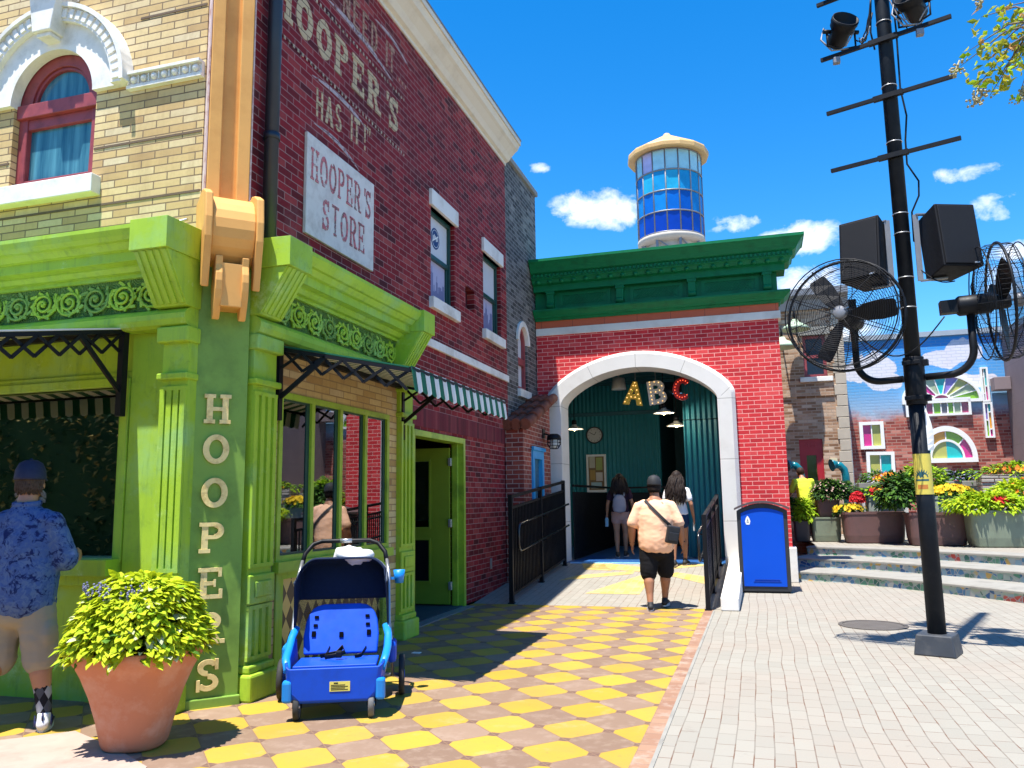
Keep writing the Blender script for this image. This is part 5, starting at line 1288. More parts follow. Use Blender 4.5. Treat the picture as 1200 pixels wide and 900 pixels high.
# ------------------------------------------------------------------ planters on the terrace
M['sage'] = paint('sage_green_planter_paint', (.19,.225,.155), .5, .1, 3, .05, dirt=(.15,.17,.12), dscale=4)
M['plum'] = paint('plum_brown_planter_paint', (.125,.062,.055), .5, .12, 3, .05, dirt=(.09,.05,.045), dscale=4)
M['mist'] = paint('mist_grey_planter_paint', (.30,.335,.29), .5, .08, 3, .05, dirt=(.24,.27,.23), dscale=4)
def planter(px0, px1, pyb, pyt, mat, label, depth_, zb=TZ, taper=.06, dy=0, group='planters on the terrace', cat='planter', rnd_=.12):
    base = aZ((px0+px1)/2, pyb, TZ) if zb == TZ and not dy else None
    y = base.y if base is not None else dy
    zb_ = TZ if zb == TZ else zb
    xa, xb = aY(px0, (pyb+pyt)/2, y).x, aY(px1, (pyb+pyt)/2, y).x; zt = aY((px0+px1)/2, pyt, y).z
    cx, w_, cy = (xa+xb)/2, xb-xa, y+depth_/2
    t = thing('planter', (cx,cy,zb_), label, cat, group)
    b = MB(); vs = []; prof = [(0,.90-taper),(.03,.965-taper),(.25,1-taper*.7),(.92,1.),(.93,1.035),(1.,1.035),(1.,.93),(.90,.92)]; seg = 40
    h = zt-zb_
    for f, s in prof:
        for k in range(seg):
            a = 2*math.pi*k/seg; ex = 2/7
            sx = math.copysign(abs(math.cos(a))**ex, math.cos(a)); sy = math.copysign(abs(math.sin(a))**ex, math.sin(a))
            vs.append((cx+sx*w_/2*s, cy+sy*depth_/2*s, zb_+h*f))
    fs = []
    for r in range(len(prof)-1):
        for k in range(seg): l = (k+1) % seg; fs.append((r*seg+k, r*seg+l, (r+1)*seg+l, (r+1)*seg+k))
    b.add(vs, fs, False); b.add([vs[k] for k in range(seg)], [tuple(range(seg))[::-1]]); b.build('tub', mat, t, clean=True)
    q = len(prof)-1; MB().add([vs[q*seg+k] for k in range(seg)], [tuple(range(seg))]).build('soil', M['soil'], t)
    return V((cx,cy,zt)), w_, y
P = {}
P['lime'] = planter(1138, 1232, 642, 598, M['sage'], 'sage green trough nearest the right edge of the terrace, with lime and red plants', .75)
P['plumR'] = planter(1066, 1137, 640, 601, M['plum'], 'plum brown trough directly behind the black lamp pole', .7)
P['plumL'] = planter(989, 1063, 637, 600, M['plum'], 'plum brown trough left of the pole with celosia at its left end', .7)
P['sageL'] = planter(951, 987, 635, 606, M['sage'], 'low sage green planter at the bottom of a two planter stack', .62)
P['top'] = planter(957, 985, 606, 586, M['plum'], 'small plum brown planter stacked on the low sage planter', .5, zb=P['sageL'][0].z+.003, dy=P['sageL'][2]+.06)
P['dark'] = planter(931, 950, 635, 611, paint('dark_brown_pot', (.05,.035,.033), .5), 'small dark pot beside the red brick corner with a lime plant', .4)
P['mistL'] = planter(1017, 1061, 615, 583, M['mist'], 'pale grey tall planter behind the left plum trough', .5, zb=TZ+.0005, dy=P['plumL'][2]+.85)
P['mistR'] = planter(1095, 1141, 615, 581, M['mist'], 'pale grey tall planter behind the right plum trough, full of yellow flowers', .5, zb=TZ+.0005, dy=P['plumR'][2]+.85)
def pl(k, dx=0, dz=0): c = P[k][0]; return V((c.x+dx, c.y, c.z+dz))
c = pl('lime'); plant('bedding_plants', c, 'lime green coleus with a red flower clump in the right sage trough', 'plant', [(['leaf_lime2','leaf_lime2','leaf_lime'], c+V((-.2,-.05,.04)), (.78,.40,.27), 1900, .10)],
    [(['petal_red'], c+V((-.10,-.26,.14)), (.20,.14,.09), 50, .055)])
c = pl('lime', .38, .0)+V((0,.7,0)); plant('bedding_plants', c+V((0,0,.1)), 'yellow green bush with orange red blooms behind the right sage trough', 'plant', [(['leaf_lime','leaf_lime2'], c+V((.1,0,.15)), (.6,.35,.38), 1200, .11)], [(['petal_orange','petal_red'], c+V((.25,-.15,.2)), (.45,.3,.35), 26, .05)])
c = pl('mistR'); plant('bedding_plants', c, 'mound of yellow flowers in the right pale grey planter', 'plant', [(['leaf_green','leaf_green'], c+V((0,-.02,.0)), (.43,.26,.15), 700, .09)], [(['petal_yellow'], c+V((0,-.05,.02)), (.42,.26,.19), 170, .05)])
c = pl('mistL'); plant('bedding_plants', c, 'loose green plants with red and orange blooms in the left pale grey planter', 'plant', [(['leaf_green','leaf_lime2','leaf_dark'], c+V((0,-.05,.0)), (.46,.30,.20), 800, .10, dict(shell=.4))], [(['petal_orange','petal_red','petal_yellow'], c+V((0,-.08,.04)), (.42,.26,.20), 40, .05)])
c = pl('plumL', -.42); plant('bedding_plants', c, 'red celosia plumes with yellow marigolds at the left end of the plum trough', 'plant', [(['leaf_green','leaf_dark'], c, (.30,.26,.14), 420, .09)], [(['petal_yellow'], c+V((-.02,-.08,.02)), (.34,.24,.12), 46, .06), (['petal_red'], c+V((.16,.02,.18)), (.14,.1,.22), 150, .05)])
c = pl('plumR', -.52, .15); plant('shrub', c, 'dark leafy shrub filling the gap left of the pole', 'shrub', [(['leaf_dark','leaf_green'], c+V((-.05,.1,.08)), (.40,.36,.50), 1500, .12)])
c = pl('plumR', -.1, .35)+V((0,1.2,0)); plant('shrub', c, 'upright yellow green shrub just right of the pole', 'shrub', [(['leaf_green','leaf_lime2','leaf_lime2'], c+V((.15,0,.1)), (.50,.34,.48), 1100, .11)])
c = pl('top'); plant('shrub', c, 'dense dark green shrub with tiny white flowers on the stacked planters', 'shrub', [(['leaf_dark','leaf_dark','leaf_green'], c+V((.14,0,.10)), (.46,.40,.31), 2300, .085)], [(['petal_pink'], c+V((.10,-.1,.12)), (.46,.36,.3), 60, .022)])
c = pl('dark'); plant('potted_plant', c, 'lime green leafy plant in the small dark pot', 'plant', [(['leaf_lime2'], c+V((.06,-.02,.10)), (.26,.2,.34), 560, .11, dict(shell=.3)), (['leaf_dark','leaf_green'], c+V((-.18,.1,.15)), (.24,.2,.34), 420, .1)])
# raised beds, stone wall
M['white_corr'] = paint('white_corrugated_bed', (.55,.56,.55), .5, .1, 6, .05)
def bed(px0, px1, pyt, y, label, name='raised_bed'):
    a, c_ = aY(px0, pyt, y), aY(px1, pyt, y); t = thing(name, ((a.x+c_.x)/2, y+.3, TZ), label, 'raised bed')
    b = MB(); n_ = 40
    for k in range(n_): 
        xa = a.x+(c_.x-a.x)*k/n_; xb = a.x+(c_.x-a.x)*(k+1)/n_; ya = y+.015*(k % 2); yb = y+.015*((k+1) % 2); b.quad((xa,ya,TZ),(xb,yb,TZ),(xb,yb,a.z-.1),(xa,ya,a.z-.1))
    b.box((a.x,y+.02,TZ),(c_.x,y+.6,a.z-.12)); b.build('bed_side', M['white_corr'], t)
    MB().rbox((a.x-.05,y-.06,a.z-.12),(c_.x+.05,y+.65,a.z), .01).build('bed_rim', M['step_stone'], t)
    return V(((a.x+c_.x)/2, y+.3, a.z)), (c_.x-a.x)/2
y = P['mistL'][2]+1.5
c, hw = bed(1009, 1062, 566, y, 'white corrugated raised bed under the leftmost stained glass windows')
plant('bedding_plants', c, 'grey green plants and orange marigolds in the left raised bed', 'plant', [(['leaf_green','leaf_green','petal_violet'], c, (hw,.3,.22), 800, .10)], [(['petal_yellow','petal_orange'], c+V((.1,-.1,.0)), (hw*.7,.28,.2), 90, .06)])
c, hw = bed(1108, 1146, 564, y-.6, 'white raised bed under the half round stained glass window')
plant('bedding_plants', c, 'low grey green plants in the raised bed right of the pole', 'plant', [(['leaf_green','leaf_dark','petal_violet'], c, (hw*1.2,.3,.20), 700, .10)])
a = aY(1150, 556, y-1.4); 
t = thing('stone_wall', (a.x+1.5,y-1.2,TZ), 'low dry stone wall of grey slabs at the right edge behind the lime plants', 'wall')
b = MB(); zz = TZ
while zz < a.z-.02:
    hh = min(rnd.uniform(.06,.11), a.z-zz); xx = a.x
    while xx < a.x+3:
        ww = rnd.uniform(.15,.42); b.rbox((xx,y-1.4+rnd.uniform(-.02,.02),zz),(xx+ww-.012,y-.9,zz+hh-.012), .012); xx += ww
    zz += hh
b.build('dry_stones', paint('grey_brown_field_stone', (.33,.29,.25), .85, .3, 5, .4, 30), t)
c = V((a.x+1.3,y-1.1,a.z)); plant('bedding_plants', c, 'green border plants with orange flowers along the top of the stone wall', 'plant', [(['leaf_green','leaf_lime2'], c, (1.4,.3,.22), 1300, .11)], [(['petal_orange','petal_yellow'], c+V((0,-.1,0)), (1.3,.28,.2), 60, .06)])
# ------------------------------------------------------------------ brown brick house
HY = 22.5
def q_(px, py, y=HY): return aY(px, py, y)
hx1 = q_(993, 480).x; hz = q_(950, 348).z
HB = thing('brown_brick_house', (hx1-1.4,HY,TZ), 'tan brown brick house with a red door beyond the red gateway', 'house')
wa, wb_ = q_(940, 399), q_(970, 441); da, db = q_(936, 515), q_(971, 620)
HW = (wa.x, wb_.x, wb_.z, wa.z+.12); HD = (da.x, db.x, TZ, da.z)
b = wall(MB(), 'y', HY, .25, .55, hx1-.22, 0, hz, [HW, HD]); b.build('brick_wall', M['brown_brick'], HB)
b = MB().box((hx1-.02,HY+.02,0),(hx1,30,hz)); b.build('side_brick_wall', M['brown_brick_x'], HB)
b = MB(); zz = 0; k = 0
while zz < hz: 
    w_ = .24 if k % 2 else .28; b.rbox((hx1-w_,HY-.04,zz),(hx1+.03,HY+.3,zz+.28), .012); zz += .29; k += 1
b.build('quoin_column', paint('pale_quoin_stone', (.42,.36,.28), .8, .2, 4, .2), HB)
MB().box((.55,HY-.05,q_(930,462).z-.08),(hx1-.30,HY+.01,q_(930,462).z+.12)).build('string_course', M['brown_brick'], HB)
b = MB(); extr(b, [(HY+.1,hz-.35),(HY-.06,hz-.35),(HY-.12,hz-.1),(HY-.28,hz),(HY-.28,hz+.18),(HY+.3,hz+.2)], 'x', .55, hx1+.2); b.build('grey_cornice', M['grey_metal'], HB)
f = MB(); wall(f, 'y', HY+.08, .06, *HW[:2], HW[2], HW[3], [(HW[0]+.08,HW[1]-.08,HW[2]+.08,(HW[2]+HW[3])/2-.04),(HW[0]+.08,HW[1]-.08,(HW[2]+HW[3])/2+.04,HW[3]-.08)]); hw_ = f.build('window', M['maroon'], HB)
MB().box((HW[0]+.06,HY+.10,HW[2]+.06),(HW[1]-.06,HY+.11,HW[3]-.06)).build('window_pane', paint('dark_sky_pane', (.012,.02,.035), .25, .3, 3, 0, spec=.3), hw_)
MB().rbox((HW[0]-.12,HY-.08,HW[2]-.13),(HW[1]+.12,HY+.1,HW[2]), .01).build('window_sill', M['white_stone'], HB)
MB().rbox((HW[0]-.12,HY-.05,HW[3]),(HW[1]+.12,HY+.1,HW[3]+.22), .01).build('lintel', M['step_stone'], HB)
M['door_red'] = paint('bright_red_door_paint', (.36,.012,.02), .45, .12, 5, .05)
f = MB(); mz = HD[3]-.42
wall(f, 'y', HY+.05, .08, HD[0], HD[1], HD[2], HD[3], [(HD[0]+.17,HD[1]-.17,HD[2]+.75,mz)]); 
for k in range(4): xx = HD[0]+.12+(HD[1]-HD[0]-.24)*k/4; f.box((xx+.02,HY+.03,HD[3]-.2),(xx+(HD[1]-HD[0]-.24)/4-.02,HY+.05,HD[3]-.09))
hd = f.build('door', M['door_red'], HB); MB().box((HD[0]+.15,HY+.09,HD[2]+.73),(HD[1]-.15,HY+.1,mz+.02)).build('door_glass', paint('olive_green_door_glass', (.06,.09,.02), .1, .3, 4, 0), hd)
MB().box((hx1-.52,HY-.02,q_(980,541).z-.09),(hx1-.33,HY,q_(980,541).z+.09)).build('wall_notice', paint('cream_notice', (.6,.55,.35), .6), HB)
M['shade_green'] = paint('pale_green_enamel_shade', (.42,.52,.36), .4, .1, 5, .03)
for px, py, yy, lb in ((932,384,HY-.55,'pale green gooseneck lamp shade high on the brown brick house'),(917,405,HY-.9,'lower pale green gooseneck lamp shade partly hidden by the red brick corner')):
    p = q_(px, py, yy); t = thing('gooseneck_lamp', (p.x,HY,p.z), lb, 'wall lamp')
    MB().lathe([(.0,.22),(.07,.22),(.10,.15),(.28,.04),(.38,-.06),(.37,-.06),(.26,.02),(.0,.12)], p, 24).build('lamp_shade', M['shade_green'], t)
    MB().tube([p+V((0,0,.2)), p+V((0,.0,.42)), p+V((0,.12,.55)), p+V((0,.30,.52)), V((p.x,HY,p.z+.40))], .02, 8).build('lamp_arm', M['black'], t)
M['pipe_teal'] = paint('glossy_teal_pipe', (.004,.15,.19), .25, .1, 6, .03)
for px, py, lb in ((934,556,'teal bent talking tube with a flared mouth left of the red door'),(986,556,'teal bent talking tube with a flared mouth right of the red door')):
    p = q_(px, py, HY-1.0); t = thing('talking_tube', (p.x,p.y,TZ), lb, 'talking tube')
    s = 1 if px > 950 else 1
    MB().tube([(p.x+.10,p.y,TZ),(p.x+.10,p.y,p.z-.05),(p.x+.07,p.y,p.z+.12),(p.x-.02,p.y-.02,p.z+.22),(p.x-.12,p.y-.05,p.z+.24)], .09, 14).build('pipe', M['pipe_teal'], t)
    MB().tube([(p.x-.10,p.y-.04,p.z+.24),(p.x-.17,p.y-.06,p.z+.24),(p.x-.22,p.y-.08,p.z+.23)], [.095,.12,.155], 16).build('flared_mouth', M['pipe_teal'], t)
# ------------------------------------------------------------------ mural building
MY = 24.5
def m_(px, py): return aY(px, py, MY)
mx0, mx1, mz = hx1+.02, m_(1215, 480).x, m_(1085, 395).z
MU = thing('mural_building', ((mx0+mx1)/2,MY,TZ), 'long building painted with a cloudy sky mural above red bricks and stained glass windows', 'building')
def mural():
    n = N('painted_sky_and_brick_mural'); x, y, z = n.xyz()
    b = n.new('ShaderNodeTexBrick'); n.put(b.inputs['Vector'], n.vec(x, z, 0))
    for k, q in (('Scale',1),('Mortar Size',.010),('Brick Width',.24),('Row Height',.085),('Bias',0)): b.inputs[k].default_value = q
    b.inputs['Color1'].default_value = (0,0,0,1); b.inputs['Color2'].default_value = (1,1,1,1)
    brk = n.ramp(b.outputs['Color'], [(0,(.15,.035,.03)),(.4,(.30,.065,.05)),(.8,(.40,.12,.09)),(1,(.50,.22,.17))])
    brk = n.mix(b.outputs['Fac'], brk, (.34,.20,.16))
    zb = m_(1110, 484).z; zt = mz
    nz = n.noise(1.1, 5, .6); skyc = n.ramp(n.math('DIVIDE', n.math('SUBTRACT', z, zb), zt-zb), [(0,(.30,.40,.52)),(.35,(.10,.33,.62)),(1,(.03,.25,.64))])
    tot = None
    for px, py, hw, hh in ((1018,432,32,21),(1036,447,22,12),(1104,421,25,12),(1128,410,22,16),(1135,446,36,9)):
        p = m_(px, py); k = 26/CF
        qv = n.math('ADD', n.math('POWER', n.math('DIVIDE', n.math('SUBTRACT', x, p.x), hw*k), 2), n.math('POWER', n.math('DIVIDE', n.math('SUBTRACT', z, p.z), hh*k), 2))
        mk = n.math('SUBTRACT', 1, qv, clamp=True); tot = mk if tot is None else n.math('MAXIMUM', tot, mk)
    cm = n.ramp(n.math('ADD', tot, n.math('MULTIPLY', n.math('SUBTRACT', n.noise(2.2,4,.55), .5), 1.5)), [(.36,0),(.43,1)])
    skyc = n.mix(cm, skyc, n.mix(n.noise(1.6,3), (.60,.55,.60), (.68,.70,.75)))
    skyc = n.mix(n.math('MULTIPLY', b.outputs['Fac'], .3), skyc, (.25,.35,.45))
    bl = n.ramp(n.math('ADD', z, n.math('MULTIPLY', n.math('SUBTRACT', n.noise(1.5,6,.7), .5), 1.1)), [(0,0),(1,1)])
    f = n.math('DIVIDE', n.math('SUBTRACT', n.math('ADD', z, n.math('MULTIPLY', n.math('SUBTRACT', n.noise(1.8,6,.7), .5), 1.0)), zb-.2), .4, clamp=True)
    n.bump(n.math('SUBTRACT', 1, b.outputs['Fac']), .5, .008)
    return n.fin(n.mix(f, brk, skyc), .75, .25)
wall(MB(), 'y', MY, .3, mx0, mx1, 0, mz).build('mural_wall', mural(), MU)
MB().box((mx0,MY-.08,mz),(mx1,MY+.4,mz+.14)).build('coping', paint('grey_blue_coping', (.30,.34,.38), .6), MU)
MB().rbox((mx0+.1,MY-.12,TZ),(mx0+.22,MY-.02,m_(1000,505).z),.01).build('downpipe', M['white'], MU)
SGC = {'p':(.55,.02,.22),'y':(.42,.42,.10),'t':(.01,.42,.42),'o':(.68,.30,.02),'g':(.20,.42,.02),'v':(.24,.16,.50),'r':(.30,.03,.10),'d':(.14,.12,.14),'e':(.35,.42,.26)}
SG = {}
for k, c in SGC.items():
    n = N('stained_glass_'+{'p':'magenta','y':'olive','t':'turquoise','o':'amber','g':'green','v':'violet','r':'wine','d':'smoke','e':'celadon'}[k]); SG[k] = n.fin(n.mix(n.noise(3,4,.6), sc_(c,.75), sc_(c,1.2)), .15, .6)
def cell(parent, poly, mat, o, u, v, d=.02): MB().prism(poly, o, u, v, d).build('glass_panel', mat, parent)
ux, vz = V((1,0,0)), V((0,0,1))
def rect_window(px0, py0, px1, py1, cells, rot=0, fr=.09):
    a, c = m_(px0, py0), m_(px1, py1); w_, h_ = abs(c.x-a.x), abs(a.z-c.z); ctr = V(((a.x+c.x)/2, MY, (a.z+c.z)/2))
    u = V((math.cos(rot),0,math.sin(rot))); v = V((-math.sin(rot),0,math.cos(rot))); o = ctr-u*w_/2-v*h_/2
    b = MB()
    for q in (rect(0,0,w_,fr),rect(0,h_-fr,w_,h_),rect(0,fr,fr,h_-fr),rect(w_-fr,fr,w_,h_-fr)): b.prism(q, o, u, v, .10)
    for (x0,z0,x1,z1,k) in cells:
        W_, H_ = w_-2*fr, h_-2*fr
        if x1 < .99: b.prism(rect(fr+W_*x1-.014,fr+H_*z0,fr+W_*x1+.014,fr+H_*z1), o, u, v, .07)
        if z1 < .99: b.prism(rect(fr+W_*x0,fr+H_*z1-.015,fr+W_*x1,fr+H_*z1+.015), o, u, v, .068)
    p = b.build('stained_glass_window', M['white'], MU)
    for (x0,z0,x1,z1,k) in cells: W_, H_ = w_-2*fr, h_-2*fr; cell(p, rect(fr+W_*x0,fr+H_*z0,fr+W_*x1,fr+H_*z1), SG[k], o, u, v, .03)
rect_window(1006, 495, 1037, 526, [(0,0,.5,1,'p'),(.5,0,1,1,'y')])
rect_window(1014, 530, 1050, 566, [(0,0,.5,1,'y'),(.5,0,1,1,'t')], -.02)
rect_window(1060, 469, 1138, 486, [(0,0,.12,1,'d'),(.12,0,.3,1,'e'),(.3,0,.42,1,'r'),(.42,0,.55,1,'g'),(.55,0,.66,1,'d'),(.66,0,.76,1,'g'),(.76,0,.88,1,'e'),(.88,0,1,1,'r')], 0, .06)
rect_window(1147, 431, 1160, 471, [(0,.75,.45,1,'o'),(.45,.45,1,1,'t'),(0,.22,.45,.75,'y'),(.45,0,1,.45,'p'),(0,0,.45,.22,'v')], .0, .045)
rect_window(1150.5, 472, 1165.5, 513, [(0,.5,.5,1,'v'),(.5,.75,1,1,'t'),(.5,.22,1,.75,'o'),(0,0,.5,.5,'g'),(.5,0,1,.22,'p')], .0, .045)
def fan_window(pxc, pyb, half_px, cols, inner=None, frame=.10, rat=1.0, icol=None):
    o = m_(pxc, pyb); r_ = half_px*26/CF*1.0; rr = r_
    b = MB().ring(o, ux, vz, rr-frame, rr, 0, math.pi, .10, 0, 28, rat, rat); b.prism(rect(-rr,-frame,rr,0), o, ux, vz, .10)
    n_ = len(cols); ri = inner*rr
    for k in range(1, n_):
        a = math.pi*k/n_; d = V((math.cos(a),0,math.sin(a)*rat)); dn = d.normalized(); b.bar(o+d*ri+V((0,-.03,0)), o+d*(rr-frame*.5)+V((0,-.03,0)), .026, .05, (0,1,0))
    b.ring(o, ux, vz, ri-.03, ri+.02, 0, math.pi, .07, 0, 20, rat, rat)
    p = b.build('stained_glass_window', M['white'], MU)
    for k in range(n_):
        a0, a1 = math.pi*k/n_, math.pi*(k+1)/n_; q = MB().ring(o, ux, vz, ri, rr-frame*.5, a0, a1, .03, 0, 6, rat, rat); q.build('glass_panel', SG[cols[k]], p)
    m2 = len(icol)
    for k in range(m2):
        a0, a1 = math.pi*k/m2, math.pi*(k+1)/m2; q = MB().ring(o, ux, vz, .01, ri, a0, a1, .032, 0, 8, rat, rat); q.build('glass_panel', SG[icol[k]], p)
    if m2 == 2: pass
fan_window(1110, 537, 26.5, ['p','g','o','t'], .56, .12, 1.2, ['t','y'])
fan_window(1103, 469, 36, ['g','e','y','v','t','e','p','g','y'], .22, .08, .72, ['r'])
# grey pink stucco block at the right edge
RX = aY(1184, 500, 24.5).x
RB = thing('stucco_building', (RX+4,22,TZ), 'plain pinkish grey stucco block at the far right edge', 'building')
n = N('pinkish_grey_stucco_panels'); x, y, z = n.xyz()
j = n.math('MAXIMUM', n.math('LESS_THAN', n.math('FRACT', n.math('DIVIDE', n.math('ADD', z, 20.4), 1.05)), .012), n.math('LESS_THAN', n.math('FRACT', n.math('DIVIDE', n.math('ADD', x, 20.2), 1.3)), .01))
n.bump(n.noise(60,4), .15, .004)
M['stucco'] = n.fin(n.mix(j, n.mix(n.noise(1.4,6,.65), (.19,.145,.15), (.28,.225,.228)), (.20,.16,.16)), .85, .2)
MB().box((RX,21.5,0),(RX+9,30,aY(1190,372,21.5).z)).build('stucco_wall', M['stucco'], RB)
MB().box((RX-.05,21.46,aY(1190,372,21.5).z),(RX+9.05,30,aY(1190,372,21.5).z+.18)).build('coping', M['grey_metal'], RB)
p = aY(1172, 450, 24.2); MB().rbox((RX-.40,24.0,p.z-.17),(RX-.01,24.4,p.z+.17),.01).build('junction_box', M['stucco'], RB)
# ------------------------------------------------------------------ lamp pole with fans, speakers and spotlights
PX, PY = 1.49, 8.46; d_ = V((.93,-.37,0)).normalized(); e_ = V((.37,.93,0)).normalized()
PB = V((PX,PY,0))
PO = thing('lighting_pole', PB, 'tall black pole on a square footing carrying fans, loudspeakers and spotlights', 'pole')
b = MB(); w0, w1 = .175, .15
b.add([PB+d_*(w0*i)+e_*(w0*j) for i, j in ((-1,-1),(1,-1),(1,1),(-1,1))]+[PB+d_*(w1*i)+e_*(w1*j)+V((0,0,.185)) for i, j in ((-1,-1),(1,-1),(1,1),(-1,1))], [(0,3,2,1),(4,5,6,7),(0,1,5,4),(1,2,6,5),(2,3,7,6),(3,0,4,7)])
b.build('footing_cover', paint('charcoal_footing_cover', (.035,.04,.048), .5, .2, 7, .06, dirt=(.08,.08,.08), dscale=6), PO, bevel=.012)
MB().tube([PB+V((0,0,.17)),PB+V((0,0,2.45))], [.080,.077], 20).tube([PB+V((0,0,2.44)),PB+V((0,0,10.5))], [.072,.068], 20).build('pole_shaft', M['pole_black'], PO)
b = MB().tube([PB+V((0,0,2.30)),PB+V((0,0,2.76))], .094, 20)
for zz in (2.36,2.70): b.obox(PB-e_*.10+V((0,0,zz)), d_, e_, z3, .08,.014,.02); b.obox(PB+d_*.10+V((0,0,zz)), d_, e_, z3, .03,.03,.03)
b.build('pole_collar', M['black'], PO, bevel=.004)
b = MB()
for zz in (3.25,3.55,4.0,4.2,4.95,5.55,6.25): MB().tube([PB+V((math.cos(k*math.pi/10)*.0725,math.sin(k*math.pi/10)*.0725,zz)) for k in range(20)], .005, 6, closed=True).build('band_clamp', M['steel'], PO)
for zz, L in ((4.79,.60),(5.42,.60),(6.03,.62),(6.66,.62)):
    b = MB().bar(PB-e_*.09-d_*L+V((0,0,zz)), PB-e_*.09+d_*L+V((0,0,zz)), .036,.036); b.bar(PB-e_*.09-d_*.14+V((0,0,zz)), PB-e_*.09+d_*.14+V((0,0,zz)), .05,.05)
    b.build('crossbar', M['black'], PO)
arm = []
S_ = .50
def armside(s):
    b = MB(); z0 = 2.56; pts = [PB+d_*(s*.10)+V((0,0,z0)), PB+d_*(s*.30)+V((0,0,z0))]
    for k in range(1, 9): a = math.pi/2*k/8; pts.append(PB+d_*(s*(.30+.22*math.sin(a)))+V((0,0,z0+.22*(1-math.cos(a)))))
    pts.append(PB+d_*(s*.52)+V((0,0,3.16))); b.tube(pts, .034, 12); b.build('fan_arm', M['black'], PO)
    return PB+d_*(s*.52)
al, ar = armside(-1), armside(1)
def fan(c, axis, label, ang):
    """cage fan; axis points out of the front"""
    t = thing('cage_fan', c, label, 'fan', 'fans on the pole'); c = V(c); a = V(axis).normalized(); u = z3.cross(a).normalized(); v = a.cross(u)
    RR = .545
    def ringp(r, h, n=40): return [c+a*h+(u*math.cos(2*math.pi*k/n)+v*math.sin(2*math.pi*k/n))*r for k in range(n)]
    b = MB().tube(ringp(RR,.0), .013, 8, closed=True).tube(ringp(RR-.02,.17), .006, 6, closed=True).tube(ringp(RR-.02,-.15), .006, 6, closed=True)
    hf = lambda r: .10+.10*(1-(r/RR)**3); 
    for k in range(24): r = .09+(RR-.11)*k/23; b.tube(ringp(r, hf(r), 36), .0024, 4, closed=True)
    for k in range(16): r = .12+(RR-.14)*k/15; b.tube(ringp(r, -hf(r)+.01, 32), .0024, 4, closed=True)
    for k in range(10):
        q = 2*math.pi*(k+.3)/10; dd = u*math.cos(q)+v*math.sin(q)
        b.tube([c+a*hf(.07)+dd*.07, c+a*hf(.3)+dd*.3, c+a*hf(RR)+dd*(RR-.015), c+dd*RR], .0042, 5); b.tube([c-a*hf(.1)+dd*.1, c-a*hf(.3)+dd*.3, c-a*hf(RR)+dd*(RR-.015), c+dd*RR], .0042, 5)
    for k in range(72):
        q = 2*math.pi*k/72; dd = u*math.cos(q)+v*math.sin(q); b.tube([c+a*hf(RR)+dd*(RR-.012), c-a*(hf(RR)-.01)+dd*(RR-.012)], .0022, 4, caps=False)
    b.build('wire_cage', M['black'], t)
    b = MB()
    for k in range(3):
        q = R(ang)+2*math.pi*k/3; dd = u*math.cos(q)+v*math.sin(q); tt = -u*math.sin(q)+v*math.cos(q); rows = []
        for r, w_, tw in ((.07,.10,.7),(.2,.17,.55),(.34,.19,.4),(.45,.17,.3),(.475,.13,.28)):
            e = (tt*math.cos(tw)+a*math.sin(tw)); rows.append((c+dd*r-e*w_/2, c+dd*r+e*w_/2))
        n0 = len(b.v); b.add([p for r in rows for p in r], [(2*i,2*i+1,2*i+3,2*i+2) for i in range(4)])
    o = b.build('blade_set', M['black'], t); sd = o.modifiers.new('s','SOLIDIFY'); sd.thickness = .008
    M4 = Matrix((u,v,a)).transposed().to_4x4(); M4.translation = c
    b = MB().lathe([(0,.19),(.05,.19),(.065,.18),(.065,.12),(0,.12)], (0,0,0), 20); b.xf(M4); b.build('hub_badge', M['grey_metal'], t)
    b = MB().lathe([(0,.08),(.06,.08),(.07,.05),(.07,-.06),(.095,-.08),(.095,-.34),(.08,-.36),(0,-.36)], (0,0,0), 20); b.xf(M4); b.build('motor', M['black'], t)
    return t
fc = aY(990, 370, 8.30); ax_l = V((-.36,-.93,.02))
fan(fc, ax_l, 'round cage fan facing the viewer left of the pole, its three blades showing', 2)
b = MB().bar(V(fc)-ax_l.normalized()*.26, al+V((0,0,3.02)), .05).bar(al+V((0,0,3.0)), al+V((0,0,3.42)), .07).bar(V(fc)-ax_l.normalized()*.22-V((0,0,.06)), al+V((0,0,2.86)), .03)
b.build('fan_mount', M['black'], PO)
fr_ = ar+V((.25,-.02,3.20)); ax_r = V((.97,-.05,.03))
fan(fr_, ax_r, 'round cage fan seen edge on at the right of the pole', 25)
b = MB().bar(V(fr_)-ax_r.normalized()*.50, V(fr_)-ax_r.normalized()*.16, .12).bar(ar+V((0,0,3.10)), V((ar.x,ar.y,fr_.z)), .06); b.build('fan_mount', M['black'], PO)
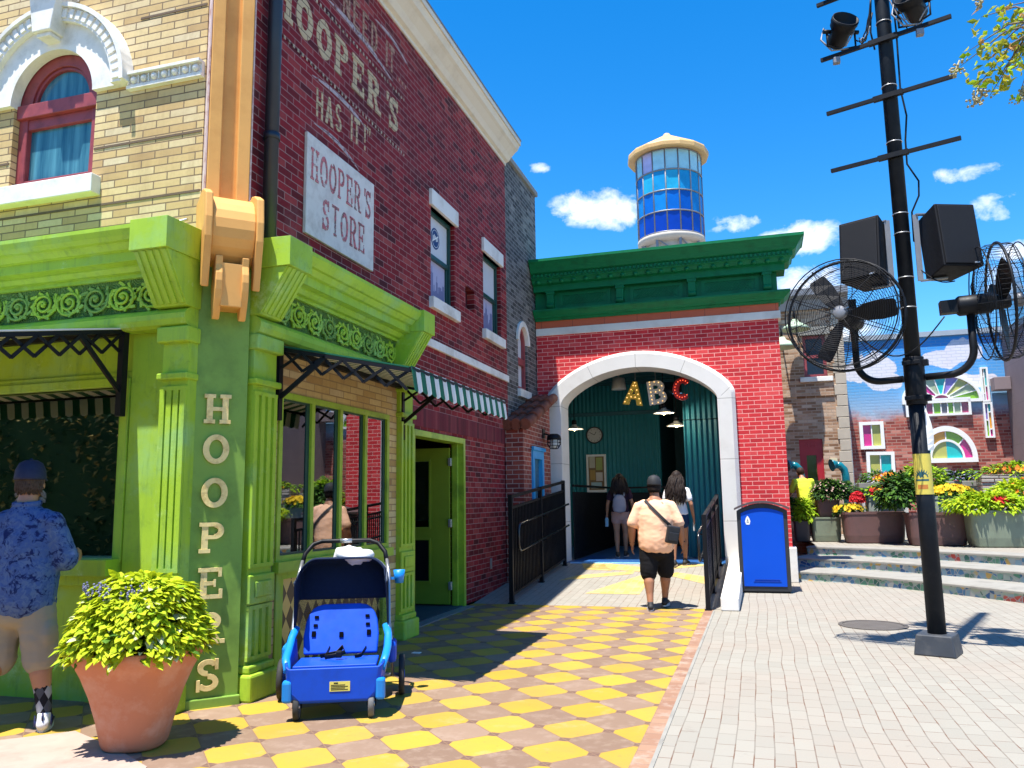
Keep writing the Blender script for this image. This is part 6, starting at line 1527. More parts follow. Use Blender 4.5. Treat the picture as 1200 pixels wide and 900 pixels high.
def speaker(c, yaw, label, s):
    t = thing('loudspeaker', c, label, 'loudspeaker', 'loudspeakers on the pole')
    Mx = Matrix.Translation(c) @ Matrix.Rotation(yaw,4,'Z') @ Matrix.Rotation(R(-6),4,'X')
    b = MB(); pr = [(-.20,-.20),(.20,-.20),(.13,.20),(-.13,.20)]; h = .315   # front is -y
    b.add([(x_,y_,-h) for x_, y_ in pr]+[(x_,y_,h) for x_, y_ in pr], [(0,3,2,1),(4,5,6,7),(0,1,5,4),(1,2,6,5),(2,3,7,6),(3,0,4,7)]); b.xf(Mx); b.build('cabinet', paint('black_textured_cabinet', (.006,.0065,.009), .65, .2, 9, .15, 150, .2), t, bevel=.012)
    b = MB().rbox((-.18,-.212,-.295),(.18,-.2005,.295), .008); b.xf(Mx); b.build('grille', paint('black_perforated_grille', (.009,.0095,.012), .6, .3, 90, .5, 220, .2), t)
    b = MB().box((.10,-.2135,-.29),(.15,-.212,-.275)); b.xf(Mx); b.build('badge', M['steel'], t)
    b = MB(); 
    for k in range(4): b.box((-.09+.0*k,.2005,-.05+.06*k),(-.04,.208,-.02+.06*k)); b.box((.03,.2005,-.05+.06*k),(.08,.208,-.02+.06*k))
    b.xf(Mx); b.build('socket_panel', M['grey_metal'], t)
    b = MB(); k = Mx @ V((0,.06,h+.02)); l = Mx @ V((0,.06,-h-.02)); w_ = PB+d_*(s*.13); b.bar(k, V((w_.x,w_.y,k.z)), .05,.012).bar(l, V((w_.x,w_.y,l.z)), .05,.012).bar(V((w_.x,w_.y,k.z)), V((w_.x,w_.y,l.z)), .05,.02)
    b.build('mounting_bracket', M['grey_metal'], t)
speaker(PB-d_*.34+V((0,-.05,3.84)), R(-30), 'black loudspeaker bracketed to the left of the pole above the front facing fan', -1)
speaker(PB+d_*.39+V((0,.06,3.84)), R(22), 'black loudspeaker bracketed to the right of the pole', 1)
def spot(c, yaw, tilt, label):
    t = thing('spotlight', c, label, 'spotlight', 'spotlights on the pole'); Mx = Matrix.Translation(V(c)) @ Matrix.Rotation(yaw,4,'Z') @ Matrix.Rotation(tilt,4,'X')
    b = MB().lathe([(0,-.16),(.07,-.16),(.10,-.12),(.105,.02),(.13,.05),(.135,.15),(.125,.15),(.115,.07),(0,.06)], (0,0,0), 20); b.lathe([(.14,.10),(.14,.13)], (0,0,0), 20)
    b.xf(Mx); b.build('lamp_can', M['black'], t)
    b = MB().tube([Mx @ V((-.15,0,0)), Mx @ V((-.15,0,0))+V((0,0,-.16)), V(c)+V((0,0,-.20)), Mx @ V((.15,0,0))+V((0,0,-.16)), Mx @ V((.15,0,0))], .012, 6); 
    for s in (-1,1): b.tube([Mx @ V((s*.11,0,0)), Mx @ V((s*.19,0,0))], .022, 8)
    b.build('yoke', M['black'], t)
    b = MB(); b.tube([Mx @ V((0,-.02,-.15)), V(c)+V((-.16,.05,.10)), V(c)+V((-.20,.0,-.05)), V(c)+V((-.10,0,-.19)), V(c)+V((.06,-.02,-.21))], .009, 6).tube([Mx @ V((.05,0,-.12)), V(c)+V((.12,-.05,-.05)), V(c)+V((.03,-.06,-.2))], .007, 6)
    b.build('lead', paint('grey_lamp_lead', (.25,.25,.26), .5), t)
for s, zz, yw, lb in ((-.40,6.03,20,'spotlight on the left end of the crossbar, leads hanging'),(.30,6.03,-30,'spotlight on the right end of the crossbar, at the top of the photo'),(-.35,6.66,10,'spotlight on the topmost crossbar, cut off by the photo edge')):
    spot(PB-e_*.09+d_*s+V((0,0,zz+.24)), R(yw), R(60), lb)
CB = thing('pole_cable', PB+V((0,0,4)), 'thin black cables running down and looping off the pole', 'cable')
for q in range(9):
    b = MB(); s0 = rnd.choice((-1,1)); z0 = 6.03 if q < 7 else 6.66; p0 = PB+d_*(s0*rnd.uniform(.07,.12))-e_*.1+V((0,0,z0+rnd.uniform(.1,.5))); p3 = PB+d_*(s0*rnd.uniform(.2,.5))-e_*.10+V((0,0,z0+rnd.uniform(.02,.1)))
    mid = p0.lerp(p3,.5)+V((0,0,-rnd.uniform(.10,.42))); pts = [((1-f)**2)*p0+2*f*(1-f)*mid+f*f*p3+V((0,0,.012*math.sin(f*20+q))) for f in [k/12 for k in range(13)]]; b.tube(pts, rnd.uniform(.005,.009), 6); b.build('tangled_lead', M['black'] if q % 3 else paint('grey_lead', (.22,.22,.23), .5), CB)
for s0 in (-.46,.34):
    b = MB(); c = PB+d_*s0-e_*.1+V((0,0,5.98)); b.rbox(c-V((.035,.03,.05)), c+V((.035,.03,.02)), .008); b.build('cable_connector', M['grey_metal'], CB)
b = MB(); off = d_*.10
b.tube([PB+off+V((0,0,9)), PB+off+V((0,-.02,6.5)), PB+off*1.1+V((0,0,6.1)), PB+off*1.0+V((0,0,5.5)), PB+off*1.35+V((0,0,5.2)), PB+off*1.05+V((0,0,4.95)), PB+off*1.0+V((0,0,4.7)), PB+off*1.9+V((0,0,4.5)), PB+off*1.8+V((0,0,4.35)), PB+off*1.05+V((0,0,4.2)), PB+off+V((0,0,3.9))], .009, 6)
b.tube([PB-off*.9-e_*.04+V((0,0,9)), PB-off*1.0+V((0,0,6.6)), PB-off*1.3+V((0,0,6.2)), PB-off*1.05+V((0,0,6.0))], .009, 6)
b.build('drop_cable', M['black'], CB)
b = MB(); p, q = V(fc)-ax_l.normalized()*.3, V(fr_)-ax_r.normalized()*.45
for a_, z_ in ((p, q),): 
    pts = [a_.lerp(z_, k/14)+V((0,0,-.32*math.sin(math.pi*k/14)-.1))-e_*.10 for k in range(15)]; b.tube(pts, .007, 6)
pts = [(PB+d_*.13+V((0,0,3.62))).lerp(q+V((.1,0,.25)), k/8)+V((0,0,-.06*math.sin(math.pi*k/8))) for k in range(9)]; b.tube(pts, .006, 6)
b.build('slung_cable', M['black'], CB)
t = thing('pole_notice', PB+V((0,-.1,1.64)), 'yellow printed notice with a dark leaf emblem wrapped round the black pole', 'notice')
b = MB().lathe([(.0805,1.45),(.0805,1.83)], PB, 24, a0=R(-175), a1=R(-25)); o = b.build('printed_sheet', paint('yellow_notice_sheet', (.62,.50,.08), .5, .15, 14, .02), t)
b = MB(); fa = R(-108)
for k in range(9):
    a = R(20+k*17.5); rr = .085; 
    pts = []
    for (f0, wv) in ((.15,.004),(.6,.010),(1,.001)):
        pts.append((f0*rr*math.cos(a), f0*rr*math.sin(a), wv))
    vs = []
    for x_, z_, wv in pts:
        for s in (1,-1):
            xx = x_-math.sin(a)*wv*s; zz = z_+math.cos(a)*wv*s; an = fa+xx/.0814; vs.append(PB+V((math.cos(an)*.0814,math.sin(an)*.0814,1.60+zz)))
    b.add(vs, [(0,1,3,2),(2,3,5,4)])
b.lathe([(.0813,1.575),(.0813,1.592)], PB, 16, a0=R(-150), a1=R(-66))
b.build('leaf_emblem', paint('dark_teal_ink', (.02,.09,.10), .6), t)
b = MB().lathe([(.0813,1.50),(.0813,1.54)], PB, 16, a0=R(-140), a1=R(-76)); b.build('orange_strip', paint('orange_ink', (.5,.18,.03), .6), t)
b = MB(); vs = []
for k in range(9):
    z_ = 1.86+.42*k/8; an = R(-52); rr = .082+.03*math.sin(math.pi*k/8)
    for da, r_2 in ((0,.080),(.45*(1-k/9),rr+.03*(1-k/8))): vs.append(PB+V((math.cos(an+da)*r_2,math.sin(an+da)*r_2,z_)))
b.add(vs, [(2*k,2*k+1,2*k+3,2*k+2) for k in range(8)]); t2 = tag(b.build('paper_flap', M['white']), 'strip of white paper peeling off the pole above the yellow notice', 'paper')
# ------------------------------------------------------------------ litter bin, manhole
BX0, BX1, BY0, BY1, BH = -.36, .385, 13.12, 13.78, 1.24
LB = thing('litter_bin', ((BX0+BX1)/2,BY0+.3,0), 'tall blue litter bin with a curved brown lid against the red brick wall', 'litter bin')
cx = (BX0+BX1)/2; hw = (BX1-BX0)/2
def topz(x): return BH+.11*(1-((x-cx)/hw)**2)
b = MB(); n_ = 14; xs = [BX0+2*hw*k/n_ for k in range(n_+1)]
poly = [(BX0,.03),(BX1,.03)]+[(x_,topz(x_)-.0) for x_ in xs[::-1]]
b.add([(p[0],BY0,p[1]) for p in poly]+[(p[0],BY1,p[1]) for p in poly], [tuple(range(len(poly))), tuple(range(len(poly),2*len(poly)))[::-1]]+[(i,i+len(poly),(i+1)%len(poly)+len(poly),(i+1)%len(poly)) for i in range(len(poly))])
b.build('bin_body', M['bin_frame'], LB, clean=True)
b = MB(); i_ = .06; xi = [BX0+i_+(2*hw-2*i_)*k/n_ for k in range(n_+1)]
poly = [(BX0+i_,.10),(BX1-i_,.10)]+[(x_,topz(x_)-.07) for x_ in xi[::-1]]
b.add([(p[0],BY0-.012,p[1]) for p in poly]+[(p[0],BY0+.01,p[1]) for p in poly], [tuple(range(len(poly))), tuple(range(len(poly),2*len(poly)))[::-1]]+[(i,i+len(poly),(i+1)%len(poly)+len(poly),(i+1)%len(poly)) for i in range(len(poly))])
b.build('blue_panel', M['bin_blue'], LB, clean=True, bevel=.004)
MB().box((BX0+.2,BY0-.018,.17),(BX1-.14,BY0-.012,.178)).box((BX0+.22,BY0-.018,.20),(BX1-.16,BY0-.012,.207)).build('panel_slot', paint('deep_blue_slot', (.002,.04,.3), .5), LB)
b = MB(); vs = []
for k in range(n_+3):
    x_ = BX0-.035+(2*hw+.07)*k/(n_+2); zt = BH+.115*(1-((x_-cx)/(hw+.05))**2)
    for yy in (BY0-.05, BY1+.05):
        for dz in (.002,.035): vs.append((x_,yy,zt+dz))
fs = []
for k in range(n_+2): i = 4*k; fs += [(i,i+4,i+5,i+1),(i+2,i+3,i+7,i+6),(i+1,i+5,i+7,i+3),(i,i+2,i+6,i+4)]
fs += [(0,1,3,2),(len(vs)-4,len(vs)-2,len(vs)-1,len(vs)-3)]
b.add(vs, fs); b.build('curved_lid', M['bin_top'], LB, clean=True)
o_ = V((BX0+.135,BY0-.0125,1.03)); MB().prism([(0,.0),(.05,0),(.065,.05),(.05,.10),(.025,.135),(.0,.10),(-.015,.05)], o_, ux, vz, .002).build('white_emblem', M['white'], LB)
MB().prism([(.008,.03),(.042,.03),(.042,.045),(.008,.045)], o_, ux, vz, .003).prism([(.015,.055),(.036,.055),(.026,.10)], o_, ux, vz, .003).build('emblem_mark', M['grey_metal'], LB)
MB().box((BX0+.02,BY0+.02,0),(BX1-.02,BY1-.02,.03)).build('base', M['black'], LB)
mc = aZ(1023, 733); n = N('cast_iron_cover'); x, y, z = n.xyz()
g = n.math('MULTIPLY', n.math('SINE', n.math('MULTIPLY', x, 190)), n.math('SINE', n.math('MULTIPLY', y, 190))); n.bump(g, .8, .006)
ironm = n.fin(n.mix(n.noise(8,5), (.07,.06,.05), (.13,.115,.10)), .6, .4)
MH = thing('manhole_cover', (mc.x,mc.y,0), 'round cast iron manhole cover set in the pale pavers', 'manhole cover')
MB().lathe([(0,.006),(.315,.006),(.315,0)], (mc.x,mc.y,0), 36, sm=False).build('cover_plate', ironm, MH)
MB().lathe([(.322,0),(.322,.009),(.365,.009),(.365,0)], (mc.x,mc.y,0), 36, sm=False).build('cover_ring', ironm, MH)
# ------------------------------------------------------------------ people
def cloth(name, c, var=.12, fold=.25, rough=.85):
    return paint(name, c, rough, var, 5, fold, 26, .15)
def ell(mb, pts, rads, ref=(1,0,0), seg=14):
    mb.tube(pts, rads, seg, ref=ref)
    for p, r in ((pts[0], rads[0]), (pts[-1], rads[-1])):
        rr = r if isinstance(r, tuple) else (r, r); mb.sph(p, 1, 12, 8, (rr[0]*.98, rr[1]*.98, min(rr)*.6))
def limb(mb, pts, rads, seg=12):
    pts = [V(p) for p in pts]; mb.tube(pts, rads, seg)
    for p, r in zip(pts, rads): mb.sph(p, r*.995, 12, 8)
def wrinkle(o, amp, sc, seed=0):
    me = o.data
    for v in me.vertices:
        q = v.co+V((v.co.z*.25,0,0)); p = V((q.x*sc*.55,q.y*sc*.55,q.z*sc*1.5))+V((seed, seed*1.7, 0)); k = mnoise.noise(p)*.6+(abs(mnoise.noise(p*2.1))-.25)*.7; v.co += v.normal*(k*amp)
def hand(mb, w, d, side, curl=.5, fwd=V((0,1,0))):
    """palm and five fingers from the wrist w, hanging along d; the palm faces the body"""
    w, d = V(w), V(d).normalized(); f = (fwd-d*fwd.dot(d)).normalized(); inn = d.cross(f)*1.0
    if inn.x*side > 0: inn = -inn
    mb.tube([w-d*.02, w+d*.02, w+d*.055, w+d*.085], [(.026,.020),(.034,.018),(.040,.016),(.038,.014)], 12, ref=f)
    for k, L in enumerate((.066,.078,.072,.056)):
        b0 = w+d*.082+f*(.030-.020*k); dirs = (d+f*(.10-.07*k)).normalized()
        p1 = b0+dirs*L*.42+inn*.004; p2 = p1+(dirs*(1-curl*.4)+inn*curl).normalized()*L*.33; p3 = p2+(dirs*(1-curl*.8)+inn*curl*1.4).normalized()*L*.25
        mb.tube([b0-d*.02,b0,p1,p2,p3], [.0095,.0092,.0085,.0078,.006], 8)
    b0 = w+d*.022+f*.030; mb.tube([b0-d*.01, b0+f*.018+d*.02+inn*.006, b0+f*.024+d*.048+inn*.016, b0+f*.018+d*.07+inn*.022], [.013,.0115,.0095,.007], 8)
def head(mb, c, yaw=0, k=1.0):
    c = V(c); q = Matrix.Rotation(yaw,3,'Z')
    def P(x, y, z): return c+q @ V((x*k, y*k, z*k))
    mb.sph(c+V((0,0,.03)), .097*k, 16, 12, (.83,1.0,1.02)); mb.sph(P(0,.02,-.045), .074*k, 14, 10, (.84,1.02,1.0)); mb.sph(P(0,.045,-.085), .04*k, 12, 8, (1,1,.8))
    mb.tube([P(0,.086,.01),P(0,.108,-.022),P(0,.094,-.036)], [.011*k,.016*k,.012*k], 8)
    for s in (-1,1): mb.sph(P(.082*s,-.005,-.015), .03*k, 10, 8, (.32,.62,1)); mb.sph(P(.034*s,.078,-.02), .025*k, 8, 6)
    mb.tube([P(-.022,.088,-.062),P(0,.094,-.06),P(.022,.088,-.062)], .009*k, 8)
    return q
def face_bits(t, c, q, k=1.0, L=None):
    c = V(c)
    for s in (-1,1):
        b = MB().sph(L @ (c+q @ V((.033*s*k,.085*k,.008*k))), .0125*k, 10, 7); b.build('eye', M['white'], t)
        b = MB().sph(L @ (c+q @ V((.033*s*k,.0955*k,.008*k))), .0058*k, 8, 6); b.build('pupil', M['black'], t) if False else None
def person(label, loc, yaw, J, skin, group=None, name='person'):
    t = thing(name, loc, label, 'person', group)
    L = Matrix.Translation(loc) @ Matrix.Rotation(yaw,4,'Z')
    return t, L
def fused_at(name, mb, mat, t, L, voxel, smooth=6, fac=.5, wr=None):
    o = fused(name, mb, mat, None, voxel, smooth, fac)
    if wr: wrinkle(o, *wr)
    o.data.transform(L); o.parent = t; o.matrix_parent_inverse = Matrix.Translation(-V(t.location)); return o
def shoe(t, L, ank, toe_dir, upper, sole, k=1.0, stripe=None):
    a = V(ank); d = V((toe_dir[0], toe_dir[1], 0)).normalized(); zf = a.z-.095
    base = V((a.x, a.y, zf)); b = MB()
    b.tube([base-d*.075+V((0,0,.05)), base-d*.03+V((0,0,.06)), base+d*.05+V((0,0,.055)), base+d*.13+V((0,0,.045)), base+d*.185+V((0,0,.036))], [(.034,.040),(.042,.050),(.043,.042),(.046,.030),(.034,.018)], 14, ref=(d.y,-d.x,0))
    b.sph(base-d*.065+V((0,0,.05)), .040, 12, 8); b.sph(base+d*.175+V((0,0,.035)), .036, 12, 8, (1,1,.6)); b.tube([base-d*.02+V((0,0,.06)), base-d*.02+V((0,0,.115))], [.043,.040], 12)
    o = fused_at('shoe', b, upper, t, L, .008, 4)
    s_ = V((d.y,-d.x,0)); n_ = 22; pl_ = []
    for k_ in range(n_):
        q = 2*math.pi*k_/n_; yy = math.cos(q)*.145; xx = math.sin(q)*(.046+.006*math.cos(q)); pl_.append(base+d*(.055+yy)+s_*xx)
    b = MB(); b.add([p+V((0,0,.002)) for p in pl_]+[p+V((0,0,.034)) for p in pl_], [tuple(range(n_))[::-1], tuple(range(n_,2*n_))]+[(i,(i+1)%n_,(i+1)%n_+n_,i+n_) for i in range(n_)])
    b.xf(L); so_ = b.build('shoe_sole', sole, None); so_.parent = o; so_.matrix_parent_inverse = Matrix.Identity(4)
    # o itself lives in world coordinates under the root, so the sole shares its frame
    return o
def cap(t, L, c, q, mat, k=1.0):
    c = V(c); b = MB(); prof = [(.0,.152),(.04,.148),(.075,.128),(.096,.085),(.102,.035),(.101,.020)]
    b.lathe([(r*k, h*k) for r, h in prof], c, 24); 
    for i in range(len(b.v)):
        p = V(b.v[i])-c; b.v[i] = tuple(c+q @ V((p.x*.90,p.y*1.06,p.z)))
    vs = []; n_ = 12
    for i in range(n_+1):
        a = math.pi*i/n_; ca, sa = math.cos(a), math.sin(a)
        for r_, dz in ((.096,.028),(.150,.018)): vs.append(c+q @ V((ca*.088*k, (.03+sa*(r_-.02)*1.08)*k, dz*k)))
    b.add(vs, [(2*i,2*i+1,2*i+3,2*i+2) for i in range(n_)]); b.sph(c+V((0,0,.152*k)), .010, 8, 6)
    b.xf(L); o = b.build('cap', mat, t, clean=True); m_2 = o.modifiers.new('s','SOLIDIFY'); m_2.thickness = .004; return o
def strands(t, L, c, q, mat, length, n, spread, wave, k=1.0, name='hair'):
    c = V(c); b = MB(); b.sph(c+q @ V((0,-.012,.035)), .108*k, 18, 12, (.90,1.0,1.02))
    for i in range(n):
        a = R(rnd.uniform(150,390)); el_ = rnd.uniform(-.1,.9)
        s = q @ V((math.cos(a)*.085*k, math.sin(a)*.095*k-.01, (.02+el_*.06)*k)); p = c+s; pts = [p]; ph = rnd.random()*6; LL = length*rnd.uniform(.72,1.08); out = q @ V((math.cos(a)*spread*rnd.uniform(.4,1.2), -spread*.75-.02, 0))
        for j in range(1, 9):
            f = j/8; pts.append(p+V((0,0,-LL*f))+out*(f**.6)+q @ V((math.sin(ph+f*wave)*.014, -.055*math.sin(min(1,f*1.5)*math.pi*.5)+math.cos(ph*1.3+f*wave)*.010, 0)))
        b.tube(pts, [.012,.016,.017,.017,.016,.015,.013,.010,.003], 6)
    b.xf(L); return b.build(name, mat, t)
def short_hair(t, L, c, q, mat):
    b = MB(); c = V(c)
    for i in range(420):
        a = R(rnd.uniform(185,355)); zz = rnd.uniform(-.062,.05); k = 1-.25*max(0,-zz-.03)/.03
        p = c+q @ V((math.cos(a)*.084*k, math.sin(a)*.098*k, zz)); d = (q @ V((math.cos(a)*.35,math.sin(a)*.35,-1))).normalized(); b.tube([p-d*.012, p+d*.006, p+d*.02], [.006,.0065,.002], 4, caps=False)
    b.xf(L); return b.build('hair', mat, t)
def hairmat(name, c):
    n = N(name); w_ = n.noise(40, 4, .6, dist=1.5); n.bump(n.noise(90,3), .3, .004); return n.fin(n.mix(w_, sc_(c,.4), sc_(c,1.8)), .6, .15)
M['hair_black'] = hairmat('dark_brown_black_hair', (.018,.012,.010)); M['hair_brown'] = hairmat('dark_brown_hair', (.035,.018,.012))
def build_legs(b, hips, knees, ank, r=(.085,.058,.052,.034)):
    for h, k, a in zip(hips, knees, ank):
        h, k, a = V(h), V(k), V(a); mid = k.lerp(a,.30)+V((0,-.012,0)); limb(b, [h, h.lerp(k,.5), k, mid, k.lerp(a,.7), a], [r[0], (r[0]+r[1])/2+.006, r[1], r[2]+.006, r[3]+.008, r[3]])
def build_arm(b, sh, el_, wr, r=(.055,.043,.040,.028)):
    sh, el_, wr = V(sh), V(el_), V(wr); limb(b, [sh, sh.lerp(el_,.5), el_, el_.lerp(wr,.3), wr], [r[0], (r[0]+r[1])/2, r[1], r[2]+.003, r[3]])
# ---- heavy set man in the peach T-shirt, walking up to the ramp
pm_ = aZ(771, 716, .0); MAN = V((pm_.x, pm_.y+.12, 0))
t, L = person('man in a peach T-shirt, black shorts and black cap walking onto the ramp', MAN, R(4), None, M['skin_b'])
rl = rz(MAN.y+.22)
hips = [(-.105,.0,.86),(.105,.0,.86)]; knees = [(-.115,-.02,.47),(.10,.12,.49)]; ank = [(-.10,-.13,.098),(.075,.20,.115+rl)]
b = MB(); build_legs(b, hips, knees, ank, (.115,.072,.066,.040))
b.sph((0,0,.95), .17, 14, 10, (1.1,.85,.9)); ell(b, [V((0,0,1.0)),V((0,.01,1.2)),V((0,-.01,1.38)),V((0,-.01,1.45))], [(.2,.16),(.21,.16),(.18,.11),(.08,.075)]); limb(b, [(0,-.01,1.44),(0,.01,1.52)], [.066,.062])
hc = V((0,.02,1.605)); hq = head(b, hc, R(-4), 1.02)
arms = [((-.212,-.01,1.345),(-.315,-.03,1.08),(-.325,.05,.85)), ((.212,-.01,1.345),(.315,-.03,1.08),(.335,.06,.86))]
for s, (a, e, w_) in zip((-1,1), arms): build_arm(b, a, e, w_, (.068,.054,.050,.032)); hand(b, w_, V(w_)-V(e)+V((0,0,-.1)), s, .55)
fused_at('body', b, M['skin_b'], t, L, .010, 2, .4)
M['peach_tee'] = cloth('peach_cotton_jersey', (.85,.50,.32), .05, .35)
b = MB(); ell(b, [V((0,-.005,.80)),V((0,.0,.92)),V((0,.015,1.08)),V((0,.005,1.24)),V((0,-.01,1.36)),V((0,-.01,1.435))], [(.235,.190),(.245,.200),(.248,.205),(.240,.185),(.192,.135),(.095,.082)])
for s, (a, e, w_) in zip((-1,1), arms):
    a, e = V(a), V(e); m1 = a.lerp(e,.82); limb(b, [a+V((-.07*s,0,.03)), a+V((.0,0,-.005)), a.lerp(e,.5), m1], [.068,.078,.080,.084])
sh_ = fused_at('t_shirt', b, M['peach_tee'], t, L, .014, 5, .5, (.0085, 8.5, 3))
b = MB(); ell(b, [V((0,0,.74)),V((0,0,.84)),V((0,0,.93))], [(.19,.165),(.215,.18),(.21,.175)])
for h, k in zip(hips, knees):
    h, k = V(h), V(k); limb(b, [h+V((0,0,-.02)), h.lerp(k,.45), h.lerp(k,.85), h.lerp(k,1.0)+V((0,0,.0))], [.128,.125,.118,.112])
fused_at('shorts', b, cloth('black_shorts_cloth', (.010,.010,.012), .3, .3), t, L, .014, 4, .5, (.010, 8, 1))
M['black_shoe'] = paint('black_knit_shoe', (.015,.015,.017), .7, .2, 20, .2); M['white_sole'] = paint('white_rubber_sole', (.6,.6,.6), .6, .08, 10, .02)
for a, dd in ((ank[0],(-.1,1)),(ank[1],(.12,1))): shoe(t, L, a, dd, M['black_shoe'], M['white_sole'])
cap(t, L, hc+V((0,-.005,0)), hq, paint('black_cap_cloth', (.014,.015,.018), .75, .2, 14, .15), 1.04)
short_hair(t, L, hc, hq, M['hair_black'])
b = MB().tube([V(arms[0][2])+V((0,-.0,.02))+V((math.cos(k*math.pi/8)*.036,math.sin(k*math.pi/8)*.034,0)) for k in range(16)], .008, 6, closed=True).tube([V(arms[1][2])+V((0,0,.02))+V((math.cos(k*math.pi/8)*.036,math.sin(k*math.pi/8)*.034,0)) for k in range(16)], .007, 6, closed=True); b.xf(L); b.build('wristband', M['black'], t)
face_bits(t, hc, hq, 1.02, L)
BG = thing('shoulder_bag', L @ V((.22,-.12,.98)), 'small black bag hanging at the hip of the man in the peach T-shirt', 'bag')
bp = V((.225,-.20,.985)); b = MB().rbox((-.085,-.035,-.12),(.085,.04,.11), .02).rbox((-.07,-.05,-.09),(.07,-.034,.03), .012); b.xf(Matrix.Translation(bp) @ Matrix.Rotation(R(12),4,'Y') @ Matrix.Rotation(R(25),4,'Z')); b.xf(L); b.build('bag_body', paint('black_nylon', (.013,.014,.018), .6, .2, 20, .2), BG)
tre = BVHTree.FromObject(sh_, bpy.context.evaluated_depsgraph_get()); Li = L
def onback(x, z, side=-1):
    o_ = L @ V((x, side*1.0, z)); d_2 = (L.to_3x3() @ V((0,-side,0))); h = tre.ray_cast(o_, d_2); return (h[0]-d_2*.008) if h[0] else L @ V((x, side*.18, z))
st = [onback(-.125+.345*f, 1.425-.36*f) for f in [k/10 for k in range(11)]]
b = MB(); vs = []; wdir = L.to_3x3() @ V((.62,0,.78))
for p in st: vs += [p-wdir*.021, p+wdir*.021]
b.add(vs, [(2*k,2*k+1,2*k+3,2*k+2) for k in range(10)])
o = b.build('strap', paint('dark_grey_webbing', (.03,.03,.033), .7, .2, 30, .2), BG); sd = o.modifiers.new('s','SOLIDIFY'); sd.thickness = .006
# ---- two women inside and at the arch
def woman(loc, yaw, label, top, bottom, hairm, hairlen, skin, step, arm_l, arm_r, shorts_len=.32, wave=9):
    t, L = person(label, loc, yaw, None, skin)
    hips = [(-.085,0,.86),(.085,0,.86)]; knees = [(-.085,.04-step*.4,.47),(.085,.06+step*.3,.48)]; ank = [(-.07,-step,.098),(.075,step*.9,.10)]
    b = MB(); build_legs(b, hips, knees, ank, (.088,.055,.050,.032)); b.sph((0,0,.90), .15, 14, 10, (1.12,.85,.85)); ell(b, [V((0,0,.95)),V((0,.0,1.08)),V((0,0,1.25)),V((0,-.01,1.36))], [(.155,.12),(.125,.10),(.15,.105),(.07,.06)]); limb(b, [(0,-.01,1.33),(0,.01,1.44)], [.05,.048])
    hc = V((0,.02,1.515)); hq = head(b, hc, 0, .95)
    arms = [((-.165,0,1.295),)+arm_l, ((.165,0,1.295),)+arm_r]
    for s, (a, e, w_) in zip((-1,1), arms): build_arm(b, a, e, w_, (.045,.036,.033,.024)); hand(b, w_, V(w_)-V(e)+V((0,0,-.05)), s, .5)
    fused_at('body', b, skin, t, L, .010, 2, .4)
    b = MB(); ell(b, [V((0,0,.90)),V((0,0,1.0)),V((0,0,1.10)),V((0,.01,1.22)),V((0,-.005,1.31)),V((0,-.01,1.355))], [(.185,.145),(.170,.135),(.155,.125),(.170,.130),(.155,.105),(.085,.075)])
    for s, (a, e, w_) in zip((-1,1), arms): a, e = V(a), V(e); limb(b, [a+V((-.04*s,0,.005)), a, a.lerp(e,.55)], [.062,.066,.062])
    o = fused_at('t_shirt', b, top, t, L, .014, 4, .5, (.008, 9, 2))
    b = MB(); ell(b, [V((0,0,.78)),V((0,0,.86)),V((0,0,.95))], [(.165,.135),(.18,.145),(.165,.135)])
    for h, k in zip(hips, knees): h, k = V(h), V(k); limb(b, [h, h.lerp(k,shorts_len)], [.104,.104])
    fused_at('shorts', b, bottom, t, L, .014, 4, .5, (.006, 9, 1))
    for a, dd in ((ank[0],(-.1,1)),(ank[1],(.1,1))): shoe(t, L, a, dd, M['black_shoe'], M['white_sole'])
    strands(t, L, hc, hq, hairm, hairlen, 110, .09, wave, .97); face_bits(t, hc, hq, .95, L)
    return t, L
M['denim'] = cloth('dark_blue_denim', (.012,.035,.09), .25, .3); M['white_tee'] = cloth('white_cotton_tee', (.76,.75,.77), .04, .3)
w1 = aZ(805, 660, .285); W1L = V((w1.x-.07, w1.y-.55, rz(w1.y-.55)))
woman(W1L, R(-6), 'woman with long dark wavy hair, white T-shirt and denim shorts stepping into the archway', M['white_tee'], M['denim'], M['hair_black'], .47, M['skin_b'], .13,
    ((-.235,-.02,1.06),(-.235,.06,.86)), ((.245,-.03,1.06),(.265,.04,.84)))
tag(MB().rbox(tuple(W1L+V((.25,.02,.60))), tuple(W1L+V((.275,.10,.76))), .008).build('phone', paint('pale_phone_case', (.5,.52,.5), .4)), 'pale phone in the right hand of the woman in the white T-shirt', 'phone')
w2 = aZ(728, 651, .30); W2L = V((aY(727, 600, 16.2).x, 16.2, RZ+.004))
woman(W2L, R(5), 'woman with straight dark hair, a grey backpack and short shorts in the shaded passage', cloth('dark_plum_tee', (.03,.015,.03), .2, .2), cloth('dusty_pink_shorts', (.40,.24,.20), .1, .2), M['hair_black'], .30, M['skin_a'], .10,
    ((-.245,-.02,1.06),(-.275,.08,.86)), ((.235,-.05,1.08),(.25,.10,.95)), .34, 3)
L2 = Matrix.Translation(W2L) @ Matrix.Rotation(R(5),4,'Z')
BP = thing('backpack', L2 @ V((0,-.16,1.0)), 'pale grey backpack on the woman in the shaded passage', 'backpack')
M['grey_canvas'] = cloth('grey_canvas', (.28,.27,.31), .1, .3); b = MB(); ell(b, [V((0,-.20,.92)),V((0,-.215,1.0)),V((0,-.205,1.14)),V((0,-.18,1.21))], [(.125,.07),(.14,.085),(.125,.075),(.08,.05)]); o = fused_at('bag_body', b, M['grey_canvas'], BP, L2, .010, 5)
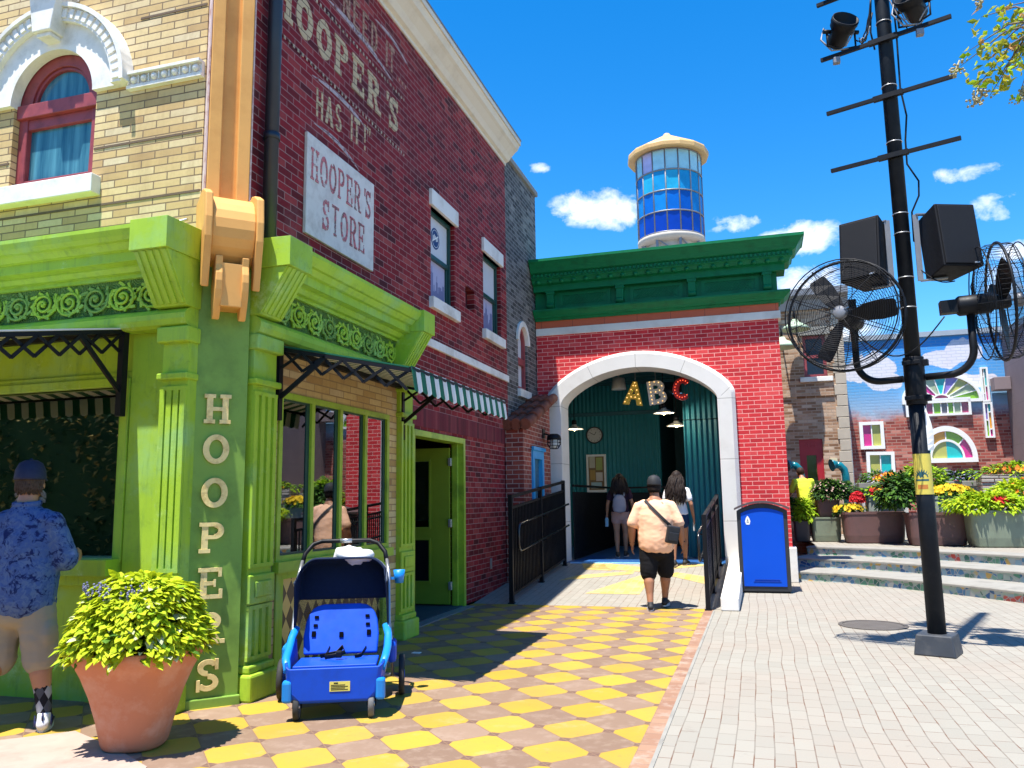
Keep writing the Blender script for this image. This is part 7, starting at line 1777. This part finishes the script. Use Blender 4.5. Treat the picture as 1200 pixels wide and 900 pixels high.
b = MB().tube([(-.09,-.17,1.20),(-.10,-.08,1.36),(-.10,.06,1.30),(-.11,.12,1.16),(-.12,-.05,.98)], [(.02,.006)]*5, 8, ref=(1,0,0)).tube([(.09,-.17,1.20),(.10,-.08,1.36),(.10,.06,1.30),(.11,.12,1.16),(.12,-.05,.98)], [(.02,.006)]*5, 8, ref=(1,0,0)); b.xf(L2); b.build('strap', M['grey_canvas'], BP)
WB_ = L2 @ V((-.285,.10,.72)); t = thing('water_bottle', WB_, 'pale blue bottle in the left hand of the woman with the backpack', 'bottle')
MB().lathe([(0,-.12),(.035,-.12),(.037,-.11),(.037,.03),(.015,.07),(0,.07)], WB_, 14).build('bottle_body', paint('pale_blue_bottle', (.28,.50,.62), .3, .05, 5, 0), t); MB().lathe([(0,.07),(.017,.07),(.017,.10),(0,.10)], WB_, 12).build('bottle_cap', M['white'], t)
# ---- man at the shop window in the patterned shirt
t, L = person('man in a navy cap, blue floral shirt and khaki shorts at the shop window', V((-4.80,4.36,0)), R(10), None, M['skin_a'])
hips = [(-.105,0,.87),(.105,0,.87)]; knees = [(-.13,.0,.48),(.15,.03,.48)]; ank = [(-.10,-.26,.098),(.215,.02,.098)]
b = MB(); build_legs(b, hips, knees, ank, (.105,.066,.062,.040)); b.sph((0,0,.95), .165, 14, 10, (1.1,.85,.9)); ell(b, [V((0,0,1.0)),V((0,.01,1.2)),V((0,0,1.38)),V((0,-.005,1.45))], [(.19,.15),(.20,.15),(.17,.11),(.08,.075)]); limb(b, [(0,-.01,1.44),(-.005,.015,1.53)], [.066,.062])
hc = V((-.012,.03,1.615)); hq = head(b, hc, R(20), 1.02)
arms = [((-.205,.0,1.355),(-.29,.05,1.09),(-.17,.28,1.22)), ((.205,.0,1.355),(.275,.06,1.08),(.18,.30,1.10))]
for s, (a, e, w_) in zip((-1,1), arms): build_arm(b, a, e, w_, (.062,.050,.045,.030)); hand(b, w_, V(w_)-V(e), s, .7, V((0,0,1)))
fused_at('body', b, M['skin_a'], t, L, .010, 2, .4)
def hawaiian():
    n = N('blue_floral_shirt_print'); x, y, z = n.xyz(); dv = n.noise(5, 3, .5, col=True)
    add = n.new('ShaderNodeVectorMath', operation='MULTIPLY_ADD'); n.put(add.inputs[0], dv); add.inputs[1].default_value = (.08,.08,.08); n.l.new(n.obj(), add.inputs[2])
    a = n.noise(11, 6, .72, add.outputs[0], .8); c = n.noise(24, 6, .7, add.outputs[0], 1.2); zone = n.noise(5.5, 3, .5)
    base = n.mix(zone, (.035,.065,.19), (.125,.185,.31))
    navy = n.ramp(n.math('ADD', n.math('MULTIPLY', a, .6), n.math('MULTIPLY', c, .4)), [(.52,0),(.56,1)]); mid = n.ramp(c, [(.44,0),(.50,1)])
    col = n.mix(n.math('MULTIPLY', mid, .6), base, (.035,.075,.24)); col = n.mix(navy, col, (.008,.016,.085)); n.bump(n.noise(24,3), .3, .006)
    return n.fin(col, .8, .2)
b = MB(); ell(b, [V((0,0,.80)),V((0,0,.92)),V((0,.02,1.08)),V((0,.01,1.24)),V((0,0,1.37)),V((0,-.005,1.455))], [(.235,.185),(.235,.19),(.235,.19),(.230,.170),(.185,.125),(.095,.085)])
for s, (a, e, w_) in zip((-1,1), arms): a, e = V(a), V(e); limb(b, [a+V((-.07*s,0,.025)), a+V((0,0,-.005)), a.lerp(e,.5), a.lerp(e,.92)], [.066,.074,.076,.082])
fused_at('floral_shirt', b, hawaiian(), t, L, .013, 5, .5, (.011, 8, 5))
b = MB().tube([V((math.cos(k*math.pi/10)*.083,math.sin(k*math.pi/10)*.077-.002,1.475+.010*math.sin(k*math.pi/10))) for k in range(20)], [(.022,.010)]*20, 8, closed=True, ref=(0,0,1)); b.xf(L); b.build('shirt_collar', M['navy_fabric'] if False else bpy.data.materials['blue_floral_shirt_print'], t)
b = MB(); ell(b, [V((0,0,.74)),V((0,0,.84)),V((0,0,.93))], [(.185,.16),(.205,.175),(.20,.17)])
for h, k in zip(hips, knees): h, k = V(h), V(k); limb(b, [h+V((0,0,-.02)), h.lerp(k,.45), h.lerp(k,.8), h.lerp(k,1.0)+V((0,0,-.03))], [.125,.122,.116,.112])
for s in (-1,1): b.sph(V((s*.235,.0,.62)), .06, 10, 8, (.5,1.2,1.6))
fused_at('cargo_shorts', b, cloth('khaki_cotton_twill', (.29,.25,.185), .10, .35), t, L, .014, 4, .5, (.011, 8, 4))
def argyle():
    n = N('argyle_sock_knit'); x, y, z = n.xyz(); u = n.math('DIVIDE', n.math('ADD', x, y), .075); v = n.math('DIVIDE', z, .10)
    k = n.math('ABSOLUTE', n.math('MODULO', n.math('ADD', n.math('ADD', n.math('FLOOR', n.math('ADD', u, v)), n.math('FLOOR', n.math('SUBTRACT', u, v))), 100), 2)); g = n.math('ABSOLUTE', n.math('MODULO', n.math('ADD', n.math('FLOOR', n.math('ADD', u, v)), 100), 2))
    return n.fin(n.mix(k, (.015,.015,.018), n.mix(g, (.30,.31,.33), (.07,.075,.085))), .9, .15)
ag = argyle()
for k, a in zip(knees, ank):
    k, a = V(k), V(a); b = MB(); limb(b, [k.lerp(a,.42)+V((0,-.008,0)), k.lerp(a,.7), a, a+V((0,.02,-.03))], [.059,.052,.044,.046]); fused_at('argyle_sock', b, ag, t, L, .008, 2)
ws, nv = paint('white_leather_shoe', (.62,.63,.66), .45, .08, 9, .05), paint('navy_shoe_panel', (.012,.014,.07), .5, .15, 12, .05)
for a, dd in ((ank[0],(-.35,1)),(ank[1],(-.55,1))):
    o = shoe(t, L, a, dd, ws, M['white_sole']); d = V((dd[0],dd[1],0)).normalized(); s_ = V((d.y,-d.x,0)); base = V((a[0],a[1],.0)); b = MB()
    for sg in (-1,1):
        for (y0, z0, y1, z1, w_) in ((-.05,.045,.05,.062,.018),(.0,.075,.09,.06,.013),(-.07,.06,-.055,.10,.02)):
            p0 = base+d*y0+s_*(sg*.0475)+V((0,0,z0)); p1 = base+d*y1+s_*(sg*.0485)+V((0,0,z1)); b.obox((p0+p1)/2, (p1-p0).normalized(), s_, V((0,0,1)), (p1-p0).length/2, .0035, w_/2)
    b.tube([base-d*.085+V((0,0,.075)), base-d*.10+V((0,0,.10)), base-d*.085+V((0,0,.125)), base-d*.065+V((0,0,.105))], .006, 6)
    b.xf(L); p_ = b.build('shoe_panel', nv, None); p_.parent = o
cap(t, L, hc+V((0,-.004,.004)), hq, paint('navy_cap_cloth', (.005,.010,.045), .75, .2, 14, .15), 1.06)
short_hair(t, L, hc, hq, hairmat('greying_brown_hair', (.07,.045,.032)))
b = MB()
for k in range(130):
    a = R(rnd.uniform(-20,200)); zz = rnd.uniform(-.115,-.045); p = hc+hq @ V((math.cos(a)*.074,.02+math.sin(a)*.078,zz)); d = hq @ V((math.cos(a),math.sin(a),-.9)); b.tube([p-d*.004, p+d*.022], [.006,.001], 4, caps=False)
b.xf(L); b.build('beard', hairmat('grey_beard', (.22,.20,.18)), t); face_bits(t, hc, hq, 1.02, L)
# ---- man in the neon shirt far off at the red door
yl = aY(943, 575, 20.6)
t, L = person('man in a neon yellow T-shirt bending beside the dark green shrub near the red door', V((yl.x,20.6,TZ)), R(20), None, M['skin_a'])
b = MB(); hips = [(-.09,-.05,.87),(.09,-.05,.87)]; knees = [(-.1,.03,.47),(.1,.05,.47)]; ank = [(-.1,-.03,.098),(.1,.02,.098)]
build_legs(b, hips, knees, ank); ell(b, [V((0,-.05,.95)),V((0,.0,1.14)),V((0,.07,1.32)),V((0,.10,1.40))], [(.17,.13),(.17,.13),(.16,.11),(.08,.07)]); limb(b, [(0,.09,1.38),(0,.15,1.47)], [.06,.055]); hc = V((0,.19,1.54)); hq = head(b, hc, 0)
arms = [((-.2,.06,1.32),(-.28,.16,1.06),(-.22,.38,1.0)), ((.2,.06,1.32),(.29,.14,1.06),(.22,.36,1.0))]
for s, (a, e, w_) in zip((-1,1), arms): build_arm(b, a, e, w_); hand(b, w_, V(w_)-V(e), s, .6)
fused_at('body', b, M['skin_a'], t, L, .009, 3, .4)
b = MB(); ell(b, [V((0,-.06,.84)),V((0,-.03,.98)),V((0,.01,1.15)),V((0,.07,1.31)),V((0,.095,1.39))], [(.205,.16),(.20,.16),(.20,.155),(.185,.13),(.09,.08)])
for s, (a, e, w_) in zip((-1,1), arms): a, e = V(a), V(e); limb(b, [a+V((-.05*s,0,0)), a, a.lerp(e,.75)], [.075,.078,.076])
fused_at('t_shirt', b, cloth('neon_yellow_cotton', (.60,.68,.05), .06, .3), t, L, .011, 6, .5, (.010, 8, 2))
b = MB(); ell(b, [V((0,-.05,.78)),V((0,-.05,.9))], [(.18,.15),(.18,.15)])
for h, k, a in zip(hips, knees, ank): h, k, a = V(h), V(k), V(a); limb(b, [h, h.lerp(k,.5), k, k.lerp(a,.9)], [.105,.095,.078,.07])
fused_at('trousers', b, cloth('dark_navy_trousers', (.012,.016,.03), .2, .2), t, L, .011, 5)
for a in ank: shoe(t, L, a, (0,1), M['black_shoe'], M['white_sole'])
b = MB().sph(hc+V((0,-.015,.03)), .106, 14, 9, (.86,.98,.98)); b.xf(L); b.build('hair', M['hair_brown'], t)
# ------------------------------------------------------------------ terracotta pot and its coleus
pc_ = V((-3.73,4.27,0)); PT = thing('terracotta_pot', pc_, 'large tapering terracotta pot on the tiles in front of the green corner column', 'pot')
prof = [(0,.012),(.172,.012),(.184,.025),(.194,.06),(.224,.22),(.268,.40),(.318,.55),(.352,.63),(.368,.655),(.380,.70),(.383,.735),(.376,.745),(.352,.745),(.345,.70),(.33,.66),(0,.655)]
b = MB().lathe(prof, pc_, 48); vs = []
PZ = .80
for p in b.v:
    q = V(p)-pc_; q = V((q.x*1.0,q.y*1.0,q.z*PZ)); a = math.atan2(q.y,q.x)-R(20); k = 1+.035*math.cos(4*a)*-1*(1-.3*q.z); vs.append(tuple(pc_+V((q.x*k,q.y*k,q.z))))
b.v = vs; b.build('pot_wall', M['terracotta'], PT, clean=True)
MB().lathe([(0,.56),(.35,.56)], pc_, 32).build('soil', M['soil'], PT)
CP = thing('coleus_plant', pc_+V((0,0,.72)), 'bushy lime yellow coleus overflowing the terracotta pot, dusty violet flowers in its middle', 'plant')
def coleus(c, n):
    mb = MB(); c = V(c)
    for i in range(n):
        a = rnd.random()*2*math.pi; f = rnd.random()**.55; rad = .425*f; hh = .31*(1-f**3.6)+.02*mnoise.noise((math.cos(a)*3,math.sin(a)*3,f*4))*4
        if f > .8: hh -= rnd.random()*.11*(f-.7)/.3
        if f < .30 and rnd.random() < .6: continue
        p = c+V((math.cos(a)*rad*(.92+.1*mnoise.noise((math.cos(a)*2,math.sin(a)*2,9))),math.sin(a)*rad*.92,hh))
        o_ = V((math.cos(a),math.sin(a),0)); d = (o_*(.5+f)+V((rnd.uniform(-.95,.95),rnd.uniform(-.95,.95),rnd.uniform(-.6,.75)-.5*f))).normalized(); Lf = rnd.uniform(.038,.092)
        s = d.cross(V((rnd.uniform(-.45,.45)+o_.x*.35,rnd.uniform(-.45,.45)+o_.y*.35,1))).normalized(); nn = s.cross(d)
        if nn.z < 0: nn = -nn
        wd = Lf*.36; b0 = len(mb.v); mb.cm = 0 if rnd.random() < .86 else (1 if rnd.random() < .3 else 2)
        # toothed heart shaped leaf with a folded midrib
        mid = [p, p+d*Lf*.35+nn*.004, p+d*Lf*.7+nn*.002, p+d*Lf-nn*.012]
        lf = [p+d*Lf*.08+s*wd*.8+nn*.008, p+d*Lf*.38+s*wd+nn*.010, p+d*Lf*.46+s*wd*.72+nn*.008, p+d*Lf*.72+s*wd*.55]
        rt = [p+d*Lf*.08-s*wd*.8+nn*.008, p+d*Lf*.38-s*wd+nn*.010, p+d*Lf*.46-s*wd*.72+nn*.008, p+d*Lf*.72-s*wd*.55]
        mb.add(mid+lf+rt, [(0,4,5,1),(1,5,6),(1,6,7,2),(2,7,3),(0,1,9,8),(1,10,9),(1,2,11,10),(2,3,11)])
    mb.cm = 0; return mb
coleus(pc_+V((0,0,.655)), 4600).build('foliage', [M['leaf_lime'], leafmat('pale_cream_leaf', (.5,.55,.25), (.65,.65,.4)), M['leaf_lime2']], CP)
foliage('under_leaves', [M['leaf_green'],M['leaf_lime2']], pc_+V((0,0,.60)), (.37,.36,.20), 900, .08, CP, shell=.2)
b = MB()
for i in range(110):
    a = rnd.random()*6.28; f = rnd.random()**.5*.17; p = pc_+V((math.cos(a)*f*1.2-.05,math.sin(a)*f*.8-.14,.845)); d = V((rnd.uniform(-.3,.3),rnd.uniform(-.3,.3),1)).normalized(); hh = rnd.uniform(.09,.15)
    for k in range(7): q = p+d*hh*(.45+.1*k); b.sph(q+V((rnd.uniform(-.007,.007),rnd.uniform(-.007,.007),0)), .0075, 5, 4)
o = b.build('violet_flowers', M['petal_violet'], CP); o['kind'] = 'stuff'
# ------------------------------------------------------------------ stroller
sl_ = V((-2.98,5.42,0)); SR = thing('stroller', sl_, 'empty royal blue plastic stroller with a navy canopy parked in front of the bay window', 'stroller')
LS = Matrix.Translation(sl_) @ Matrix.Rotation(R(24),4,'Z') @ Matrix.Diagonal((.94,.94,.90,1))
def sb(mb, name, mat, **k): mb.xf(LS); return mb.build(name, mat, SR, **k)
# tub: swept cross sections from the front lip to the back
b = MB(); secs = []
for (y, zb, zt, hw, fl) in ((-.40,.155,.385,.285,.315),(-.385,.14,.40,.31,.335),(-.33,.135,.415,.325,.35),(-.15,.15,.44,.335,.36),(.05,.20,.49,.335,.36),(.14,.24,.52,.33,.35)):
    secs.append([(-fl,y,zt),(-hw,y,zb+.05),(-hw+.05,y,zb),(hw-.05,y,zb),(hw,y,zb+.05),(fl,y,zt)])
vs = sum(secs, []); k = 6; fs = []
for r in range(len(secs)-1):
    for c_ in range(k-1): fs.append((r*k+c_, r*k+c_+1, (r+1)*k+c_+1, (r+1)*k+c_))
fs.append((0,1,2,3,4,5)); b.add(vs, fs); b.add([(-.30,-.37,.385),(.30,-.37,.385),(.30,.10,.36),(-.30,.10,.36)], [(0,1,2,3)])
o = sb(b, 'seat_tub', M['blue_plastic'], clean=True); q = o.modifiers.new('s','SOLIDIFY'); q.thickness = .022; q.offset = 0; bv = o.modifiers.new('b','BEVEL'); bv.width = .035; bv.segments = 4; bv.limit_method = 'ANGLE'; bv.angle_limit = R(35)
for s in (-1,1):
    b = MB(); pts = [V((s*.335,-.36,.36)),V((s*.362,-.25,.43)),V((s*.372,-.05,.465)),V((s*.372,.10,.53)),V((s*.35,.18,.60))]; b.tube(pts, [(.022,.03)]*5, 10); sb(b, 'side_rim', M['sky_plastic'])
    b = MB(); b.rbox((s*.33-.035,-.42,.14),(s*.33+.035,-.33,.30), .02); sb(b, 'corner_guard', M['sky_plastic'])
    b = MB(); b.rbox((s*.405-.045,.10,.30),(s*.405+.03,.34,.47), .03); sb(b, 'wheel_guard', M['sky_plastic'] if s < 0 else M['blue_plastic'])
M['matte'] = paint('matte_black_hole', (.004,.004,.005), .95, .1, 9, 0, spec=0)
# backrest with slots
def brest(x, f): return V((x, .12+.17*f+0, .40+.37*f))
b = MB(); pl_ = []; n_ = 10
outl = [(-.285,-.02),(-.295,.35),(-.282,.65),(-.262,.80),(-.232,.91),(-.195,.97),(-.14,1),(.14,1),(.195,.97),(.232,.91),(.262,.80),(.282,.65),(.295,.35),(.285,-.02)]
b.add([brest(x_, f_) for x_, f_ in outl], [tuple(range(len(outl)))]); o = sb(b, 'backrest', M['blue_plastic']); q = o.modifiers.new('s','SOLIDIFY'); q.thickness = .03; q.offset = 1; bv = o.modifiers.new('b','BEVEL'); bv.width = .012; bv.segments = 3
b = MB()
for x_ in (-.225,-.20,.20,.225):
    pass
for x_, f_ in ((-.20,.72),(-.205,.55),(-.215,.38),(.20,.72),(.205,.55),(.215,.38),(.0,.35)):
    c = brest(x_, f_)+V((0,-.008,.003)); b = MB().obox(c, (1,0,0), V((0,-.9,.42)), V((0,.42,.9)), .016, .004, .011 if f_ > .4 else .022); sb(b, 'harness_slot', M['matte'])

b = MB().tube([brest(-.08,.12)+V((0,-.05,.0)), V((-.10,-.06,.40)), V((-.02,-.12,.42)), V((.05,-.09,.44)), V((.03,-.02,.47)), V((-.01,-.05,.43)), V((-.14,-.02,.40))], [(.018,.005)]*7, 8); b.rbox((-.02,-.12,.40),(.03,-.07,.45), .008); b.tube([brest(.2,.1)+V((0,-.05,0)), V((.17,-.02,.40)), V((.12,-.03,.39))], [(.018,.005)]*3, 8); sb(b, 'harness', M['black'])
b = MB().add([(-.03,-.4135,.315),(.115,-.4135,.315),(.115,-.4125,.245),(-.03,-.4125,.245)], [(0,1,2,3)]); b.xf(Matrix.Translation((0,0,.0))); 
b = MB().box((-.03,-.4145,.215),(.115,-.410,.285)); sb(b, 'warning_label', paint('yellow_label', (.65,.58,.12), .5, .05, 5, 0))
b = MB()
for k in range(4): b.box((-.02,-.4155,.225+.011*k),(.10-.02*(k%2),-.4145,.230+.011*k))
b.box((.0,-.4155,.27),(.03,-.4145,.279)); sb(b, 'label_print', M['black'])
# frame, handle, wheels
M['silver'] = paint('brushed_silver_tube', (.42,.43,.45), .35, .1, 9, .03, metal=.8)
for s in (-1,1):
    b = MB().tube([V((s*.30,-.33,.16)),V((s*.35,-.05,.30)),V((s*.375,.18,.62)),V((s*.365,.34,1.0)),V((s*.345,.42,1.12))], .014, 10).tube([V((s*.375,.18,.62)),V((s*.40,.28,.36)),V((s*.40,.32,.16))], .014, 10); sb(b, 'frame_tube', M['silver'])
b = MB().tube([V((-.345,.42,1.10)),V((-.33,.47,1.18)),V((-.27,.51,1.255)),V((-.20,.525,1.28)),V((.20,.525,1.28)),V((.27,.51,1.255)),V((.33,.47,1.18)),V((.345,.42,1.10))], .019, 12); sb(b, 'push_handle', M['black'])
b = MB().tube([V((-.05,.525,1.28)),V((.05,.525,1.28))], .0205, 12); sb(b, 'handle_clip', M['silver'])
b = MB().tube([V((-.46,.33,.165)),V((.46,.33,.165))], .014, 8); sb(b, 'axle', M['silver'])
def wheel(c, r, w_, hubm, tm, name):
    c = V(c); n0 = MB()
    n0.lathe([(r*.80,-w_/2),(r*.95,-w_/2),(r,-w_/4),(r,w_/4),(r*.95,w_/2),(r*.80,w_/2)], c, 32, 'x'); o = sb(n0, name, tm)
    b = MB().lathe([(r*.66,-w_*.4),(r*.81,-w_*.45),(r*.81,w_*.45),(r*.66,w_*.4),(r*.66,-w_*.4)], c, 32, 'x').lathe([(0,-w_*.55),(r*.22,-w_*.55),(r*.22,w_*.55),(0,w_*.55)], c, 16, 'x')
    for k in range(5): a = 2*math.pi*k/5; b.bar(c+V((0,math.cos(a)*r*.15,math.sin(a)*r*.15)), c+V((0,math.cos(a)*r*.72,math.sin(a)*r*.72)), w_*.5, r*.22, (1,0,0))
    b.xf(LS); h = b.build('wheel_hub', hubm, None); h.parent = o
for s in (-1,1): wheel((s*.475,.33,.165), .165, .045, M['blue_plastic'], M['tyre'], 'rear_wheel')
for s in (-1,1):
    wheel((s*.265,-.33,.098), .098, .042, M['silver'], M['grey_rubber'] if s > 0 else M['tyre'], 'front_wheel')
    b = MB().tube([V((s*.265,-.30,.23)),V((s*.265,-.30,.17))], .022, 10); 
    for q in (-1,1): b.bar(V((s*.265+q*.028,-.30,.175)), V((s*.265+q*.028,-.33,.085)), .012,.03)
    sb(b, 'caster_fork', M['black'])
# canopy: wrap-round hood with side wings, and a see-through mesh band under it
def hood(u, f):
    # u -1..1 across (left wing, back, right wing), f 0..1 from bottom to top
    a = u*1.0; w_ = .375-.02*f
    if abs(a) < .6: x_ = w_*a/.6*.97; y = .34+.07*f
    else: s = math.copysign(1,a); g = (abs(a)-.6)/.4; x_ = s*w_*(.97+.03*g); y = .34+.07*f-.36*g*(.35+.75*f)
    return V((x_, y, 0))
b = MB(); nu, nf = 40, 8; vs = []
for i in range(nu+1):
    u = -1+2*i/nu; g = max(0,(abs(u)-.6)/.4); zb = .80-.34*g; zt = 1.13-.12*max(0,(abs(hood(u,1).x)-.20)/.16)**2.2*(1 if g <= 0 else 1)-.06*g
    for j in range(nf+1):
        f = j/nf; p = hood(u, f); bulge = .02*math.sin(math.pi*f)*math.sin(u*9)*.25; vs.append((p.x, p.y+bulge, zb+(zt-zb)*f))
b.add(vs, [(i*(nf+1)+j, (i+1)*(nf+1)+j, (i+1)*(nf+1)+j+1, i*(nf+1)+j+1) for i in range(nu) for j in range(nf)])
n0 = len(b.v); top = []
for i in range(nu+1):
    u = -1+2*i/nu; g = max(0,(abs(u)-.6)/.4); p = hood(u,1); zt = 1.13-.12*max(0,(abs(hood(u,1).x)-.20)/.16)**2.2*(1 if g <= 0 else 1)-.06*g; top.append((p.x,p.y,zt))
rows = []
for r in range(5):
    f = r/4; rows.append([(p[0]*(1-.02*f), p[1]+(0.04-p[1])*f*.62, p[2]+.028*math.sin(f*2.2)) for p in top])
vs = sum(rows, []); b.add(vs, [(r*(nu+1)+i, r*(nu+1)+i+1, (r+1)*(nu+1)+i+1, (r+1)*(nu+1)+i) for r in range(4) for i in range(nu)])
for q in range(len(b.sm)): b.sm[q] = True
o = sb(b, 'canopy', M['navy_fabric'], clean=True); q = o.modifiers.new('s','SOLIDIFY'); q.thickness = .008
b = MB().tube([V((hood(-.98+1.96*k/30,1).x,hood(-.98+1.96*k/30,1).y-.006,1.135-.12*max(0,(abs(hood(-.98+1.96*k/30,1).x)-.20)/.16)**2.2-.06*max(0,(abs(-.98+1.96*k/30)-.6)/.4))) for k in range(31)], .009, 8); sb(b, 'canopy_piping', paint('slate_piping', (.10,.12,.16), .6))
def meshmat():
    n = N('black_open_mesh'); n.fin((.015,.016,.02), .8); t_ = n.new('ShaderNodeBsdfTransparent'); x_ = n.new('ShaderNodeMixShader'); wv = n.noise(240, 2); n.l.new(n.ramp(wv, [(.40,.25),(.6,.75)]), x_.inputs[0]); n.l.new(t_.outputs[0], x_.inputs[1]); n.l.new(n.b.outputs[0], x_.inputs[2]); n.l.new(x_.outputs[0], n.out.inputs['Surface']); return n.m
b = MB().quad((-.355,.335,.55),(.355,.335,.55),(.36,.338,.80),(-.36,.338,.80)); sb(b, 'mesh_back', meshmat())
b = MB().lathe([(.0,0),(.035,0),(.048,.11),(.044,.11),(.032,.01),(0,.01)], (.45,.36,.92), 18); b.bar((.38,.36,.96),(.42,.36,.96),.02); sb(b, 'cup_holder', M['sky_plastic'])
PBg = LS @ V((.06,.46,1.15)); b = MB(); b.sph((0,0,0), .16, 24, 16, (1.05,.55,.45)); o = b.build('plastic_bag', paint('thin_white_plastic_film', (.68,.68,.67), .35, .05, 8, .3, 40))
for v in o.data.vertices: d = v.co.normalized(); v.co += d*(.035*mnoise.noise(v.co*14)+.02*mnoise.noise(v.co*30))
o.location = PBg; tag(o, 'crumpled white plastic bag resting on top of the stroller canopy', 'bag')
tag(MB().rbox((-3.045,9.0,0.006),(-2.97,9.04,.012),.003).build('paper_scrap', M['white']), 'tiny white scrap of paper lying on the shaded tiles', 'litter') if False else None
sc1 = aZ(488, 766); tag(MB().rbox((sc1.x-.04,sc1.y-.03,.0045),(sc1.x+.04,sc1.y+.03,.012),.002).build('paper_scrap', M['white']), 'tiny white scrap of paper on the shaded tiles', 'litter')
# ------------------------------------------------------------------ tree reaching in at the upper right
M['seed'] = paint('dull_olive_seed_heads', (.34,.30,.16), .8, .3, 30, 0)
TR = thing('crepe_myrtle_tree', (5.0,4.4,0), 'tree with yellowing leaves whose branch tips hang in at the upper right corner', 'tree')
b = MB(); tb = V((5.0,4.4,0)); b.tube([tb, tb+V((.03,.02,1.2)), tb+V((-.05,.1,2.4)), tb+V((-.15,.2,3.6))], [.11,.085,.07,.055], 12); b.build('trunk', M['bark'], TR)
tips = [aY(*q, 6.2) for q in ((1185,30),(1150,20),(1135,60),(1125,78),(1165,60),(1190,75),(1168,95),(1160,112),(1195,110),(1142,105),(1198,50),(1178,8))]
b = MB(); st_ = tb+V((-.15,.2,3.5)); hub = aY(1235, 20, 6.0); b.tube([st_, st_.lerp(hub,.35)+V((0,0,.45)), st_.lerp(hub,.75)+V((0,0,.35)), hub], [.05,.035,.024,.014], 8)
for p in tips: b.tube([hub, hub.lerp(p,.5)+V((0,0,.08)), p], [.009,.006,.002], 5)
for k in range(7):
    e = st_+V((rnd.uniform(-.3,1.4),rnd.uniform(-1.4,.9),rnd.uniform(1.0,2.2))); b.tube([st_+V((0,0,rnd.uniform(-.4,.1))), st_.lerp(e,.5)+V((0,0,.2)), e], [.04,.025,.01], 7)
b.build('limbs', M['bark'], TR)
mb = MB()
for p in tips:
    for k in range(26):
        f = rnd.random(); q = hub.lerp(p, .45+.58*f)+V((rnd.gauss(0,.045),rnd.gauss(0,.05),rnd.gauss(0,.045))); d = V((rnd.gauss(0,1)-.4,rnd.gauss(0,1),rnd.gauss(0,.8)-.5)); leaf_mesh(mb, q, d, (rnd.gauss(0,1),rnd.gauss(0,1),.6), rnd.uniform(.045,.085), rnd.uniform(.028,.046), .2, 0 if rnd.random() < .72 else (1 if rnd.random() < .7 else 2))
for i in range(5200):
    d = V((rnd.gauss(0,1),rnd.gauss(0,1),rnd.gauss(0,.8))).normalized(); k = rnd.uniform(.45,1)*(1+.4*mnoise.noise(d*2.3)); q = tb+V((.7,-.6,5.6))+V((d.x*1.7,d.y*1.7,d.z*1.3))*k
    leaf_mesh(mb, q, d+V((rnd.gauss(0,.6),rnd.gauss(0,.6),-.4)), (0,0,1), rnd.uniform(.06,.10), rnd.uniform(.035,.055), .25, 0 if rnd.random() < .85 else 1)
mb.build('leaves', [M['leaf_tree'], M['leaf_lime2'], leafmat('rusty_leaf', (.42,.22,.08), (.6,.36,.14))], TR)
for p in [aY(*q, 6.2) for q in ((1120,82),(1143,116),(1150,110),(1195,112),(1148,3))]:
    b = MB().tube([p+V((.03,0,.07)), p, p-V((.02,0,.06))], .006, 5)
    for k in range(34): b.sph(p+V((rnd.gauss(0,.022),rnd.gauss(0,.022),rnd.gauss(0,.026))), rnd.uniform(.006,.011), 5, 4)
    b.build('seed_head', M['seed'], TR)
# ------------------------------------------------------------------ trees standing behind the viewer, seen only mirrored in the shop glass
mb = MB()
def hbox(x0, x1, y, h):
    n_ = int((x1-x0)*h*34)
    mb.cm = 0; mb.box((x0,y-.8,0),(x1,y+.55,h-.35))
    for i in range(n_):
        p = V((rnd.uniform(x0,x1), y+.6+.3*mnoise.noise((i*.13,0,0)), rnd.uniform(0,h))); p.y += .5*mnoise.noise((p.x*.5,p.z*.5,3)); p.z += .5*mnoise.noise((p.x*.6,1,2))
        leaf_mesh(mb, p, (rnd.gauss(0,1),1+rnd.gauss(0,.6),rnd.gauss(0,1)), (0,0,1), rnd.uniform(.14,.30), rnd.uniform(.10,.18), .3, 0 if rnd.random() < .4 else 1)
hbox(-30,-1,-9,4.6); hbox(-1,14,-13,4.0)
tag(mb.build('tree_belt', [M['leaf_dark'], leafmat('olive_brown_leaf', (.26,.19,.05), (.45,.33,.08), .1)]), kind='stuff')
